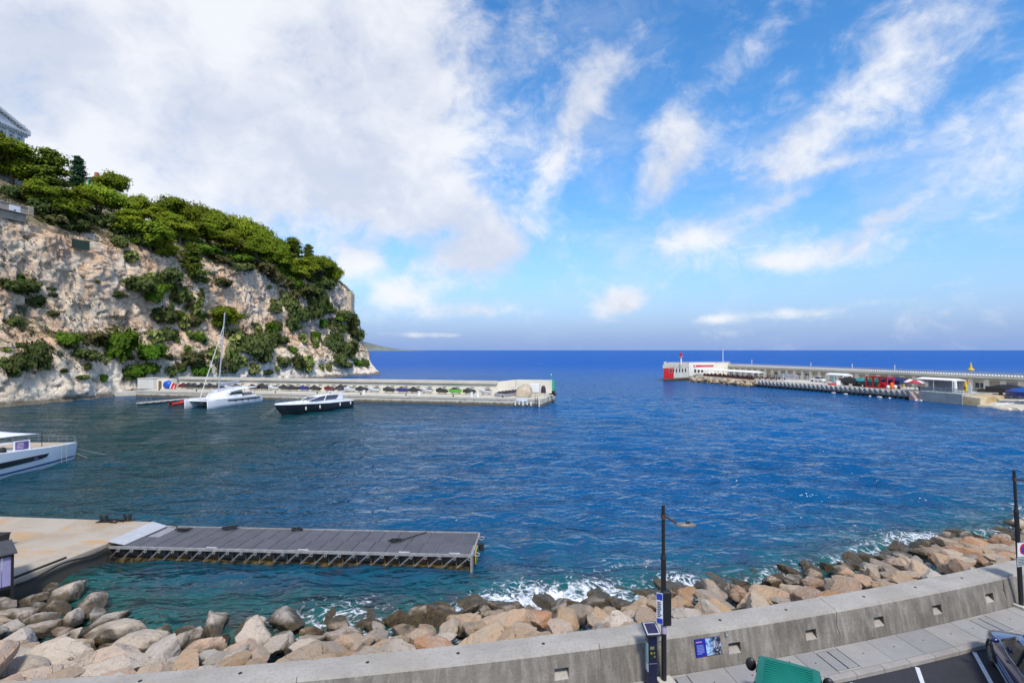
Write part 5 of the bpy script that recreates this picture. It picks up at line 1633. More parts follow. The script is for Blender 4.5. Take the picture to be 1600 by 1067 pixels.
def build_small_dock():
    a, b = P(221, 630, .35), P(318, 621, .35)
    d = (b - a); L = d.length; d.normalize()
    root = thing('floating_walkway', 'narrow pale floating walkway beside the sailing catamaran under the breakwater', 'floating walkway', (a.x, a.y, 0), math.atan2(d.y, d.x))
    k = int(L / 2.6)
    for i in range(k): MB().b2(i * L / k + .02, (i + 1) * L / k - .02, 0, 1.9, .22, .42).build('plank_section', M('pale_boards', (.50, .47, .42), .8, rnd=.08), root)
    for i in range(k): MB().b2(i * L / k + .3, (i + 1) * L / k - .3, .15, 1.7, -.2, .21).build('float', RUBBER, root)
    for i in range(7): MB().ball((1 + i * 1.6, -.12, .18), (.3, .16, .2), 8, 6).build('fender', RUBBER, root, True)
    rail(root, [(1.2, 1.7, .42), (2.2, 1.7, .42), (3.2, 1.7, .42)], 1.0)
    rail(root, [(1.2, 1.7, .42), (1.2, .4, .42)], 1.0)
    # red dinghy and two outboards
    q = P(277, 632.5, 0)
    dg = thing('red_dinghy', 'small red inflatable dinghy floating between walkway and catamaran bow', 'dinghy', (q.x, q.y, 0), R(70))
    redf = M('red_rubber', (.48, .03, .025), .55)
    pts = [(-1.5, -.62, .3), (.4, -.62, .32), (1.2, -.42, .42), (1.55, 0, .5), (1.2, .42, .42), (.4, .62, .32), (-1.5, .62, .3)]
    MB().tube(pts, .24, 10).build('tube', redf, dg, 40)
    MB().b2(-1.45, 1.0, -.5, .5, .1, .2).build('floor', M('grey_floor', (.15, .15, .16), .8), dg)
    MB().b2(-1.5, -1.42, -.5, .5, .1, .55).build('transom', BLACK, dg)
    MB().box((-1.62, 0, .65), (.3, .3, .45)).build('outboard', BLACK, dg, bevel=.05)
    q = P(292, 630.5, 0)
    for i in range(3):
        jt = thing('moored_jet_ski', 'dark jet ski afloat beside the red dinghy, %s' % ('nearest the dinghy', 'in the middle', 'nearest the catamaran bow')[i], 'jet ski', (q.x + i * 1.9, q.y + .3 * i, 0), R(62), 'jet skis afloat')
        jetski_parts(jt, M('black_gel', (.02, .02, .025), .25, coat=.5), RUBBER if i else redf, 0.05)


def jetski_parts(root, hullm, seatm, z0=0.0, cover=None, stand=False):
    z0 = z0 + (.35 if stand else 0)
    st = [(-1.5, .50, .45, .0, .42), (-.6, .58, .48, -.05, .50), (.4, .56, .42, -.05, .58), (1.0, .40, .24, .02, .66), (1.5, .10, .04, .15, .66)]
    MB().loft([[(x, y, z + z0 + .1) for x, y, z in r] for r in hull_rings(st)]).build('hull', hullm, root, 45)
    if cover:
        rg = []
        for x, w, z in ((-1.42, .40, .52), (-1.2, .50, .78), (-.3, .50, .92), (.15, .46, 1.18), (.45, .44, 1.22), (.9, .40, .92), (1.42, .14, .74)):
            rg.append([(x, w, .48 + z0), (x, w * .8, z * .72 + z0), (x, w * .3, z + z0), (x, -w * .3, z + z0), (x, -w * .8, z * .72 + z0), (x, -w, .48 + z0)])
        MB().loft(rg).build('cover', cover, root, 50)
    else:
        MB().loft([[(x, .2, .55 + z0), (x, .17, z + z0), (x, -.17, z + z0), (x, -.2, .55 + z0)] for x, z in ((-1.35, .72), (-.6, .90), (.1, .86))]).build('seat', seatm, root, 40)
        MB().loft([[(x, w, .6 + z0), (x, w * .7, z + z0), (x, -w * .7, z + z0), (x, -w, .6 + z0)] for x, w, z in ((.1, .3, .9), (.5, .34, 1.08), (1.2, .2, .78))]).build('console', hullm, root, 40)
        MB().tube([(.25, -.38, 1.16 + z0), (.4, 0, 1.12 + z0), (.25, .38, 1.16 + z0)], .035, 6).build('handlebar', BLACK, root)
    if stand:
        m = MB()
        for y in (-.3, .3): m.b2(-1.2, 1.0, y - .05, y + .05, .30, .40)
        for x in (-.9, .7):
            for y in (-.3, .3): m.b2(x - .05, x + .05, y - .05, y + .05, 0, .30)
        m.build('cradle', STEEL, root)


build_sail_cat()
build_motor_yacht()
build_near_cat()
build_small_dock()
# ------------------------------------------------------------------ breakwater on the left
BW0 = P(212, 620.2, 0); BW1 = P(847, 635.5, 0)
BD = (BW1 - BW0); BL = BD.length; BD.normalize(); BN = Vector((-BD.y, BD.x, 0))
BRZ = math.atan2(BD.y, BD.x)
QZ = 1.65


def bw_x(u, y):
    """distance along the breakwater where sight column u crosses the line y metres behind its face"""
    k = (u - 800) / 800
    o = BW0 + BN * y
    return (k * o.y - o.x) / (BD.x - k * BD.y)


def bw(x, y, z=QZ):
    q = BW0 + BD * x + BN * y
    return Vector((q.x, q.y, z))


def build_breakwater():
    root = thing('breakwater_quay', 'low concrete breakwater quay with a cream parapet wall crossing the harbour mouth from the cliff', 'breakwater', (BW0.x, BW0.y, 0), BRZ)
    qm = bpy.data.materials.new('quay_face'); qm.use_nodes = True
    g = NG(qm.node_tree); b = qm.node_tree.nodes['Principled BSDF']; tc = g.n('ShaderNodeTexCoord'); co = tc.outputs['Object']
    n = g.noise(co, .4, 6, .62); n2 = g.noise(g.scale(co, (1.5, 1, .4)), .7, 6, .65); sz = g.n('ShaderNodeSeparateXYZ'); g.put(sz.inputs[0], co)
    c = g.mix(g.ramp(n, .36, .64), (.50, .455, .36), (.60, .56, .46)); c = g.mix(g.m('MULTIPLY', g.ramp(n2, .52, .68), .5), c, (.30, .22, .13))
    low_dark = g.ramp(g.m('ADD', sz.outputs[2], g.m('MULTIPLY', g.m('SUBTRACT', n2, .5), 1.1)), .95, .35)  # face darker towards the waterline
    c = g.mix(g.m('MULTIPLY', low_dark, .9), c, (.055, .05, .035)); g.put(b.inputs['Base Color'], c); b.inputs['Roughness'].default_value = .85
    nb = 7
    for i in range(nb):
        x0, x1 = BL * i / nb, BL * (i + 1) / nb
        pts = [(x0 + .03, .0), (x1 - .03, 0), (x1 - .03 + (1.2 if i == nb - 1 else 0), 11.9), (x0 + .03, 11.9)]
        MB().prism(pts, -2, QZ - .012 * (i % 2)).build('quay_block', qm, root, bevel=.06)
    for i in range(nb * 3):
        x0, x1 = BL * i / nb / 3, BL * (i + 1) / nb / 3
        MB().b2(x0 + .03, x1 - .03, -.12, .55, QZ - .38, QZ + .12).build('coping_stone', CONC_PALE, root, bevel=.03)
    xe = bw_x(777, 9.2)
    k = 11
    for i in range(k):
        x0, x1 = 4 + (xe - 4) * i / k, 4 + (xe - 4) * (i + 1) / k
        w = MB().b2(x0 + .01, x1 - .01, 9.3, 10.1, QZ - .1, 4.02).build('wall_panel', CREAM, root)
        MB().b2(x0 + .01, x1 - .01, 8.85, 10.3, 4.02, 4.74).build('wall_cap', CONC_PALE, root, bevel=.05)
    # raised, wider head of the wall
    MB().prism([(xe + .02, 9.3), (xe + 4.2, 11.2), (BL + .75, 11.2), (BL + .9, 11.85), (xe + 4.0, 11.9), (xe + .02, 10.1)], QZ - .1, [4.6, 5.0, 5.0, 5.0, 5.0, 4.6]).build('head_wall', CREAM, root)
    MB().b2(BL + .60, BL + 1.12, 11.08, 12.0, QZ - .05, 5.03).build('green_end_post', M('harbour_green', (.02, .42, .25), .5), root)
    # gate house against the cliff
    x0, x1 = bw_x(221, 6), bw_x(258, 6)
    gh = thing('gate_house', 'plain pale gate house with a brown door where the breakwater meets the cliff', 'building', bw(x0, 5.0), BRZ)
    W = x1 - x0
    MB().b2(0, W * .66, 0, 4.2, 0, 2.75).build('wall', M('pale_render', (.66, .65, .60), .85, var=.05, scale=.4), gh)
    MB().b2(W * .66, W + .6, 1.2, 4.25, 0, 2.6).build('wall', CREAM, gh)
    MB().b2(W * .72, W * .72 + .95, 1.12, 1.25, 0, 2.1).build('door', M('brown_door', (.16, .11, .06), .6), gh)
    MB().b2(-.1, W * .66 + .1, -.1, 4.3, 2.75, 2.88).build('roof', CONC_PALE, gh)
    # rolled-up inflatable
    q = bw(bw_x(263, 6.5), 6.5)
    inf = thing('rolled_inflatable', 'blue, red and white inflatable lying folded beside the gate house', 'inflatable', q, BRZ)
    MB().ball((0, 0, 1.1), (1.35, .9, 1.1), 14, 10).build('blue_bag', M('blue_pvc', (.01, .08, .52), .4), inf, True)
    MB().tube([(1.1, -.3, .2), (1.8, -.3, 1.75)], .22, 8).build('white_tube', WHITE, inf, 40)
    MB().tube([(1.7, -.3, .2), (2.3, -.3, 1.5)], .34, 8).build('red_tube', RED, inf, 40)
    MB().tube([(2.2, -.3, .2), (2.9, -.3, 1.2)], .24, 8).build('white_tube', WHITE, inf, 40)
    MB().tube([(2.6, -.4, .2), (3.1, -.4, 1.4)], .2, 8).build('red_tube', RED, inf, 40)
    # jet skis along the wall
    blk = M('black_cover', (.022, .022, .028), .7, var=.2); gry = M('slate_cover', (.05, .058, .062), .7, var=.2); grn = M('green_black_cover', (.03, .05, .045), .7, var=.2)
    hb = M('black_gel', (.02, .02, .025), .25); hw = M('white_gel_hull', (.62, .64, .66), .3); hn = M('blue_gel_hull', (.03, .04, .22), .3); hg = M('lime_gel_hull', (.10, .55, .03), .3); hr = M('maroon_gel_hull', (.18, .02, .03), .3)
    spots = [(288, 'c', hr, blk), (296, 'c', hb, blk), (306, 'c', hb, blk), (318, 'c', hb, blk), (331, 'c', hb, blk), (345, 'c', hb, gry), (356, 'o', hw, None), (371, 'c', hb, gry), (397, 'c', hb, blk), (411, 'C', hb, blk), (427, 'o', hw, None), (444, 'c', hb, blk), (459, 'c', hb, blk), (475, 'o', hn, None), (494, 'c', hb, blk), (515, 'o', hr, None), (534, 'C', hb, blk), (548, 'o', hw, None), (566, 'c', hb, blk), (584, 'o', hw, None), (608, 'c', hb, grn), (629, 'c', hn, gry), (649, 'c', hb, blk), (667, 'o', hw, None), (690, 'o', hb, None), (711, 'c', hg, blk), (734, 'c', hb, grn), (759, 'o', hw, None)]
    what = {id(hr): 'maroon', id(hb): 'black', id(hw): 'white', id(hn): 'blue', id(hg): 'lime green'}
    ordn = ['first', 'second', 'third', 'fourth', 'fifth', 'sixth', 'seventh', 'eighth', 'ninth', 'tenth', 'eleventh', 'twelfth', 'thirteenth', 'fourteenth', 'fifteenth', 'sixteenth', 'seventeenth', 'eighteenth', 'nineteenth', 'twentieth', 'twenty-first', 'twenty-second', 'twenty-third', 'twenty-fourth', 'twenty-fifth', 'twenty-sixth', 'twenty-seventh', 'twenty-eighth']
    protos = {}
    rng = random.Random(6)
    for i, (u, kd, hm, cv) in enumerate(spots):
        x = bw_x(u, 7.3); key = (kd.lower(), id(hm), id(cv) if cv else 0)
        lab = '%s %s jet ski parked on the breakwater, %s from the gate house' % ('covered' if cv else 'uncovered', what[id(hm)], ordn[i])
        if key not in protos:
            j = thing('jet_ski', lab, 'jet ski', (0, 0, 0), 0, 'jet skis parked along the breakwater')
            jetski_parts(j, hm, blk if hm is not hb else gry, 0, cv, True)
            protos[key] = j
        else:
            j = copy_tree(protos[key])
            j['label'] = lab
        j.location = bw(x, 7.3 + rng.uniform(-.3, .3)); j.rotation_euler = (0, 0, BRZ + math.pi + rng.uniform(-.25, .25))
        s = 1.18 if kd == 'C' else 1.04
        j.scale = (s, s, s)
        MB().box((x, 9.24, 3.15), (.95, .10, .16)).build('number_plate', M('plate_grey', (.22, .21, .19), .6), root)
    # row of six skis under striped covers, set at an angle
    pr = None
    for i in range(6):
        lab = 'black covered jet ski in the slanting row at the breakwater head, %s from the water' % ordn[i]
        if pr is None:
            pr = thing('jet_ski', lab, 'jet ski', (0, 0, 0), 0, 'slanting row of covered jet skis'); jetski_parts(pr, M('grey_stripe_hull', (.35, .34, .38), .4), gry, 0, M('black_cover', (.022, .022, .028), .7), False); j = pr
        else:
            j = copy_tree(pr); j['label'] = lab
        y = 3.6 + i * 1.25
        j.location = bw(bw_x(783 + i * 5.2, y), y); j.rotation_euler = (0, 0, BRZ + math.pi + .15); j.scale = (1.02, 1.02, 1.0)
    for (u, lab) in ((569, 'white drum on the quay edge left of the middle of the breakwater'), (655, 'white drum on the quay edge at the middle of the breakwater'), (737, 'white drum on the quay edge, left one of a pair'), (746.5, 'white drum on the quay edge, right one of a pair')):
        d = thing('white_drum', lab, 'drum', bw(bw_x(u, 1.6), 1.6), 0, 'white drums on the breakwater')
        MB().cyl((0, 0), .32, 0, .95, 12).build('body', WHITE, d, 40); MB().cyl((0, 0), .35, .95, 1.05, 12).build('lid', WHITE, d, 40)
    for i in range(9):
        d = MB().cyl((0, 0), .13, 0, .42, 8, .17).build('quay_bollard', RUBBER, None, 40); d.location = bw(7 + i * 11.2, .25, QZ + .1)
        tag(d, 'small dark mooring post on the breakwater coping, %s from the cliff end' % ordn[i], 'bollard', 'mooring posts on the breakwater')
    # covered boat near the head
    q = bw(bw_x(819, 4.6), 4.6)
    cbt = thing('covered_boat', 'beige tarpaulin covered boat standing near the head of the breakwater', 'boat', q, BRZ + R(90))
    MB().loft([[(x, w, .2), (x, w * 1.06, .9), (x, w * .9, z * .8), (x, w * .3, z), (x, -w * .3, z), (x, -w * .9, z * .8), (x, -w * 1.06, .9), (x, -w, .2)] for x, w, z in ((-2.0, 1.35, 1.5), (-1.6, 1.55, 2.0), (0, 1.6, 2.55), (1.5, 1.5, 2.7), (2.2, 1.1, 2.0))]).build('tarpaulin', M('beige_tarpaulin', (.52, .42, .30), .8, var=.12, scale=1.2), cbt, 40)
    MB().b2(-2.0, 2.0, -1.3, 1.3, 0.0, .2).build('skid', M('grey_skid', (.30, .30, .29), .7), cbt)
    q = bw(bw_x(836, 7.5), 7.5)
    ct = thing('white_trailer_box', 'white box trailer beside the tarpaulin covered boat', 'trailer', q, BRZ)
    MB().b2(-1.1, 1.1, -.6, .6, .75, 2.75).build('box', WHITE, ct, bevel=.04)
    for x in (-.6, .6):
        MB().tube([(x, -.62, .36), (x, -.45, .36)], .36, 14).build('wheel', RUBBER, ct, 40)
    MB().b2(-1.0, 1.8, -.08, .08, .5, .6).build('drawbar', BLACK, ct)
    MB().b2(-.9, .9, -.4, .4, .6, .74).build('chassis', BLACK, ct)
    q = bw(bw_x(849, 7.6), 7.6)
    tr = thing('stacked_gear', 'upright dark bundle of covered gear at the breakwater head', 'gear', q, BRZ)
    MB().loft([[(.55 * s * math.cos(a), .5 * s * math.sin(a), z) for a in np.linspace(0, 6.28, 11)[:-1]] for s, z in ((.9, 0), (1.1, .6), (1.0, 1.5), (.75, 2.1), (.3, 2.3))]).build('bundle', M('plum_cover', (.05, .025, .045), .8), tr, 40)
    MB().tube([(-.7, 0, 0), (-.9, 0, 1.7)], .05, 6).build('pole', BLACK, tr)
    q = bw(bw_x(861, 8.0), 8.0)
    t2 = thing('quad_trolley', 'low dark trolley beside the green end post of the breakwater', 'trolley', q, BRZ)
    MB().b2(-1.2, 1.2, -.5, .5, .3, .55).build('bed', BLACK, t2); MB().box((.5, 0, .85), (.7, .6, .55)).build('engine', RUBBER, t2, bevel=.08)
    for x in (-.8, .8):
        for y in (-.5, .5): MB().tube([(x, y - .1, .28), (x, y + .1, .28)], .28, 12).build('wheel', RUBBER, t2, 40)
    MB().tube([(.8, 0, 1.0), (1.1, 0, 1.45)], .04, 6).build('handle', BLACK, t2)
    bl = thing('low_block_wall', 'low pale block wall at the very end of the breakwater', 'wall', bw(BL - 2.2, 5.0), BRZ)
    for i in range(5): MB().b2(-2.2 + i * 1.05, -1.2 + i * 1.05, -.2, .2, 0, .8).build('block', CONC_PALE, bl, bevel=.02)
    lm = thing('harbour_light', 'small green harbour light on the corner of the breakwater wall', 'harbour light', bw(BL + .3, 11.5, 5.0))
    MB().cyl((0, 0), .07, 0, .8, 8).build('post', M('harbour_green', (.02, .42, .25), .5), lm, 40); MB().cyl((0, 0), .22, .8, 1.25, 10).build('lantern', M('harbour_green', (.02, .42, .25), .5), lm, 40); MB().ball((0, 0, 1.3), .14).build('cap', WHITE, lm, True)
    # white fenders and banner on the front face near the head
    for i, (u, h) in enumerate(((805, .9), (811, .6), (817, .95), (823.5, .55), (829.5, .9))):
        f = MB().cyl((0, 0), .16, -h * .5, h * .5, 10).build('hanging_fender', WHITE, None, 40); f.location = bw(bw_x(u, -.2), -.22, .65)
        tag(f, 'white fender hanging on the breakwater head face, %s from the left' % ordn[i], 'fender', 'white fenders on the breakwater face')
    f = MB().cyl((0, 0), .13, -.7, .7, 10).build('hanging_fender', WHITE, None, 40); f.location = bw(BL - .6, -.2, .75)
    tag(f, 'tall white fender at the outer corner of the breakwater', 'fender', 'white fenders on the breakwater face')
    bn = MB().b2(bw_x(807, -.15), bw_x(824, -.15), -.17, -.125, 1.10, 1.66).build('quay_banner', M('white_sign', (.70, .71, .76), .5), None); bn.location = BW0; bn.rotation_euler = (0, 0, BRZ)
    tag(bn, 'plain white banner on the breakwater coping below the covered boat', 'banner')
    ld = thing('quay_ladder', 'steel ladder on the breakwater face near its outer corner', 'ladder', bw(bw_x(838, -.2), -.2, 0), BRZ)
    for x in (-.25, .25): MB().tube([(x, 0, -.4), (x, 0, 2.5), (x, .4, 2.6)], .035, 6).build('stile', BLACK, ld)
    for k in range(6): MB().tube([(-.25, 0, .1 + k * .3), (.25, 0, .1 + k * .3)], .025, 6).build('rung', BLACK, ld)
    # lamp columns on the wall
    for i, (u, h) in enumerate(((333, 2.3), (806, 2.0), (374, 2.3))):
        y = 9.0
        p = thing('wall_lamp', 'thin lamp standard on the breakwater wall %s' % ('left of the mast', 'at the breakwater head', 'right of the mast')[i], 'lamp', bw(bw_x(u, y), y, 3.4))
        MB().tube([(0, 0, 0), (0, 0, h)], .045, 6).build('pole', BLACK, p); MB().box((.1, 0, h), (.4, .12, .08)).build('lamp_head', BLACK, p)


build_breakwater()

# ------------------------------------------------------------------ pier on the right
F0 = Vector((87.9, 209, 0)); FD = Vector((.272, -.9623, 0)); FN = Vector((-.9623, -.272, 0))
PRZ = math.atan2(FD.y, FD.x)
PZ = 2.05


def pr(s, w, z=PZ):
    q = F0 + FD * s + FN * w
    return Vector((q.x, q.y, z))


def pr_s(u, w):
    k = (u - 800) / 800
    o = F0 + FN * w
    return (k * o.y - o.x) / (FD.x - k * FD.y)


def front_w(s):
    return float(np.interp(s, [11, 24, 36, 66, 85, 94], [21.5, 20, 18.6, 15.6, 14.8, 15.0]))


def build_pier():
    ordn = ['first', 'second', 'third', 'fourth', 'fifth', 'sixth', 'seventh', 'eighth', 'ninth', 'tenth', 'eleventh', 'twelfth']
    q = bpy.data.objects.new('pier_quay', None); C.objects.link(q); q.location = pr(60, 8, 0); tag(q, 'long concrete pier quay on the right with saw-toothed edge blocks', 'pier')
    ss = [8, 24, 36, 50, 66, 85, 94.5]
    pts = [pr(s, front_w(s) - 1.1) for s in ss] + [pr(94.5, -2), pr(-2, -2), pr(-2, 12)]
    MB().prism(pts, -2, PZ).build('quay_slab', CONC_PALE, q, local=False)
    # saw-tooth edge
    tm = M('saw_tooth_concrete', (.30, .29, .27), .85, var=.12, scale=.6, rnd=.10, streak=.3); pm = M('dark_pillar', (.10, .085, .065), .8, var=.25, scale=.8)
    n = 36
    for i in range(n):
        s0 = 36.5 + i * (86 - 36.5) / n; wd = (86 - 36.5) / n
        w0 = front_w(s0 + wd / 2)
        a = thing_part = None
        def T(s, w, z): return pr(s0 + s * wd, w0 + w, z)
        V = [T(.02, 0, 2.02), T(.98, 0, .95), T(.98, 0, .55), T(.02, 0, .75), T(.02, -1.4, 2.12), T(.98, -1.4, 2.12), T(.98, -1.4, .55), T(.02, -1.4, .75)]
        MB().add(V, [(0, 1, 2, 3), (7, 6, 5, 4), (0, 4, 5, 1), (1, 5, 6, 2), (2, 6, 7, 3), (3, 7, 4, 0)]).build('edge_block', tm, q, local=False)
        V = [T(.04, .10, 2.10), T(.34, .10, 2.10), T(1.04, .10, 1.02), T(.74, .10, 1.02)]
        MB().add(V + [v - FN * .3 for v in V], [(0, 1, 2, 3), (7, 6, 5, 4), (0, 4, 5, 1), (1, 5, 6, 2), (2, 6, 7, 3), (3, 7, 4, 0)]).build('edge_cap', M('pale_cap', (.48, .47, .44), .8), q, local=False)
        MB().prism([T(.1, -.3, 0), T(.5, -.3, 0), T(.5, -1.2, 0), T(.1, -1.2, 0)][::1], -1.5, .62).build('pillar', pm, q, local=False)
    # solid grey landing under the marquee
    MB().prism([pr(86.1, 15.0), pr(95.5, 15.4), pr(95.5, 8), pr(86.1, 8)], -1.5, 2.3).build('landing', M('grey_landing', (.42, .42, .39), .8, streak=.3, scale=.5), q, local=False)
    MB().prism([pr(95.52, 15.2), pr(98.5, 14.6), pr(98.5, 7), pr(95.52, 7)], -1.5, [1.9, 1.7, 2.1, 2.1]).build('landing', M('stained_landing', (.60, .50, .34), .8, col2=(.40, .26, .10), scale=.4), q, local=False)
    # slipway and the ground beyond
    MB().add([pr(98.5, 15.5, -.3), pr(106, 16.5, -.3), pr(106, 3, 2.2), pr(98.5, 3, 2.2), pr(98.5, 15.5, -2), pr(106, 16.5, -2), pr(106, 3, -2), pr(98.5, 3, -2)], [(0, 1, 2, 3), (7, 6, 5, 4), (0, 4, 5, 1), (1, 5, 6, 2), (2, 6, 7, 3), (3, 7, 4, 0)]).build('slipway', CONC_PALE, q, local=False)
    for w in (0, .9):
        MB().tube([pr(99.5 + w, 15.2, -.1), pr(103.5 + w, 3.5, 2.28)], .10, 6).build('slip_rail', WHITE, q, local=False)
    MB().prism([pr(94.4, 4.2), pr(140, 6), pr(140, -2), pr(94.4, -2)], -1, PZ + .15).build('yard', CONC_PALE, q, local=False)
    MB().prism([pr(106, 8.5), pr(140, 9), pr(140, 5.9), pr(106, 4.0)], -1.5, 1.9).build('yard_step', M('yard_brown', (.42, .35, .27), .85, var=.2), q, local=False)
    # stones: left stretch and right end
    rb = thing('pier_boulder_bank', 'bank of brown and ochre boulders below the restaurant terrace on the pier', 'boulder bank', pr(20, 22, 0))
    rk = rock_mat('ochre_stone', [(.42, .30, .16), (.52, .42, .28), (.36, .26, .15), (.58, .50, .38)])
    ms = [boulder_mesh(70 + i, rk, 2) for i in range(6)]
    rng = random.Random(12)
    for i in range(150):
        s = rng.uniform(6, 37.5); t = rng.random()
        o = bpy.data.objects.new('boulder', rng.choice(ms)); C.objects.link(o); o.parent = rb
        o.location = pr(s, front_w(s) - .8 + 3.6 * t, 1.75 - 2.0 * t) - rb.location
        r = rng.uniform(.45, .95); o.scale = (r, r, r); o.rotation_euler = (rng.uniform(-.4, .4), rng.uniform(-.4, .4), rng.uniform(0, 6.3))
    rb2 = thing('slip_boulder_bank', 'rusty brown boulders right of the slipway at the right edge', 'boulder bank', pr(111, 11, 0))
    for i in range(60):
        s = rng.uniform(105.5, 122); t = rng.random()
        o = bpy.data.objects.new('boulder', rng.choice(ms)); C.objects.link(o); o.parent = rb2
        o.location = pr(s, 8.6 + 4.2 * t, 1.5 - 1.5 * t) - rb2.location
        r = rng.uniform(.5, 1.0); o.scale = (r * 1.3, r, r * .7); o.rotation_euler = (rng.uniform(-.3, .3), rng.uniform(-.3, .3), rng.uniform(0, 6.3))
    # pale shingle spit
    sp = []
    for k in range(26):
        a = 2 * math.pi * k / 26; rr = 1 + .12 * math.sin(5 * a) + .08 * math.sin(9 * a + 1)
        sp.append((rr * math.cos(a), rr * math.sin(a)))
    a, b = P(1527, 633.5, 0), P(1592, 641, 0)
    cc = (a + b) / 2; hx = (b - a) / 2; hy = Vector((-hx.y, hx.x, 0)).normalized() * 1.6
    V = []; rings = []
    for sc, z in ((1.15, -.6), (1.0, .05), (.86, .40), (.5, .52), (.15, .55)):
        rings.append([cc + hx * (x * sc) + hy * (y * sc) + Vector((0, 0, z + .08 * math.sin(7 * x + 3 * y))) for x, y in sp])
    o = MB().loft(rings).build('flat_rock', rock_mat('pale_spit', [(.70, .62, .46), (.66, .58, .42)], False), None, 40)
    tag(o, 'long flat cream coloured rock shelf in the water below the slipway', 'rock')
    # ---- the long low building
    Lb = 125
    bd = thing('pier_building', 'long low cream pier building with a row of shuttered bays under a flat roof terrace', 'building', (F0.x, F0.y, PZ), PRZ)
    MB().b2(0, Lb, .9, 6, 0, 3.1).build('rear_wall', CREAM2, bd)
    bay = 3.34
    nb = int(Lb / bay)
    tan = M('tan_shutter', (.55, .46, .33), .7, var=.06, scale=1.0); whs = M('white_shutter', (.68, .65, .58), .7, var=.05); gshut = M('grey_shutter', (.42, .42, .38), .6, var=.08)
    rng = random.Random(21)
    for i in range(nb):
        x0 = i * bay
        MB().b2(x0, x0 + 1.15, -.05, .9, 0, 3.1).build('pier_pillar', CREAM, bd)
        MB().b2(x0 + 1.15, x0 + bay, .0, .9, 2.55, 3.1).build('lintel', CREAM, bd)
        MB().b2(x0 + 1.20, x0 + bay - .05, -.25, -.02, 2.56, 2.68).build('awning_box', M('awning_box', (.42, .35, .25), .7), bd)
        k = rng.random()
        if k < .64:
            d = MB().b2(x0 + 1.15, x0 + bay, .45, .55, 0, 2.55).build('roller_door', rng.choice((tan, tan, whs, gshut)), bd)
            for z in np.arange(.3, 2.5, .32): MB().b2(x0 + 1.17, x0 + bay - .02, .435, .45, z, z + .05).build('slat', M('shutter_shadow', (.34, .29, .22), .7), d)
        else:
            d = MB().b2(x0 + 1.15, x0 + bay, .60, .66, 0, 2.55).build('glazed_front', M('shop_glass', (.10, .11, .115), .15, var=.3, scale=.7), bd)
            for t in (0, .5, 1.0):
                xx = x0 + 1.19 + t * (bay - 1.23); MB().b2(xx - .05, xx + .05, .52, .60, 0, 2.55).build('frame', whs, d)
            MB().b2(x0 + 1.2, x0 + bay - .05, .50, .595, .0, rng.choice((.5, .9, 1.2))).build('lower_panel', rng.choice((whs, tan)), d)
            MB().b2(x0 + 1.2, x0 + bay - .05, .50, .595, 2.1, 2.5).build('upper_panel', whs, d)
    for i in range(10):
        x0, x1 = -.8 + i * (Lb + .8) / 10, -.8 + (i + 1) * (Lb + .8) / 10
        MB().b2(x0, x1 - .02, -.30, 7.5, 3.1, 3.22).build('roof_slab', M('eave_brown', (.15, .11, .08), .8), bd)
        MB().b2(x0, x1 - .02, -.55, 7.6, 3.22, 3.95).build('roof_edge', CREAM, bd, bevel=.05)
    rl = M('terrace_rail', (.62, .57, .55), .7)
    for i in range(20):
        m = MB(); x0, x1 = i * Lb / 20, (i + 1) * Lb / 20
        m.b2(x0, x1 - .02, -.48, -.36, 4.62, 4.74)
        for x in np.arange(x0 + .15, x1, .62): m.b2(x - .10, x + .10, -.48, -.38, 3.95, 4.62)
        m.build('balustrade', rl, bd)
    for i, s in enumerate((14, 41, 56, 69)):
        MB().tube([(s, -.2, 3.95), (s, -.2, 6.1 if i == 0 else 5.6)], .08, 6).build('roof_post', WHITE, bd)
        MB().ball((s, -.2, 6.1 if i == 0 else 5.6), .18).build('roof_post_ball', M('pink_ball', (.6, .5, .48), .6), bd, True)
    # ---- head building
    L_, K_ = P(1037, 596.3, 0), P(1075, 594, 0)
    hb = thing('pier_head_building', 'pier head building with red painted corner, small dark windows and red banner', 'building', (K_.x, K_.y, 0))
    Lq, Kq = Vector((L_.x, L_.y)), Vector((K_.x, K_.y))
    Mq = Vector((88.5, 208.5)); Nq = Vector((95, 224)); Oq = Vector((70, 227)); Sq = Vector((63.5, 211))
    poly = [Lq, Kq, Mq, Nq, Oq, Sq]
    MB().prism(poly, 1.1, 6.0).build('wall', M('head_render', (.62, .61, .54), .85, col2=(.50, .49, .43), scale=.4, streak=.3), hb, local=False)
    cen = sum(poly, Vector((0, 0))) / 6
    big = [cen + (p - cen) * 1.03 for p in poly]
    MB().prism([cen + (p - cen) * 1.012 for p in poly], -1.5, 1.1).build('plinth', DARK_STONE, hb, local=False)
    MB().prism(big, 5.1, 6.45).build('roof_band', M('band_concrete', (.55, .53, .45), .85, streak=.5, scale=.5), hb, local=False)
    ed = (Kq - Lq); el_ = ed.length; ed.normalize(); en = Vector((ed.y, -ed.x))
    rz = math.atan2(ed.y, ed.x)

    def on_face(o, e, nn, a, b, z0, z1, out, mat, nm, th=.1):
        p0, p1 = o + e * a + nn * out, o + e * b + nn * out
        return MB().prism([p0, p1, p1 - nn * th, p0 - nn * th], z0, z1).build(nm, mat, hb, local=False)
    on_face(Lq, ed, en, 0, el_ * .40, 1.2, 5.08, .05, RED, 'red_field')
    on_face(Lq, ed, en, .0, el_, .55, 1.15, .10, M('rust_band', (.16, .10, .05), .8, var=.3), 'stained_band')
    for i in range(6):
        a = el_ * (.23 + .125 * i)
        w = on_face(Lq, ed, en, a, a + 1.0, 3.35, 4.75, .09, M('window_frame_pale', (.5, .5, .46), .7), 'window_frame')
        on_face(Lq, ed, en, a + .12, a + .95, 3.45, 4.68, .10, DARKG, 'window_pane')
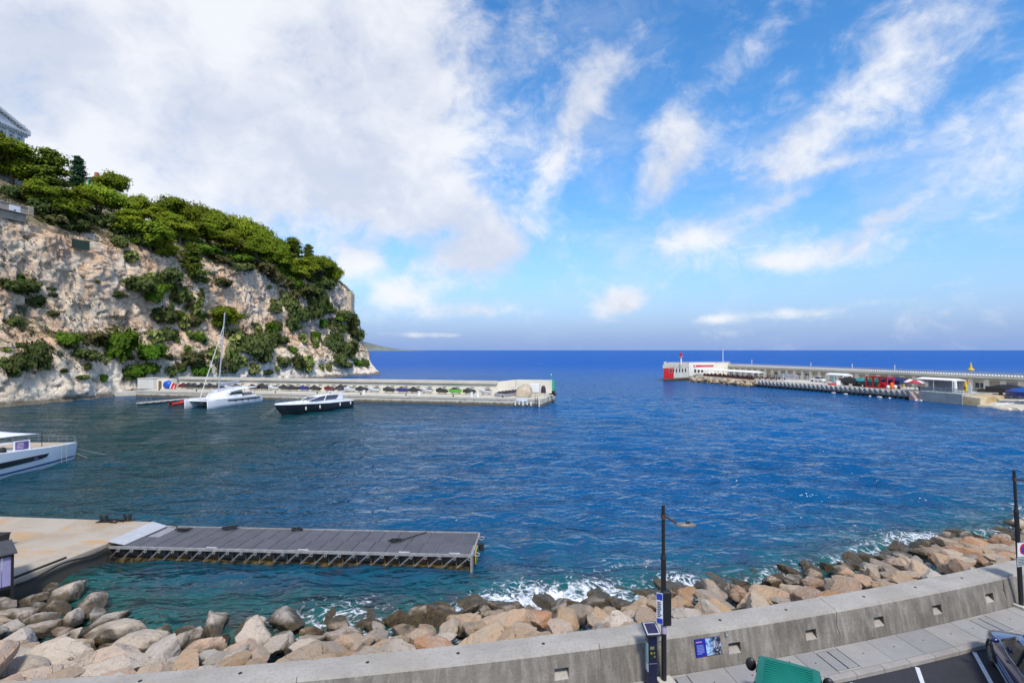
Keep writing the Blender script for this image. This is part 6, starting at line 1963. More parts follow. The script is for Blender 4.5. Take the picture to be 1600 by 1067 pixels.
    e2 = (Mq - Kq); l2 = e2.length; e2.normalize(); n2 = Vector((e2.y, -e2.x))
    on_face(Kq, e2, n2, .3, l2 * .62, 1.6, 7.0, .30, M('white_render', (.74, .72, .65), .8, var=.05), 'white_front', .25)
    on_face(Kq, e2, n2, l2 * .62, l2 - .3, 1.6, 6.8, .25, CREAM, 'cream_front', .25)
    on_face(Kq, e2, n2, 2.2, l2 * .62 - .4, 5.25, 6.05, .36, M('banner_red', (.58, .03, .05), .6, var=.05), 'banner')
    p0 = Kq + e2 * 3.0 + n2 * .40
    MB().ball((p0.x, p0.y, 5.65), (.28, .06, .28), 12, 8).build('banner_emblem', WHITE, hb, True, local=False)
    m = MB()
    for k in range(9):
        a = 6.0 + k * .55
        if a < l2 * .62 - .8: p = Kq + e2 * a + n2 * .39; m.box((p.x, p.y, 5.66), (.36, .03, .20), math.atan2(e2.y, e2.x))
    m.build('banner_lettering', M('banner_text', (.75, .35, .36), .6), hb, local=False)
    for i in range(3):
        a = 2.6 + i * 1.55
        on_face(Kq, e2, n2, a, a + .85, 3.1, 4.4, .36, DARKG, 'window_pane')
    # rail round the roof
    for a, b in zip([Sq, Lq, Kq], [Lq, Kq, Mq]):
        m = MB(); a2, b2 = cen + (a - cen) * 1.0, cen + (b - cen) * 1.0
        k = max(2, int((b2 - a2).length / 1.2))
        for i in range(k + 1):
            p = a2.lerp(b2, i / k); m.cyl((p.x, p.y), .09, 6.45, 7.35, 6)
        for z in (6.95, 7.3): m.tube([(a2.x, a2.y, z), (b2.x, b2.y, z)], .07, 5)
        m.build('roof_rail', rl, hb, local=False)
    # pier light
    lt = P(1064, 569, 6.45)
    q1 = Vector((cen.x - 9.5 + 2.0, 0)); X = 66.0; Y = X / ((1064 - 800) / 800)
    pl = thing('pier_light', 'red topped white light tower on the roof of the pier head building', 'light tower', (X, Y, 6.45)); pl.scale = (.8, .8, .8)
    MB().cyl((0, 0), .42, 0, 3.6, 12, .36).build('column', WHITE, pl, 40)
    MB().cyl((0, 0), 1.0, 3.6, 3.8, 14).build('gallery', M('pink_gallery', (.6, .35, .3), .6), pl, 40)
    MB().cyl((0, 0), .62, 3.8, 5.3, 12).build('lantern', RED, pl, 40); MB().cyl((0, 0), .72, 5.3, 5.8, 12, .1).build('cap', RED, pl, 40)
    X = 79.5; Y = X / ((1129.5 - 800) / 800)
    fp = thing('flag_mast', 'tall thin white mast rising beside the restaurant on the pier', 'mast', (X, Y, PZ))
    MB().tube([(0, 0, 0), (0, 0, 10.2)], [.14, .10], 8).build('pole', WHITE, fp, 40); MB().ball((0, 0, 10.3), .22).build('finial', M('pink_ball', (.6, .5, .48), .6), fp, True)
    # ---- restaurant terrace
    wht = M('canopy_white', (.80, .78, .74), .8, var=.04)
    cn = []
    for i in range(5):
        s = pr_s(1101 + i * 17.5, 14.5)
        lab = 'white awning over the pier restaurant terrace, %s from the pier head' % ordn[i]
        if i == 0:
            aw = thing('terrace_awning', lab, 'awning', (0, 0, 0), PRZ, 'white restaurant awnings')
            MB().loft([[(x, -2.4, 2.35), (x, 0, 2.85), (x, 2.4, 2.35), (x, 2.4, 2.2), (x, -2.4, 2.2)] for x in (-3.1, 3.1)]).build('canopy', wht, aw)
            for x in (-2.9, 2.9):
                for y in (-2.2, 2.2): MB().b2(x - .05, x + .05, y - .05, y + .05, 0, 2.25).build('post', WHITE, aw)
            a0 = aw
        else:
            aw = copy_tree(a0); aw['label'] = lab
        aw.location = pr(s, 14.2 - i * .2)
    dk = M('maroon_furniture', (.11, .035, .032), .8, var=.2, scale=2)
    t0 = None
    for i in range(30):
        s = 7.5 + (i % 15) * 2.45; w = 15.8 if i < 15 else 12.6
        lab = 'dark red terrace table in the %s row, %s from the pier head' % ('water side' if i < 15 else 'inner', (ordn + ['thirteenth', 'fourteenth', 'fifteenth'])[i % 15])
        if t0 is None:
            t = thing('dining_table', lab, 'table', (0, 0, 0), PRZ, 'dining tables on the pier terrace')
            MB().b2(-.6, .6, -.45, .45, .72, .78).build('table_top', dk, t); MB().cyl((0, 0), .06, 0, .72, 6).build('stem', BLACK, t)
            for x in (-1, 1):
                MB().b2(x * .85 - .22, x * .85 + .22, -.3, .3, .40, .48).build('seat', dk, t); MB().b2(x * 1.05 - .03, x * 1.05 + .03, -.3, .3, .48, 1.05).build('backrest', dk, t)
            t0 = t
        else:
            t = copy_tree(t0); t['label'] = lab
        t['group'] = 'dining tables on the pier terrace, %s row' % ('water side' if i < 15 else 'inner')
        t.location = pr(s, w)
    # planter hedge in maroon along the terrace edge
    m = thing('terrace_screen', 'low dark red screen along the front of the pier restaurant terrace', 'screen', pr(8, 17.3), PRZ)
    for i in range(14): MB().b2(i * 1.9, i * 1.9 + 1.85, -.05, .05, 0, .95).build('screen_panel', dk, m)
    # ---- things along the open quay
    def at(u, w): return pr(pr_s(u, w), w)
    # white pick-up
    pk = thing('white_pickup', 'white pick-up truck parked before the pier building', 'pick-up truck', at(1278, 5.5), PRZ)
    MB().loft(body_loft([(2.4, .7, .4, .75, .02), (2.2, .85, .35, .95, .03), (1.0, .9, .32, 1.05, .02), (-2.4, .9, .32, 1.05, 0), (-2.5, .8, .4, .95, 0)])).build('body', WHITE, pk, 35)
    MB().loft([[(x0, .8, 1.05), (x1, .65, 1.7), (x1, -.65, 1.7), (x0, -.8, 1.05)] for x0, x1 in ((1.2, .7), (-.4, -.3))]).build('cab_windows', DARKG, pk)
    MB().b2(-.35, .75, -.66, .66, 1.70, 1.76).build('cab_roof', WHITE, pk)
    for x in (1.5, -1.5):
        for y in (-.8, .8): wheel(pk, x, y, .34, .2)
    # white gantry / boat shed frame
    gt = thing('boat_shelter', 'white framed shelter on the quay behind the black boat', 'shelter', at(1310, 8), PRZ)
    for x in (-2.8, 0, 2.8):
        for y in (-1.6, 1.6): MB().b2(x - .13, x + .13, y - .13, y + .13, 0, 2.7).build('post', WHITE, gt)
    MB().loft([[(x, -1.8, 2.7), (x, 0, 3.2), (x, 1.8, 2.7), (x, 1.8, 2.5), (x, -1.8, 2.5)] for x in (-3, 3)]).build('roof', WHITE, gt)
    MB().b2(-1.0, .6, -1.62, -1.52, .1, 2.2).build('green_panel', M('aqua_panel', (.30, .55, .50), .4), gt)
    # boats ashore
    def boat(u, w, label, hull_m, L=6, cover=None, rot=0, zoff=.5, top=True):
        b = thing('boat_ashore', label, 'boat', at(u, w), PRZ + rot)
        st = [(-L / 2, .95, .85, 0, .95), (0, 1.05, .9, 0, 1.0), (L * .3, .8, .5, .1, 1.1), (L * .5, .1, .05, .5, 1.25)]
        MB().loft([[(x, y, z + zoff) for x, y, z in r] for r in hull_rings(st)]).build('hull', hull_m, b, 45)
        if cover: MB().loft([[(x, w_, 1.0 + zoff), (x, w_ * .3, z + zoff), (x, -w_ * .3, z + zoff), (x, -w_, 1.0 + zoff)] for x, w_, z in ((-L * .45, .9, 1.3), (-.5, 1.0, 1.9), (L * .2, .9, 1.7), (L * .42, .3, 1.2))]).build('cover', cover, b, 40)
        if top: MB().box((-L * .1, 0, 1.35 + zoff), (1.0, .9, .7)).build('console', WHITE if not cover else hull_m, b)
        for x in (-L * .3, L * .15): MB().box((x, 0, zoff * .5), (.2, 1.5, zoff)).build('trestle', BLACK, b)
        MB().box((-L * .5 - .2, 0, 1.1 + zoff), (.4, .4, .8)).build('outboard', BLACK, b)
        return b
    boat(1326, 10.5, 'black boat ashore with cover beside the white framed shelter', BLACK, 7, M('black_cover', (.022, .022, .028), .7), 3.0)
    boat(1345, 11, 'turquoise covered boat ashore left of the red frame', BLACK, 6, M('turquoise_tarp', (.02, .36, .34), .5), 2.9)
    boat(1358, 11.5, 'dark green boat ashore just left of the red frame', M('dark_green_hull', (.02, .10, .09), .4), 6, M('green_tarp', (.02, .16, .13), .6), 3.1)
    boat(1378, 5, 'dark boat ashore behind the red frame', M('teal_black', (.02, .05, .06), .5), 6, M('teal_tarp', (.02, .10, .12), .6), 3.1)
    boat(1573, 6.5, 'black and white motor boat ashore near the right edge of the pier', M('black_white_hull', (.03, .03, .04), .3), 7.5, M('black_cover', (.022, .022, .028), .7), 3.35, .6)
    bb = boat(1592, 9.5, 'blue topped small boat ashore at the far right edge', M('blue_gel_hull', (.03, .04, .22), .3), 5, M('bright_blue_tarp', (.02, .10, .42), .5), 3.1, .2)
    # red frame
    rf = thing('red_steel_frame', 'bright red open steel frame standing on the quay', 'frame', at(1374, 11.5), PRZ)
    H, W_, D_ = 2.9, 5.6, 2.2
    for x in (-W_ / 2, -W_ / 6, W_ / 6, W_ / 2):
        for y in (-D_ / 2, D_ / 2): MB().b2(x - .16, x + .16, y - .16, y + .16, 0, H).build('post', RED, rf)
    for z in (.25, H - .1):
        for y in (-D_ / 2, D_ / 2): MB().b2(-W_ / 2, W_ / 2, y - .14, y + .14, z - .14, z + .14).build('beam', RED, rf)
        for x in (-W_ / 2, W_ / 2): MB().b2(x - .14, x + .14, -D_ / 2 + .15, D_ / 2 - .15, z - .13, z + .13).build('beam', RED, rf)
    MB().ball((1.3, 0, .9), (.9, .7, .75)).build('red_float', RED, rf, True); MB().ball((.3, -.6, .5), (.5, .4, .45)).build('orange_float', M('orange_float', (.75, .16, .02), .5), rf, True)
    MB().b2(-2.4, .2, -.6, .8, .3, 1.6).build('dark_load', M('dark_load', (.06, .04, .03), .8), rf)
    # blue tarpaulin tent and orange kit
    bt = thing('blue_tarpaulin_tent', 'dark blue tarpaulin tent right of the red frame', 'tent', at(1397, 8.5), PRZ)
    MB().loft([[(x, -1.4, 2.1), (x, 0, 2.9), (x, 1.4, 2.1), (x, 1.4, 1.1), (x, 0, 1.4), (x, -1.4, 1.1)] for x in (-2.4, 2.4)]).build('tarpaulin', M('navy_tarp', (.015, .03, .12), .6), bt)
    for x in (-2.2, 2.2):
        for y in (-1.2, 1.2): MB().tube([(x, y, 0), (x, y, 2.1)], .06, 6).build('pole', STEEL, bt)
    ok = thing('orange_buoy_heap', 'orange and white buoys piled before the blue tarpaulin tent', 'buoys', at(1393, 12))
    for (x, y, z, r, mt) in ((0, 0, .55, .55, M('orange_float', (.75, .16, .02), .5)), (.9, .2, .5, .5, WHITE), (-.7, .4, .5, .45, WHITE), (.3, .5, 1.2, .45, M('orange_float', (.75, .16, .02), .5)), (1.6, -.2, .4, .4, NAVY)):
        MB().ball((x, y, z), r).build('buoy', mt, ok, True)
    yp = MB().b2(-.3, .3, -.2, .2, 0, 2.7).build('ochre_column', M('ochre_paint', (.60, .42, .14), .6), None); yp.location = at(1410, 3.5); yp.rotation_euler = (0, 0, PRZ); tag(yp, 'ochre yellow column beside the blue tarpaulin tent', 'column')
    # red and white parasols
    def parasol(u, w, label, mt, r=1.7, h=2.4):
        p = thing('parasol', label, 'parasol', at(u, w))
        MB().tube([(0, 0, 0), (0, 0, h + .5)], .04, 6).build('pole', STEEL, p)
        n = 8
        MB().loft([[(rr * math.cos(2 * math.pi * k / n), rr * math.sin(2 * math.pi * k / n), z) for k in range(n)] for rr, z in ((r, h - .15), (r * .98, h), (r * .5, h + .42), (.05, h + .75))]).build('canopy', mt, p)
    parasol(1428, 13.5, 'red parasol at the left end of the marquee landing', M('red_cloth', (.48, .03, .05), .7), 1.5, 2.0)
    parasol(1437, 11.5, 'white parasol right of the red one before the marquee', wht, 1.7, 2.1)
    parasol(1421, 10.8, 'white parasol behind the red one on the quay', wht, 1.3, 2.0)
    parasol(1444, 9, 'white parasol nearest the marquee', wht, 1.4, 2.4)
    # marquee with glass rail
    mq = thing('white_marquee', 'large white open sided marquee on the grey landing', 'marquee', pr(pr_s(1468, 10), 10, 2.3), PRZ)
    Wm = 8.2
    MB().loft([[(x, -2.2, 2.75), (x, 0, 3.1), (x, 2.2, 2.75), (x, 2.2, 2.6), (x, -2.2, 2.6)] for x in (-Wm / 2, Wm / 2)]).build('canopy', wht, mq)
    for x in (-Wm / 2, 0, Wm / 2):
        for y in (-2.1, 2.1): MB().b2(x - .06, x + .06, y - .06, y + .06, 0, 2.6).build('post', WHITE, mq)
    MB().b2(-Wm / 2 + .1, Wm / 2 - .3, 2.0, 2.05, .4, 2.5).build('rear_sheet', M('grey_sheet', (.48, .50, .58), .6), mq)
    MB().tube([(Wm / 2 + .3, -1.6, 0), (Wm / 2 + .2, -1.6, 2.6)], [.35, .30], 8).build('gathered_curtain', wht, mq, 40)
    for k in range(9):
        x = -Wm / 2 + .3 + k * .95
        MB().b2(x, x + .7, -1.7, -1.0, .0, .75).build('dark_seat', M('dark_rattan', (.05, .05, .05), .8), mq)
    gr = thing('landing_rail', 'steel and glass rail along the front of the grey landing', 'railing', pr(86.3, 14.9, 2.3), PRZ)
    for k in range(9): MB().tube([(k * 1.12, 0, 0), (k * 1.12, 0, 1.1)], .04, 6).build('post', STEEL, gr)
    MB().tube([(0, 0, 1.1), (8.96, 0, 1.1)], .04, 6).build('top_rail', STEEL, gr)
    pn = M('rail_glass', (.55, .60, .62), .1); 
    bs = pn.node_tree.nodes['Principled BSDF']; bs.inputs['Alpha'].default_value = .3
    for k in range(8): MB().b2(k * 1.12 + .05, k * 1.12 + 1.07, -.01, .01, .1, 1.02).build('pane', pn, gr)
    sg = thing('boarding_steps', 'pink steps leading down to the water left of the grey landing', 'steps', pr(84.6, 15.2, 0), PRZ)
    for k in range(6): MB().b2(k * .28, k * .28 + .27, -.9, .2, -.3, 1.9 - k * .34).build('step', M('pink_stone', (.50, .36, .32), .8), sg)
    # yellow kayaks standing, white boards
    for i, (u, mt, lab) in enumerate(((1508, M('yellow_plastic', (.75, .50, .02), .4), 'yellow kayak standing upright at the end of the landing'), (1511.5, M('orange_plastic', (.70, .20, .02), .4), 'orange kayak standing upright at the end of the landing'))):
        k = thing('kayak', lab, 'kayak', at(u, 9.5 - i * .4), PRZ)
        MB().tube([(0, 0, 0), (0, 0, .8), (0, 0, 2.0), (0, 0, 3.0)], [.08, .34, .34, .08], 8).build('hull', mt, k, 40)
        MB().box((0, -.3, 1.3), (.3, .1, .6)).build('seat_well', BLACK, k, bevel=.05)
    bw_ = MB().loft([[(w_ , -.05, z), (w_, .05, z), (-w_, .05, z), (-w_, -.05, z)] for w_, z in ((.15, 0), (.38, .5), (.40, 1.8), (.12, 2.6))]).build('paddle_board', WHITE, None, 40)
    bw_.location = at(1514, 11); bw_.rotation_euler = (0, 0, PRZ); tag(bw_, 'white paddle board standing right of the kayaks', 'paddle board')
    # jet ski on quay by the slip, trolley
    j = thing('slip_jet_ski', 'dark jet ski parked at the top of the slipway', 'jet ski', at(1539, 3.4), PRZ + .4); jetski_parts(j, M('black_gel', (.02, .02, .025), .25), RUBBER, .1)
    # white fence and posters on open quay
    fn = thing('quay_fence', 'thin white post fence along the open quay before the pier building', 'fence', pr(38, 8.5), PRZ)
    for k in range(12): MB().tube([(k * 2.4, 0, 0), (k * 2.4, 0, 1.9)], .06, 6).build('post', WHITE, fn)
    for z in (.9, 1.85): MB().tube([(0, 0, z), (26.4, 0, z)], .035, 5).build('rail', WHITE, fn)
    for i, (u, lab) in enumerate(((1226, 'pale blue poster board on the open quay, left one'), (1240, 'pale pink poster board on the open quay, right one'))):
        b = MB().b2(-1.7, 1.7, -.05, .05, .3, 2.0).build('poster_board', M('poster_%d' % i, ((.50, .56, .62), (.60, .54, .60))[i], .7, var=.15, scale=2.2), None)
        b.location = at(u, 6.5); b.rotation_euler = (0, 0, PRZ); tag(b, lab, 'poster board', 'poster boards on the quay')
    # bollards/bicycles dark posts
    for i in range(6):
        o = MB().cyl((0, 0), .14, 0, 1.5, 8, .10).build('dark_post', BLACK, None, 40); o.location = at(1199 + i * 3.6, 6 + (i % 2)); tag(o, 'thin dark post on the quay between terrace and poster boards, %s from the left' % ordn[i], 'post', 'dark posts on the quay')
    # small white floats tied under the teeth
    for i, (u, v) in enumerate(((1305, 614.6), (1324, 616.6), (1362, 620), (1377, 621.2), (1393, 622.8), (1434, 626.3), (1442, 626.8))):
        o = MB().ball((0, 0, .15), (.30 if i not in (0, 1, 3) else .75, .24, .22), 10, 6).build('white_float', WHITE, None, True); q_ = P(u, v, 0); o.location = q_ + FN * .6; o.rotation_euler = (0, 0, PRZ)
        tag(o, 'white float lying on the water under the saw-toothed quay, %s from the left' % ordn[i], 'float', 'white floats along the pier')
    # red kit on the quay edge
    rk_ = thing('red_crate', 'small red crate at the quay edge left of the black boat', 'crate', at(1299, 14)); MB().b2(-.8, .8, -.4, .4, 0, .5).build('box', RED, rk_); MB().b2(-.85, .85, -.45, .45, .5, .58).build('lid', M('pink_lid', (.6, .3, .3), .6), rk_)
    wt = thing('white_tank', 'white square tank at the quay edge left of the black boat', 'tank', at(1307.5, 12.5)); MB().b2(-.6, .6, -.6, .6, .1, 1.3).build('tank', WHITE, wt, bevel=.06); MB().b2(-.65, .65, -.65, .65, 0, .1).build('pallet', TEAK, wt)
    # yellow buoy at sea
    by = P(1517, 578.5, 0)
    yb = thing('yellow_buoy', 'yellow cone buoy out at sea beyond the pier', 'buoy', by)
    ym = M('buoy_yellow', (.75, .48, .03), .5)
    MB().loft([[(r * math.cos(a), r * math.sin(a), z) for a in np.linspace(0, 6.28, 13)[:-1]] for r, z in ((1.6, -.4), (1.7, .5), (1.5, .8), (.75, 1.2))]).build('float', ym, yb, 40)
    MB().loft([[(r * math.cos(a), r * math.sin(a), z) for a in np.linspace(0, 6.28, 13)[:-1]] for r, z in ((.8, 1.2), (.5, 3.0), (.22, 4.2))]).build('cone', ym, yb, 40)
    MB().ball((0, 0, 4.3), .35).build('light', M('pale_lamp', (.7, .65, .5), .4), yb, True)


build_pier()
# ------------------------------------------------------------------ trees and shrubs of the rock
PINE_A = leaf_mat('pine_needles', (.115, .17, .014), (.235, .275, .022), rnd=.38)
PINE_B = leaf_mat('dark_pine_needles', (.075, .12, .018), (.160, .205, .026), rnd=.35)
CYP = leaf_mat('cypress_needles', (.022, .060, .028), (.045, .10, .042))
SHRUB_G = leaf_mat('bright_shrub_leaves', (.070, .150, .014), (.130, .220, .024))
SHRUB_D = leaf_mat('dark_shrub_leaves', (.060, .092, .026), (.130, .155, .048))
SHRUB_O = leaf_mat('olive_shrub_leaves', (.075, .080, .028), (.130, .120, .045))
CACT = leaf_mat('prickly_pear_pads', (.130, .170, .040), (.26, .28, .085), trans=.05)
AGAVE = leaf_mat('agave_leaves', (.060, .105, .070), (.130, .185, .130), trans=.05)
BARK = M('pine_bark', (.16, .12, .09), .9, var=.2, scale=3)


def clump_mesh(name, lobes, mat, per, leaf, seed, spread=.42, flat=.5):
    """lobes: (cx,cy,cz,rx,ry,rz). Leaf clusters sit on and inside the lobes; every leaf a small quad."""
    rng = np.random.default_rng(seed)
    Vs = []
    for (cx, cy, cz, rx, ry, rz, k) in lobes:
        nc = max(6, int(per * k))
        d = rng.normal(size=(nc, 3)); d /= np.linalg.norm(d, axis=1)[:, None]
        d[:, 2] = np.where(d[:, 2] < -.35, -d[:, 2] * .6, d[:, 2])
        rad = 1 - np.abs(rng.normal(0, .16, nc))
        cc = np.array([cx, cy, cz]) + d * np.array([rx, ry, rz]) * rad[:, None]
        m = 13
        base = np.repeat(cc, m, 0)
        nd = np.repeat(d, m, 0)
        pts = base + rng.normal(size=base.shape) * spread * np.array([1, 1, .62])
        nrm = nd * 1.3 + rng.normal(size=base.shape) * .45 + np.array([0, 0, flat])
        nrm /= np.linalg.norm(nrm, axis=1)[:, None]
        a = np.cross(nrm, rng.normal(size=base.shape)); a /= np.linalg.norm(a, axis=1)[:, None]
        b = np.cross(nrm, a)
        s = leaf * rng.uniform(.6, 1.35, (len(pts), 1))
        Vs.append(np.stack([pts - a * s, pts - b * s * .55, pts + a * s, pts + b * s * .55], 1).reshape(-1, 3))
    V = np.concatenate(Vs)
    F = np.arange(len(V)).reshape(-1, 4)
    return np_mesh(name, V, F, mat)


def pine_proto(seed, kind):
    rng = random.Random(seed)
    lobes = []
    if kind == 'umbrella':
        for i in range(8):
            a = i * 2 * math.pi / 7 + rng.uniform(-.3, .3); r = rng.uniform(1.7, 2.7) if i < 7 else 0
            s = rng.uniform(1.25, 1.8)
            lobes.append((r * math.cos(a), r * math.sin(a), 6.6 + rng.uniform(-.5, .35) - .10 * r, s * 1.05, s * 1.05, s * .52, 1.0))
        lobes.append((0, 0, 7.2, 2.3, 2.3, .95, 1.3))
        th = 6.2
    elif kind == 'round':
        for i in range(9):
            a = rng.uniform(0, 6.28); r = rng.uniform(.6, 2.4); z = rng.uniform(3.0, 7.0)
            s = rng.uniform(1.2, 1.75)
            r *= 1 - max(0, z - 5.5) * .28
            lobes.append((r * math.cos(a), r * math.sin(a), z, s, s, s * .66, 1.0))
        lobes.append((0, 0, 6.8, 1.5, 1.5, 1.1, 1)); lobes.append((0, 0, 4.8, 2.2, 2.2, 1.5, 1.1)); th = 6.0
    else:                                                    # tall, ragged
        for i in range(12):
            z = 2.4 + i * .52; a = i * 2.4 + rng.uniform(-.4, .4); r = rng.uniform(.9, 2.2) * (1 - (z - 2) / 9)
            s = rng.uniform(.9, 1.4) * (1.1 - (z - 2) / 13)
            lobes.append((r * math.cos(a), r * math.sin(a), z, s * 1.15, s * 1.15, s * .6, .8))
        lobes.append((0, 0, 8.7, .8, .8, .9, .6)); th = 8.2
    crown = clump_mesh('crown', lobes, PINE_A if kind != 'tall' else PINE_B, 46, .22, seed, .34, .6)
    t = MB()
    bend = rng.uniform(-.5, .5)
    t.tube([(0, 0, -1.2), (bend * .3, .1, 1.5), (bend, .2, 3.4), (bend * .5, 0, th)], [.30, .25, .19, .08], 7)
    for (cx, cy, cz, rx, ry, rz, k) in lobes[:7]:
        t.tube([(bend * .8, .15, min(cz - 1.5, 3.6)), (cx * .5 + bend * .3, cy * .5, cz - .7), (cx, cy, cz)], [.12, .08, .04], 5)
    return crown, t.mesh('trunk', BARK, True)


PROTO = {'umbrella': [pine_proto(s, 'umbrella') for s in (1, 2, 3, 4)], 'round': [pine_proto(s, 'round') for s in (11, 12, 13)], 'tall': [pine_proto(s, 'tall') for s in (21, 22)]}
_cl = []
for _i in range(18):
    _z = .9 + _i * .42; _r = .95 * math.sin(min(1, (_z + .6) / 3.2) * math.pi / 2) * (1 - max(0, _z - 5) / 4.2)
    _cl.append((.15 * math.cos(_i * 2), .15 * math.sin(_i * 2), _z, _r, _r, .6, .7))
PROTO['cypress'] = [(clump_mesh('crown', _cl, CYP, 34, .15, 31, .16, .2), MB().tube([(0, 0, -1), (0, 0, 7)], [.22, .05], 7).mesh('trunk', BARK, True))]
CROWN_C = {'umbrella': (6.6, 8.2, 3.2), 'round': (5.2, 6.6, 6.2), 'tall': (5.4, 5.6, 7.6), 'cypress': (4.4, 2.2, 8.4)}    # crown centre z, width, height


def place_tree(u, v, wpx, kind, label, idx, hpx=None, mat=None, name=None, depth=None):
    cz, cw, chh = CROWN_C[kind]
    q, gz = march(u, v, 6.0 if kind != 'umbrella' else 7.0)
    if depth:
        q = PY(u, v, depth); gz = ground(q.x, q.y)
    sc = wpx / 800 * q.y / cw
    sz = (hpx / 800 * q.y / chh) if hpx else sc
    crown, trunk = PROTO[kind][idx % len(PROTO[kind])]
    t = thing(name or {'umbrella': 'umbrella_pine', 'round': 'pine_tree', 'tall': 'pine_tree', 'cypress': 'cypress_tree'}[kind], label, 'tree', (q.x, q.y, q.z - cz * sz), random.Random(idx).uniform(0, 6.28), 'trees on top of the rock')
    for nm, me in (('trunk', trunk), ('crown', crown)):
        o = bpy.data.objects.new(nm, me); C.objects.link(o); o.parent = t
        if nm == 'trunk' and t.location.z > gz + .5:        # let the trunk reach the ground
            o.scale = (1, 1, 1)
    t.scale = (sc, sc, sz)
    if t.location.z > gz - .3:
        extra = (t.location.z - gz + .8) / sz
        mb = MB().tube([(0, 0, -extra - 1), (0, 0, .2)], [.34, .30], 7).build('lower_trunk', BARK, t, True)
    return t


TREES = [
    (18, 246, 84, 'round', 'big dark pine below the white museum at the left edge', 64), (-8, 225, 60, 'umbrella', 'pine crown cut by the left edge under the museum gable', 40),
    (78, 283, 78, 'tall', 'broad ragged pine between the museum and the cypress', 92), (100, 318, 70, 'round', 'dark drooping pine above the cliff edge left of the bare wall', 50),
    (122, 272, 25, 'cypress', 'slim dark cypress standing against the sky', 56), (175, 284, 54, 'umbrella', 'umbrella pine on the skyline right of the cypress', 30),
    (152, 308, 80, 'umbrella', 'wide umbrella pine in front of the green shuttered villa', 40), (60, 300, 50, 'round', 'small pine beside the cliff-top terrace parapet', 44),
    (218, 318, 46, 'umbrella', 'umbrella pine with bare leaning trunk right of the villa', 26), (268, 326, 66, 'umbrella', 'tall flat-topped umbrella pine at the highest point of the tree belt', 38),
    (305, 338, 62, 'umbrella', 'umbrella pine just right of the flat-topped one', 40), (238, 368, 72, 'round', 'bright green pine leaning out over the cliff edge', 52),
    (200, 345, 52, 'round', 'dark green pine below the skyline umbrella pines', 40), (282, 358, 54, 'round', 'dense pine in the shade under the flat-topped pine', 38),
    (340, 350, 60, 'umbrella', 'umbrella pine with several bare trunks showing', 34), (378, 358, 74, 'umbrella', 'widest umbrella pine in the middle of the tree belt', 38),
    (412, 376, 56, 'umbrella', 'umbrella pine sloping down to the right of the widest one', 38), (420, 398, 44, 'round', 'pine in shade below the sloping umbrella pine', 40),
    (300, 412, 46, 'tall', 'pine hanging down the cliff face above the mast', 62), (456, 394, 44, 'tall', 'pointed pale pine on the descending skyline', 42),
    (482, 398, 24, 'tall', 'small pointed pine on the descending skyline', 30), (472, 420, 56, 'round', 'rounded pine at the right part of the cliff edge', 34),
    (506, 414, 46, 'umbrella', 'umbrella pine near the right end of the tree belt', 28), (522, 428, 30, 'umbrella', 'last open-branched umbrella pine before the ruined turret', 30),
    (352, 378, 44, 'round', 'bright rounded pine below the bare trunks', 24), (388, 392, 40, 'round', 'low dense pine below the widest umbrella pine', 30), (262, 345, 46, 'round', 'pine with dark underside below the flat-topped pine', 34),
    (325, 362, 44, 'round', 'mid-green pine between bare trunks and flat-topped pine', 30), (445, 412, 40, 'round', 'dark pine behind the rounded cliff-edge pine', 34), (350, 496, 62, 'round', 'dark wind-bent pine growing from the cliff face behind the mast', 44)]
TREES += [(190, 318, 46, 'umbrella', 'umbrella pine between the villa and the leaning trunk', 30), (240, 338, 50, 'round', 'mid-green pine left of the flat-topped pine', 36), (285, 330, 50, 'umbrella', 'umbrella crown touching the flat-topped pine on its right', 30),
          (325, 340, 56, 'umbrella', 'umbrella crown between the flat-topped pine and the bare trunks', 32), (360, 352, 52, 'umbrella', 'umbrella crown left of the widest pine', 32), (396, 364, 48, 'umbrella', 'umbrella crown right of the widest pine', 32),
          (432, 388, 44, 'umbrella', 'umbrella crown where the skyline begins to fall', 32), (365, 372, 44, 'round', 'shaded pine under the widest pine', 30), (305, 360, 50, 'round', 'shaded pine under the flat-topped pine on its right', 34),
          (490, 412, 40, 'umbrella', 'umbrella crown between the rounded pine and the end of the belt', 28), (130, 312, 50, 'round', 'shaded pine below the cypress', 40), (45, 268, 50, 'round', 'pine right of the big dark pine', 44), (255, 385, 40, 'round', 'shaded pine below the bright leaning one', 34), (400, 384, 44, 'round', 'green pine among the bare trunks right of centre', 32)]
for _i, (u, v, w, kd, lab, h) in enumerate(TREES):
    if v > 450:
        hq = hit_cliff(u, v + 12)
        place_tree(u, v, w, kd, lab, _i, h, depth=hq[0].y - 1.0)
    else:
        place_tree(u, v, w, kd, lab, _i, h)


def shrub_protos(mat, seed, leaf=.17, n=3):
    out = []
    for k in range(n):
        rng = random.Random(seed + k)
        lobes = [(rng.uniform(-.75, .75), rng.uniform(-.75, .75), rng.uniform(.25, .85), rng.uniform(.5, .85), rng.uniform(.5, .85), rng.uniform(.35, .6), 1.0) for _ in range(5)] + [(0, 0, .55, 1.0, 1.0, .6, 1.2)]
        out.append(clump_mesh('shrub', lobes, mat, 22, leaf, seed + k, .16, .45))
    return out


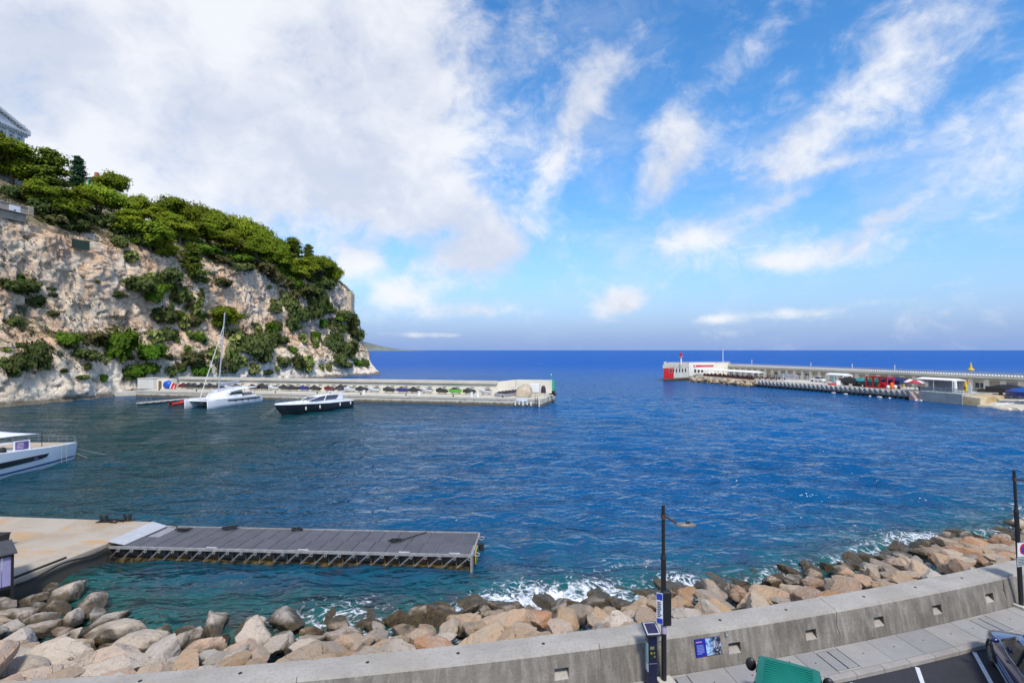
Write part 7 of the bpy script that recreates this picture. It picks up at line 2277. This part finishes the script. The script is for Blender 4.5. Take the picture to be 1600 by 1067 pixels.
def pad_protos(mat, seed, long=False):
    out = []
    for k in range(3):
        rng = np.random.default_rng(seed + k)
        V, F = [], []
        nP = 120 if not long else 60
        for i in range(nP):
            c = rng.normal(size=3); c *= min(1, 1.35 / np.linalg.norm(c)); c = c * np.array([.52, .52, .34]) + np.array([0, 0, .45])
            if long:
                d = rng.normal(size=3); d[2] = abs(d[2]) + .5; d /= np.linalg.norm(d)
                s = np.cross(d, rng.normal(size=3)); s /= np.linalg.norm(s)
                root = c * .5; L = rng.uniform(.5, .9)
                q = [root - s * .07, root + d * L * .5 - s * .06, root + d * L, root + d * L * .5 + s * .06]
                o = len(V); V += q; F.append((o, o + 1, o + 2, o + 3))
            else:
                nrm = rng.normal(size=3); nrm /= np.linalg.norm(nrm)
                a = np.cross(nrm, rng.normal(size=3)); a /= np.linalg.norm(a); b = np.cross(nrm, a)
                r = rng.uniform(.12, .20); o = len(V)
                V += [c + r * (a * math.cos(t) * 1.25 + b * math.sin(t)) for t in np.linspace(0, 2 * math.pi, 9)[:-1]]
                F += [(o, o + 1, o + 2, o + 3), (o, o + 3, o + 4, o + 7), (o + 4, o + 5, o + 6, o + 7)]
        out.append(np_mesh('plant', np.array(V), np.array(F), mat))
    return out


SP = {'g': shrub_protos(SHRUB_G, 100), 'd': shrub_protos(SHRUB_D, 120), 'o': shrub_protos(SHRUB_O, 140), 'c': pad_protos(CACT, 160), 'a': pad_protos(AGAVE, 180, True)}
SNAME = {'g': ('shrub', 'bright green rounded shrub', 'shrub'), 'd': ('shrub', 'dark green bushy shrub', 'shrub'), 'o': ('shrub', 'dry olive-brown shrub', 'shrub'), 'c': ('prickly_pear', 'yellow-green prickly pear clump', 'cactus'), 'a': ('agave', 'grey-green spiky agave clump', 'agave')}


def zone(u, v):
    col = 'at the far left' if u < 70 else 'left of the green net' if u < 115 else 'on the bare wall' if u < 215 else 'above the gate house' if u < 290 else 'behind the mast' if u < 375 else 'above the motor yacht' if u < 470 else 'near the point'
    row = 'low on the cliff' if v > 560 else 'on the lower ledge' if v > 515 else 'halfway up the cliff' if v > 455 else 'high on the cliff' if v > 400 else 'at the cliff top'
    return row + ' ' + col


SHR = [(100, 528, 40, 'g', 22), (187, 534, 54, 'g', 46), (135, 528, 44, 'o', 26), (232, 548, 48, 'g', 26), (60, 552, 40, 'd', 46), (22, 566, 40, 'd', 32), (210, 576, 36, 'g', 24), (235, 572, 30, 'g', 20), (128, 552, 44, 'd', 24), (90, 548, 40, 'a', 24), (160, 560, 30, 'a', 16), (30, 445, 50, 'd', 26), (12, 440, 30, 'a', 24), (34, 478, 34, 'a', 30), (56, 470, 26, 'd', 18), (22, 500, 26, 'd', 16), (78, 450, 14, 'd', 8), (80, 460, 14, 'o', 8), (151, 439, 10, 'd', 7),
       (215, 440, 56, 'd', 30), (240, 455, 34, 'g', 30), (205, 395, 34, 'c', 22), (185, 460, 26, 'd', 12), (232, 428, 34, 'c', 18), (280, 450, 44, 'c', 40), (300, 470, 40, 'c', 40), (285, 495, 40, 'c', 34), (312, 455, 26, 'c', 30), (262, 430, 40, 'd', 26), (258, 490, 44, 'd', 30), (295, 500, 30, 'o', 18), (240, 520, 40, 'c', 30), (265, 520, 30, 'd', 24), (310, 520, 30, 'c', 24), (295, 560, 40, 'o', 26), (265, 575, 30, 'c', 20), (310, 578, 30, 'g', 22), (335, 545, 36, 'c', 30), (320, 530, 30, 'a', 20), (360, 545, 36, 'c', 40), (365, 520, 50, 'c', 44), (345, 570, 30, 'o', 24), (375, 560, 34, 'c', 22), (395, 570, 34, 'c', 24), (390, 535, 40, 'd', 40), (410, 540, 40, 'd', 46), (420, 525, 34, 'd', 30), (400, 510, 30, 'c', 26), (425, 510, 24, 'g', 18), (428, 480, 20, 'd', 18), (440, 562, 28, 'd', 20),
       (455, 475, 30, 'd', 34), (468, 490, 34, 'd', 30), (485, 480, 30, 'd', 36), (500, 470, 26, 'd', 40), (440, 460, 26, 'c', 34), (465, 455, 36, 'o', 26), (490, 450, 36, 'd', 24), (505, 440, 30, 'd', 24), (455, 505, 26, 'd', 24), (470, 525, 30, 'c', 22), (490, 530, 28, 'c', 24), (478, 560, 36, 'c', 34), (465, 565, 26, 'd', 26), (520, 530, 34, 'd', 40), (540, 545, 34, 'd', 30), (530, 560, 30, 'd', 26), (545, 540, 24, 'o', 18), (535, 490, 34, 'd', 22), (548, 505, 34, 'o', 34), (555, 520, 24, 'd', 22), (565, 490, 18, 'o', 22), (530, 510, 26, 'd', 20), (515, 500, 26, 'c', 26),
       (310, 388, 36, 'g', 18), (332, 390, 30, 'g', 16), (368, 403, 40, 'g', 14), (300, 380, 30, 'd', 18), (210, 335, 40, 'g', 22), (395, 408, 30, 'o', 16), (410, 418, 40, 'o', 20), (430, 432, 34, 'o', 30), (408, 405, 22, 'a', 18), (375, 416, 40, 'd', 14), (345, 405, 30, 'o', 16), (180, 355, 40, 'd', 24), (160, 345, 50, 'd', 26), (215, 370, 36, 'd', 30), (185, 375, 30, 'd', 22), (130, 335, 50, 'd', 26), (30, 300, 46, 'o', 26), (95, 345, 30, 'o', 14), (440, 425, 24, 'g', 22), (460, 440, 26, 'g', 22), (330, 425, 24, 'a', 18), (345, 440, 30, 'o', 14)]
SHR += [(62, 325, 50, 'd', 30), (45, 304, 46, 'd', 26), (85, 343, 50, 'o', 24), (14, 299, 40, 'd', 24), (105, 352, 40, 'd', 20), (70, 312, 44, 'o', 26), (125, 352, 36, 'd', 18)]
_rs = random.Random(77)
_extra = []
for _ in range(95):
    u = _rs.uniform(230, 570); v = _rs.uniform(410, 582)
    if 320 < u < 420 and 420 < v < 500: continue
    if u < 330 and v < 440: continue
    _extra.append((u, v, _rs.uniform(12, 26), _rs.choice('ddcocagc'), _rs.uniform(8, 18)))
for _ in range(34):
    u = _rs.uniform(0, 230); v = _rs.choice((_rs.uniform(535, 590), _rs.uniform(535, 590), _rs.uniform(430, 520)))
    if u > 90 and v < 520: continue
    _extra.append((u, v, _rs.uniform(10, 22), _rs.choice('ddaogc'), _rs.uniform(7, 14)))
SEEN = {}
for (u, v, w, kd, h) in SHR + _extra:
    hh = hit_cliff(u, v + h * .25)
    if hh[0] is None or hh[0].z < 3.2: continue
    q = hh[0]
    sc = w / 800 * q.y / 2.5; sz = h / 800 * q.y / 1.25
    o = bpy.data.objects.new(SNAME[kd][0], _rs.choice(SP[kd])); C.objects.link(o)
    o.location = q + hh[1] * -.0 + Vector((0, 0, -.45 * sz)); o.scale = (sc, sc, sz); o.rotation_euler = (_rs.uniform(-.12, .12), _rs.uniform(-.12, .12), _rs.uniform(0, 6.28))
    SEEN.setdefault((kd, zone(u, v)), []).append((u, o))
ORD = ['leftmost', 'second from left', 'third from left', 'fourth from left', 'fifth from left', 'sixth from left', 'seventh from left', 'eighth from left', 'ninth from left', 'tenth from left', 'eleventh from left', 'twelfth from left', 'thirteenth from left', 'fourteenth from left']
for (kd, zn), lst in SEEN.items():
    lst.sort(key=lambda q: q[0])
    for i, (u, o) in enumerate(lst):
        tag(o, '%s %s' % (SNAME[kd][1], zn) + (', ' + ORD[min(i, 13)] if len(lst) > 1 else ''), SNAME[kd][2], 'plants %s' % zn)


# low scrub that nobody could count: tufts on the shelves and the wooded top
def ground_cover():
    rng = np.random.default_rng(5)
    pts = []
    for ob, n in ((CLIFF, 27000), (PLATEAU, 11000)):
        me = ob.data
        nf = len(me.polygons)
        cen = np.zeros(nf * 3, np.float32); me.polygons.foreach_get('center', cen); cen = cen.reshape(-1, 3)
        nr = np.zeros(nf * 3, np.float32); me.polygons.foreach_get('normal', nr); nr = nr.reshape(-1, 3)
        ar = np.zeros(nf, np.float32); me.polygons.foreach_get('area', ar)
        keep = (cen[:, 2] > 7) & (cen[:, 1] > 85) & (cen[:, 0] > -175)
        pat = fbm(cen / 9.0, 3, 91)
        w = ar * keep * np.clip((np.abs(nr[:, 2]) - .42) * 2.2, 0, 1) * np.clip(pat * 2.2 + .65, 0, 1)
        w /= w.sum()
        idx = rng.choice(nf, n, p=w)
        pts.append(cen[idx] + rng.normal(size=(n, 3)) * np.array([.5, .5, .15]))
    p = np.concatenate(pts)
    m = 4
    base = np.repeat(p, m, 0) + rng.normal(size=(len(p) * m, 3)) * .28
    nrm = rng.normal(size=base.shape) * .6 + np.array([.2, -.3, .7]); nrm /= np.linalg.norm(nrm, axis=1)[:, None]
    a = np.cross(nrm, rng.normal(size=base.shape)); a /= np.linalg.norm(a, axis=1)[:, None]; b = np.cross(nrm, a)
    s = rng.uniform(.12, .30, (len(base), 1))
    V = np.stack([base - a * s, base - b * s * .6, base + a * s, base + b * s * .6], 1).reshape(-1, 3)
    me = np_mesh('scrub', V, np.arange(len(V)).reshape(-1, 4), leaf_mat('dry_scrub', (.060, .068, .026), (.125, .120, .050), rnd=0))
    o = bpy.data.objects.new('low_scrub', me); C.objects.link(o)
    tag(o, 'low dry scrub and grass on the cliff shelves and under the pines', 'scrub', kind='stuff')


ground_cover()


# ------------------------------------------------------------------ buildings on the rock
def build_museum():
    X = -141.5; zc = 74.6; y1 = 147.6; y0 = 110.0; ym = (y0 + y1) / 2
    st = M('museum_stone', (.74, .73, .71), .8, var=.06, scale=.4, streak=.15)
    sh = M('museum_stone_dark', (.52, .51, .50), .8, var=.06)
    r = thing('stone_museum', 'white classical stone museum with pediment and cornice at the top left', 'building', (X - 12, ym, 55))
    MB().b2(X - 24, X, y0, y1, 54, zc - .9).build('wall', st, r, local=False)
    MB().b2(X - 24.5, X + .5, y0 - .5, y1 + .5, zc - .9, zc - .4).build('architrave', sh, r, local=False)
    MB().b2(X - 25, X + 1.0, y0 - 1.0, y1 + 1.0, zc - .0, zc + .45).build('cornice', st, r, local=False)
    MB().b2(X - 24.6, X + .55, y0 - .6, y1 + .6, zc - .4, zc - .0).build('frieze', st, r, local=False)
    for y in np.arange(128, y1 + 1, .75): MB().b2(X + .55, X + .95, y - .2, y + .2, zc - .35, zc - .02).build('dentil', st, r, local=False)
    apex = zc + 7.0; span = (y1 - y0) / 2
    MB().add([(X - 24, y0, zc + .45), (X - 24, y1, zc + .45), (X - 24, ym, apex), (X + .1, y0, zc + .45), (X + .1, y1, zc + .45), (X + .1, ym, apex)], [(0, 1, 2), (5, 4, 3), (0, 3, 4, 1), (1, 4, 5, 2), (2, 5, 3, 0)]).build('pediment', st, r, local=False)
    for s, ye in ((1, y1 + 1.0), (-1, y0 - 1.0)):
        a, b = Vector((X + .9, ye, zc + .46)), Vector((X + .9, ym, apex + .3))
        up = Vector((0, 0, .75)); bk = Vector((-25, 0, 0))
        V = [a, b, b + up, a + up]; V += [q + bk for q in V]
        MB().add(V, [(0, 1, 2, 3), (7, 6, 5, 4), (0, 4, 5, 1), (1, 5, 6, 2), (2, 6, 7, 3), (3, 7, 4, 0)]).build('raking_cornice', st, r, local=False)
        n = 22
        for k in range(n):
            q = a.lerp(b, (k + .5) / n); MB().box((q.x - .35, q.y, q.z - .25), (.5, .4, .32)).build('dentil', sh, r, local=False)
    for y in (145.9, 143.6, 140.8, 137.6, 134.1):
        w = MB().b2(X - .1, X + .12, y - .45, y + .45, zc - 4.2, zc - 1.6).build('window', sh, r, local=False); MB().b2(X + .06, X + .14, y - .3, y + .3, zc - 4.0, zc - 1.8).build('pane', DARKG, w)
        w.children[0].location = -Vector(w.location) - r.location + Vector((0, 0, 0))
    for y in (147.0, 144.7, 142.3): MB().b2(X, X + .35, y - .3, y + .3, 58, zc - .92).build('pilaster', st, r, local=False)
    MB().b2(X - 24.4, X + .6, y0 - .4, y1 + .6, zc - 6.0, zc - 5.5).build('string_course', st, r, local=False)
    # roof figure (a bird-like acroterion) on the corner
    a = MB(); a.tube([(X, 146.8, zc + .8), (X, 146.8, zc + 1.9)], [.5, .35], 8); a.ball((X, 146.6, zc + 2.1), (.4, .65, .5), 10, 8); a.tube([(X, 146.2, zc + 2.2), (X, 145.5, zc + 3.2)], [.25, .05], 6); a.tube([(X, 147.1, zc + 2.2), (X, 147.8, zc + 2.7)], [.2, .08], 6)
    a.build('roof_ornament', sh, r, True, local=False)


def build_villa():
    v0 = PY(143, 283, 178)
    r = thing('villa', 'cream villa with green shutters and red chimney half hidden behind the cypress', 'building', (v0.x, v0.y, 58), R(-8))
    h = v0.z + 1.2 - 58
    wl = M('villa_cream', (.62, .55, .40), .85, var=.06)
    MB().b2(-9, 2.6, 0, 9, -2, h).build('wall', wl, r)
    MB().add([(-9.6, -.6, h), (3.2, -.6, h), (3.2, 9.6, h), (-9.6, 9.6, h), (-7, 4.5, h + 2.0), (.6, 4.5, h + 2.0)], [(0, 1, 5, 4), (1, 2, 5), (2, 3, 4, 5), (3, 0, 4), (3, 2, 1, 0)]).build('roof', M('red_roof_tiles', (.34, .13, .08), .8, var=.15, scale=2), r)
    gs = M('green_shutter', (.03, .30, .22), .6)
    for x in (-6.5, -3.4, -.4, 1.7):
        for z in (h - 2.4, h - 5.6):
            w = MB().b2(x - .45, x + .45, -.06, .05, z, z + 1.7).build('window', DARKG, r)
            for s in (-1, 1): MB().b2(x + s * .72 - .26, x + s * .72 + .26, -.12, -.02, z, z + 1.7).build('shutter', gs, w)
    for y in (2.5, 6):
        w = MB().b2(2.55, 2.66, y - .45, y + .45, h - 2.4, h - .7).build('window', DARKG, r)
        for s in (-1, 1): MB().b2(2.62, 2.72, y + s * .72 - .26, y + s * .72 + .26, h - 2.4, h - .7).build('shutter', gs, w)
    MB().b2(-2.2, -1.2, 3, 4, h + .8, h + 3.0).build('chimney', M('red_chimney', (.40, .14, .08), .8), r)


def build_terrace():
    q0, q1 = PY(-12, 311, 114), PY(44, 321, 121)
    r = thing('clifftop_terrace', 'stone terrace parapet with white notice boards at the left cliff edge', 'terrace wall', (q0.x, q0.y, q0.z - 1))
    d = (q1 - q0); n = Vector((-d.y, d.x, 0)).normalized()
    stn = M('terrace_stone', (.40, .33, .26), .85, var=.15, scale=1)
    zt = q0.z
    tpar = lambda u: ((u - 800) / 800 * q0.y - q0.x) / ((q1.x - q0.x) - (u - 800) / 800 * (q1.y - q0.y))
    a, b = Vector((q0.x, q0.y, 0)), Vector((q1.x, q1.y, 0))
    MB().prism([a, b, b + n * .6, a + n * .6], zt - 1.7, zt - .1).build('wall', stn, r, local=False)
    MB().prism([a - n * .15, b - n * .15, b + n * .75, a + n * .75], zt - .1, zt + .12).build('coping', stn, r, local=False)
    MB().prism([a + n * .6, b + n * .6, b + n * 8, a + n * 8], zt - 3.5, zt - 1.1).build('floor', stn, r, local=False)
    MB().prism([b - n * .3, b + d.normalized() * 1.0 - n * .3, b + d.normalized() * 1.0 + n * .7, b + n * .7], zt - 1.7, zt + .4).build('end_pier', stn, r, local=False)
    dn = d.normalized(); dn.z = 0; dn.normalize()
    for (u, w, z0, z1) in ((14, .9, -1.6, -.3), (21, .9, -1.2, -.3), (26, .5, -1.2, -.3), (25, .9, -1.65, -1.25)):
        t = tpar(u); c = a.lerp(b, t) - n * .12
        MB().prism([c - dn * w / 2, c + dn * w / 2, c + dn * w / 2 + n * .1, c - dn * w / 2 + n * .1], zt + z0, zt + z1).build('notice_board', WHITE, r, local=False)
    # two people at the parapet
    for u, col, lab, nm in ((14, (.02, .16, .42), 'person in a blue shirt standing at the cliff-top terrace parapet', 'teal_shirt'), (30, (.20, .10, .38), 'person in a purple shirt standing at the cliff-top terrace parapet', 'purple_shirt')):
        t = tpar(u); c = a.lerp(b, t) + n * 1.1
        person((c.x, c.y, zt - 1.1), col, lab, R(100))
    # ruined turret on the point
    tq = PY(545, 470, 254)
    tu = thing('stone_turret', 'small square ruined stone turret on the cliff point', 'turret', (tq.x, tq.y, tq.z - 4))
    ts = M('turret_stone', (.56, .47, .34), .9, var=.15, scale=.8, bump=.1, bscale=3)
    MB().b2(-3.3, 1.8, -2.0, 3.0, -3.0, 7.6).build('tower', ts, tu)
    for x in (-3.0, -1.4, .2, 1.4): MB().b2(x - .35, x + .35, -2.08, -1.4, 7.6, 8.3).build('merlon', ts, tu)
    MB().b2(-1.0, -.4, -2.06, -1.9, 4.5, 6.0).build('slit_window', RUBBER, tu)
    # dark green net over an opening in the wall
    h = hit_cliff(123.5, 383)
    g = thing('green_net', 'dark green net rectangle over an opening high in the bare cliff wall', 'net', h[0] + Vector((.9, -.5, 0)), R(62))
    MB().b2(-1.9, 1.9, -.1, .1, -1.05, 1.05).build('net', M('dark_green_net', (.018, .042, .028), .8, var=.3, scale=5), g)
    for z in (-1.1, 1.1): MB().b2(-2.0, 2.0, -.14, .14, z - .07, z + .07).build('frame_bar', M('green_frame', (.03, .05, .04), .7), g)


def person(loc, shirt, label, rz=0.0):
    me = bpy.data.meshes.new('person')
    J = [(0, 0, .95), (0, 0, 1.18), (0, 0, 1.42), (0, 0, 1.53), (0, .01, 1.64), (0, .02, 1.74), (.20, 0, 1.40), (.27, .04, 1.12), (.24, .20, .98), (-.20, 0, 1.40), (-.27, .04, 1.12), (-.24, .20, .98), (.10, 0, .90), (.11, .03, .48), (.11, 0, .07), (.11, .16, .04), (-.10, 0, .90), (-.11, .03, .48), (-.11, 0, .07), (-.11, .16, .04)]
    E = [(0, 1), (1, 2), (2, 3), (3, 4), (4, 5), (2, 6), (6, 7), (7, 8), (2, 9), (9, 10), (10, 11), (0, 12), (12, 13), (13, 14), (14, 15), (0, 16), (16, 17), (17, 18), (18, 19)]
    rad = [.15, .14, .15, .06, .10, .08, .065, .05, .04, .065, .05, .04, .09, .065, .05, .045, .09, .065, .05, .045]
    me.from_pydata(J, E, [])
    o = bpy.data.objects.new('person', me); C.objects.link(o)
    o.location = loc; o.rotation_euler = (0, 0, rz)
    o.modifiers.new('skin', 'SKIN'); sk = me.skin_vertices[0].data if me.skin_vertices else None
    if sk is None:
        ly = me.attributes
    else:
        for i, r in enumerate(rad): sk[i].radius = (r, r * .85)
        sk[0].use_root = True
    sub = o.modifiers.new('sub', 'SUBSURF'); sub.levels = 1; sub.render_levels = 1
    m = bpy.data.materials.new('clothes'); m.use_nodes = True
    g = NG(m.node_tree); b = m.node_tree.nodes['Principled BSDF']; tc = g.n('ShaderNodeTexCoord'); sp = g.n('ShaderNodeSeparateXYZ'); g.put(sp.inputs[0], tc.outputs['Object'])
    c = g.mix(g.m('GREATER_THAN', sp.outputs[2], .93), (.04, .045, .07), shirt); c = g.mix(g.m('GREATER_THAN', sp.outputs[2], 1.5), c, (.45, .28, .20)); c = g.mix(g.m('GREATER_THAN', sp.outputs[2], 1.72), c, (.04, .03, .02))
    g.put(b.inputs['Base Color'], c); b.inputs['Roughness'].default_value = .8
    me.materials.append(m)
    tag(o, label, 'person')
    return o


build_museum()
build_villa()
build_terrace()
person(pr(pr_s(1171, 15.5), 15.5), (.03, .03, .04), 'person in dark clothes standing at the right end of the restaurant terrace', 1.0)
person(pr(pr_s(1125.5, 16.5), 16.5), (.03, .03, .05), 'person in dark clothes standing beside the tall mast on the terrace', 2.0)
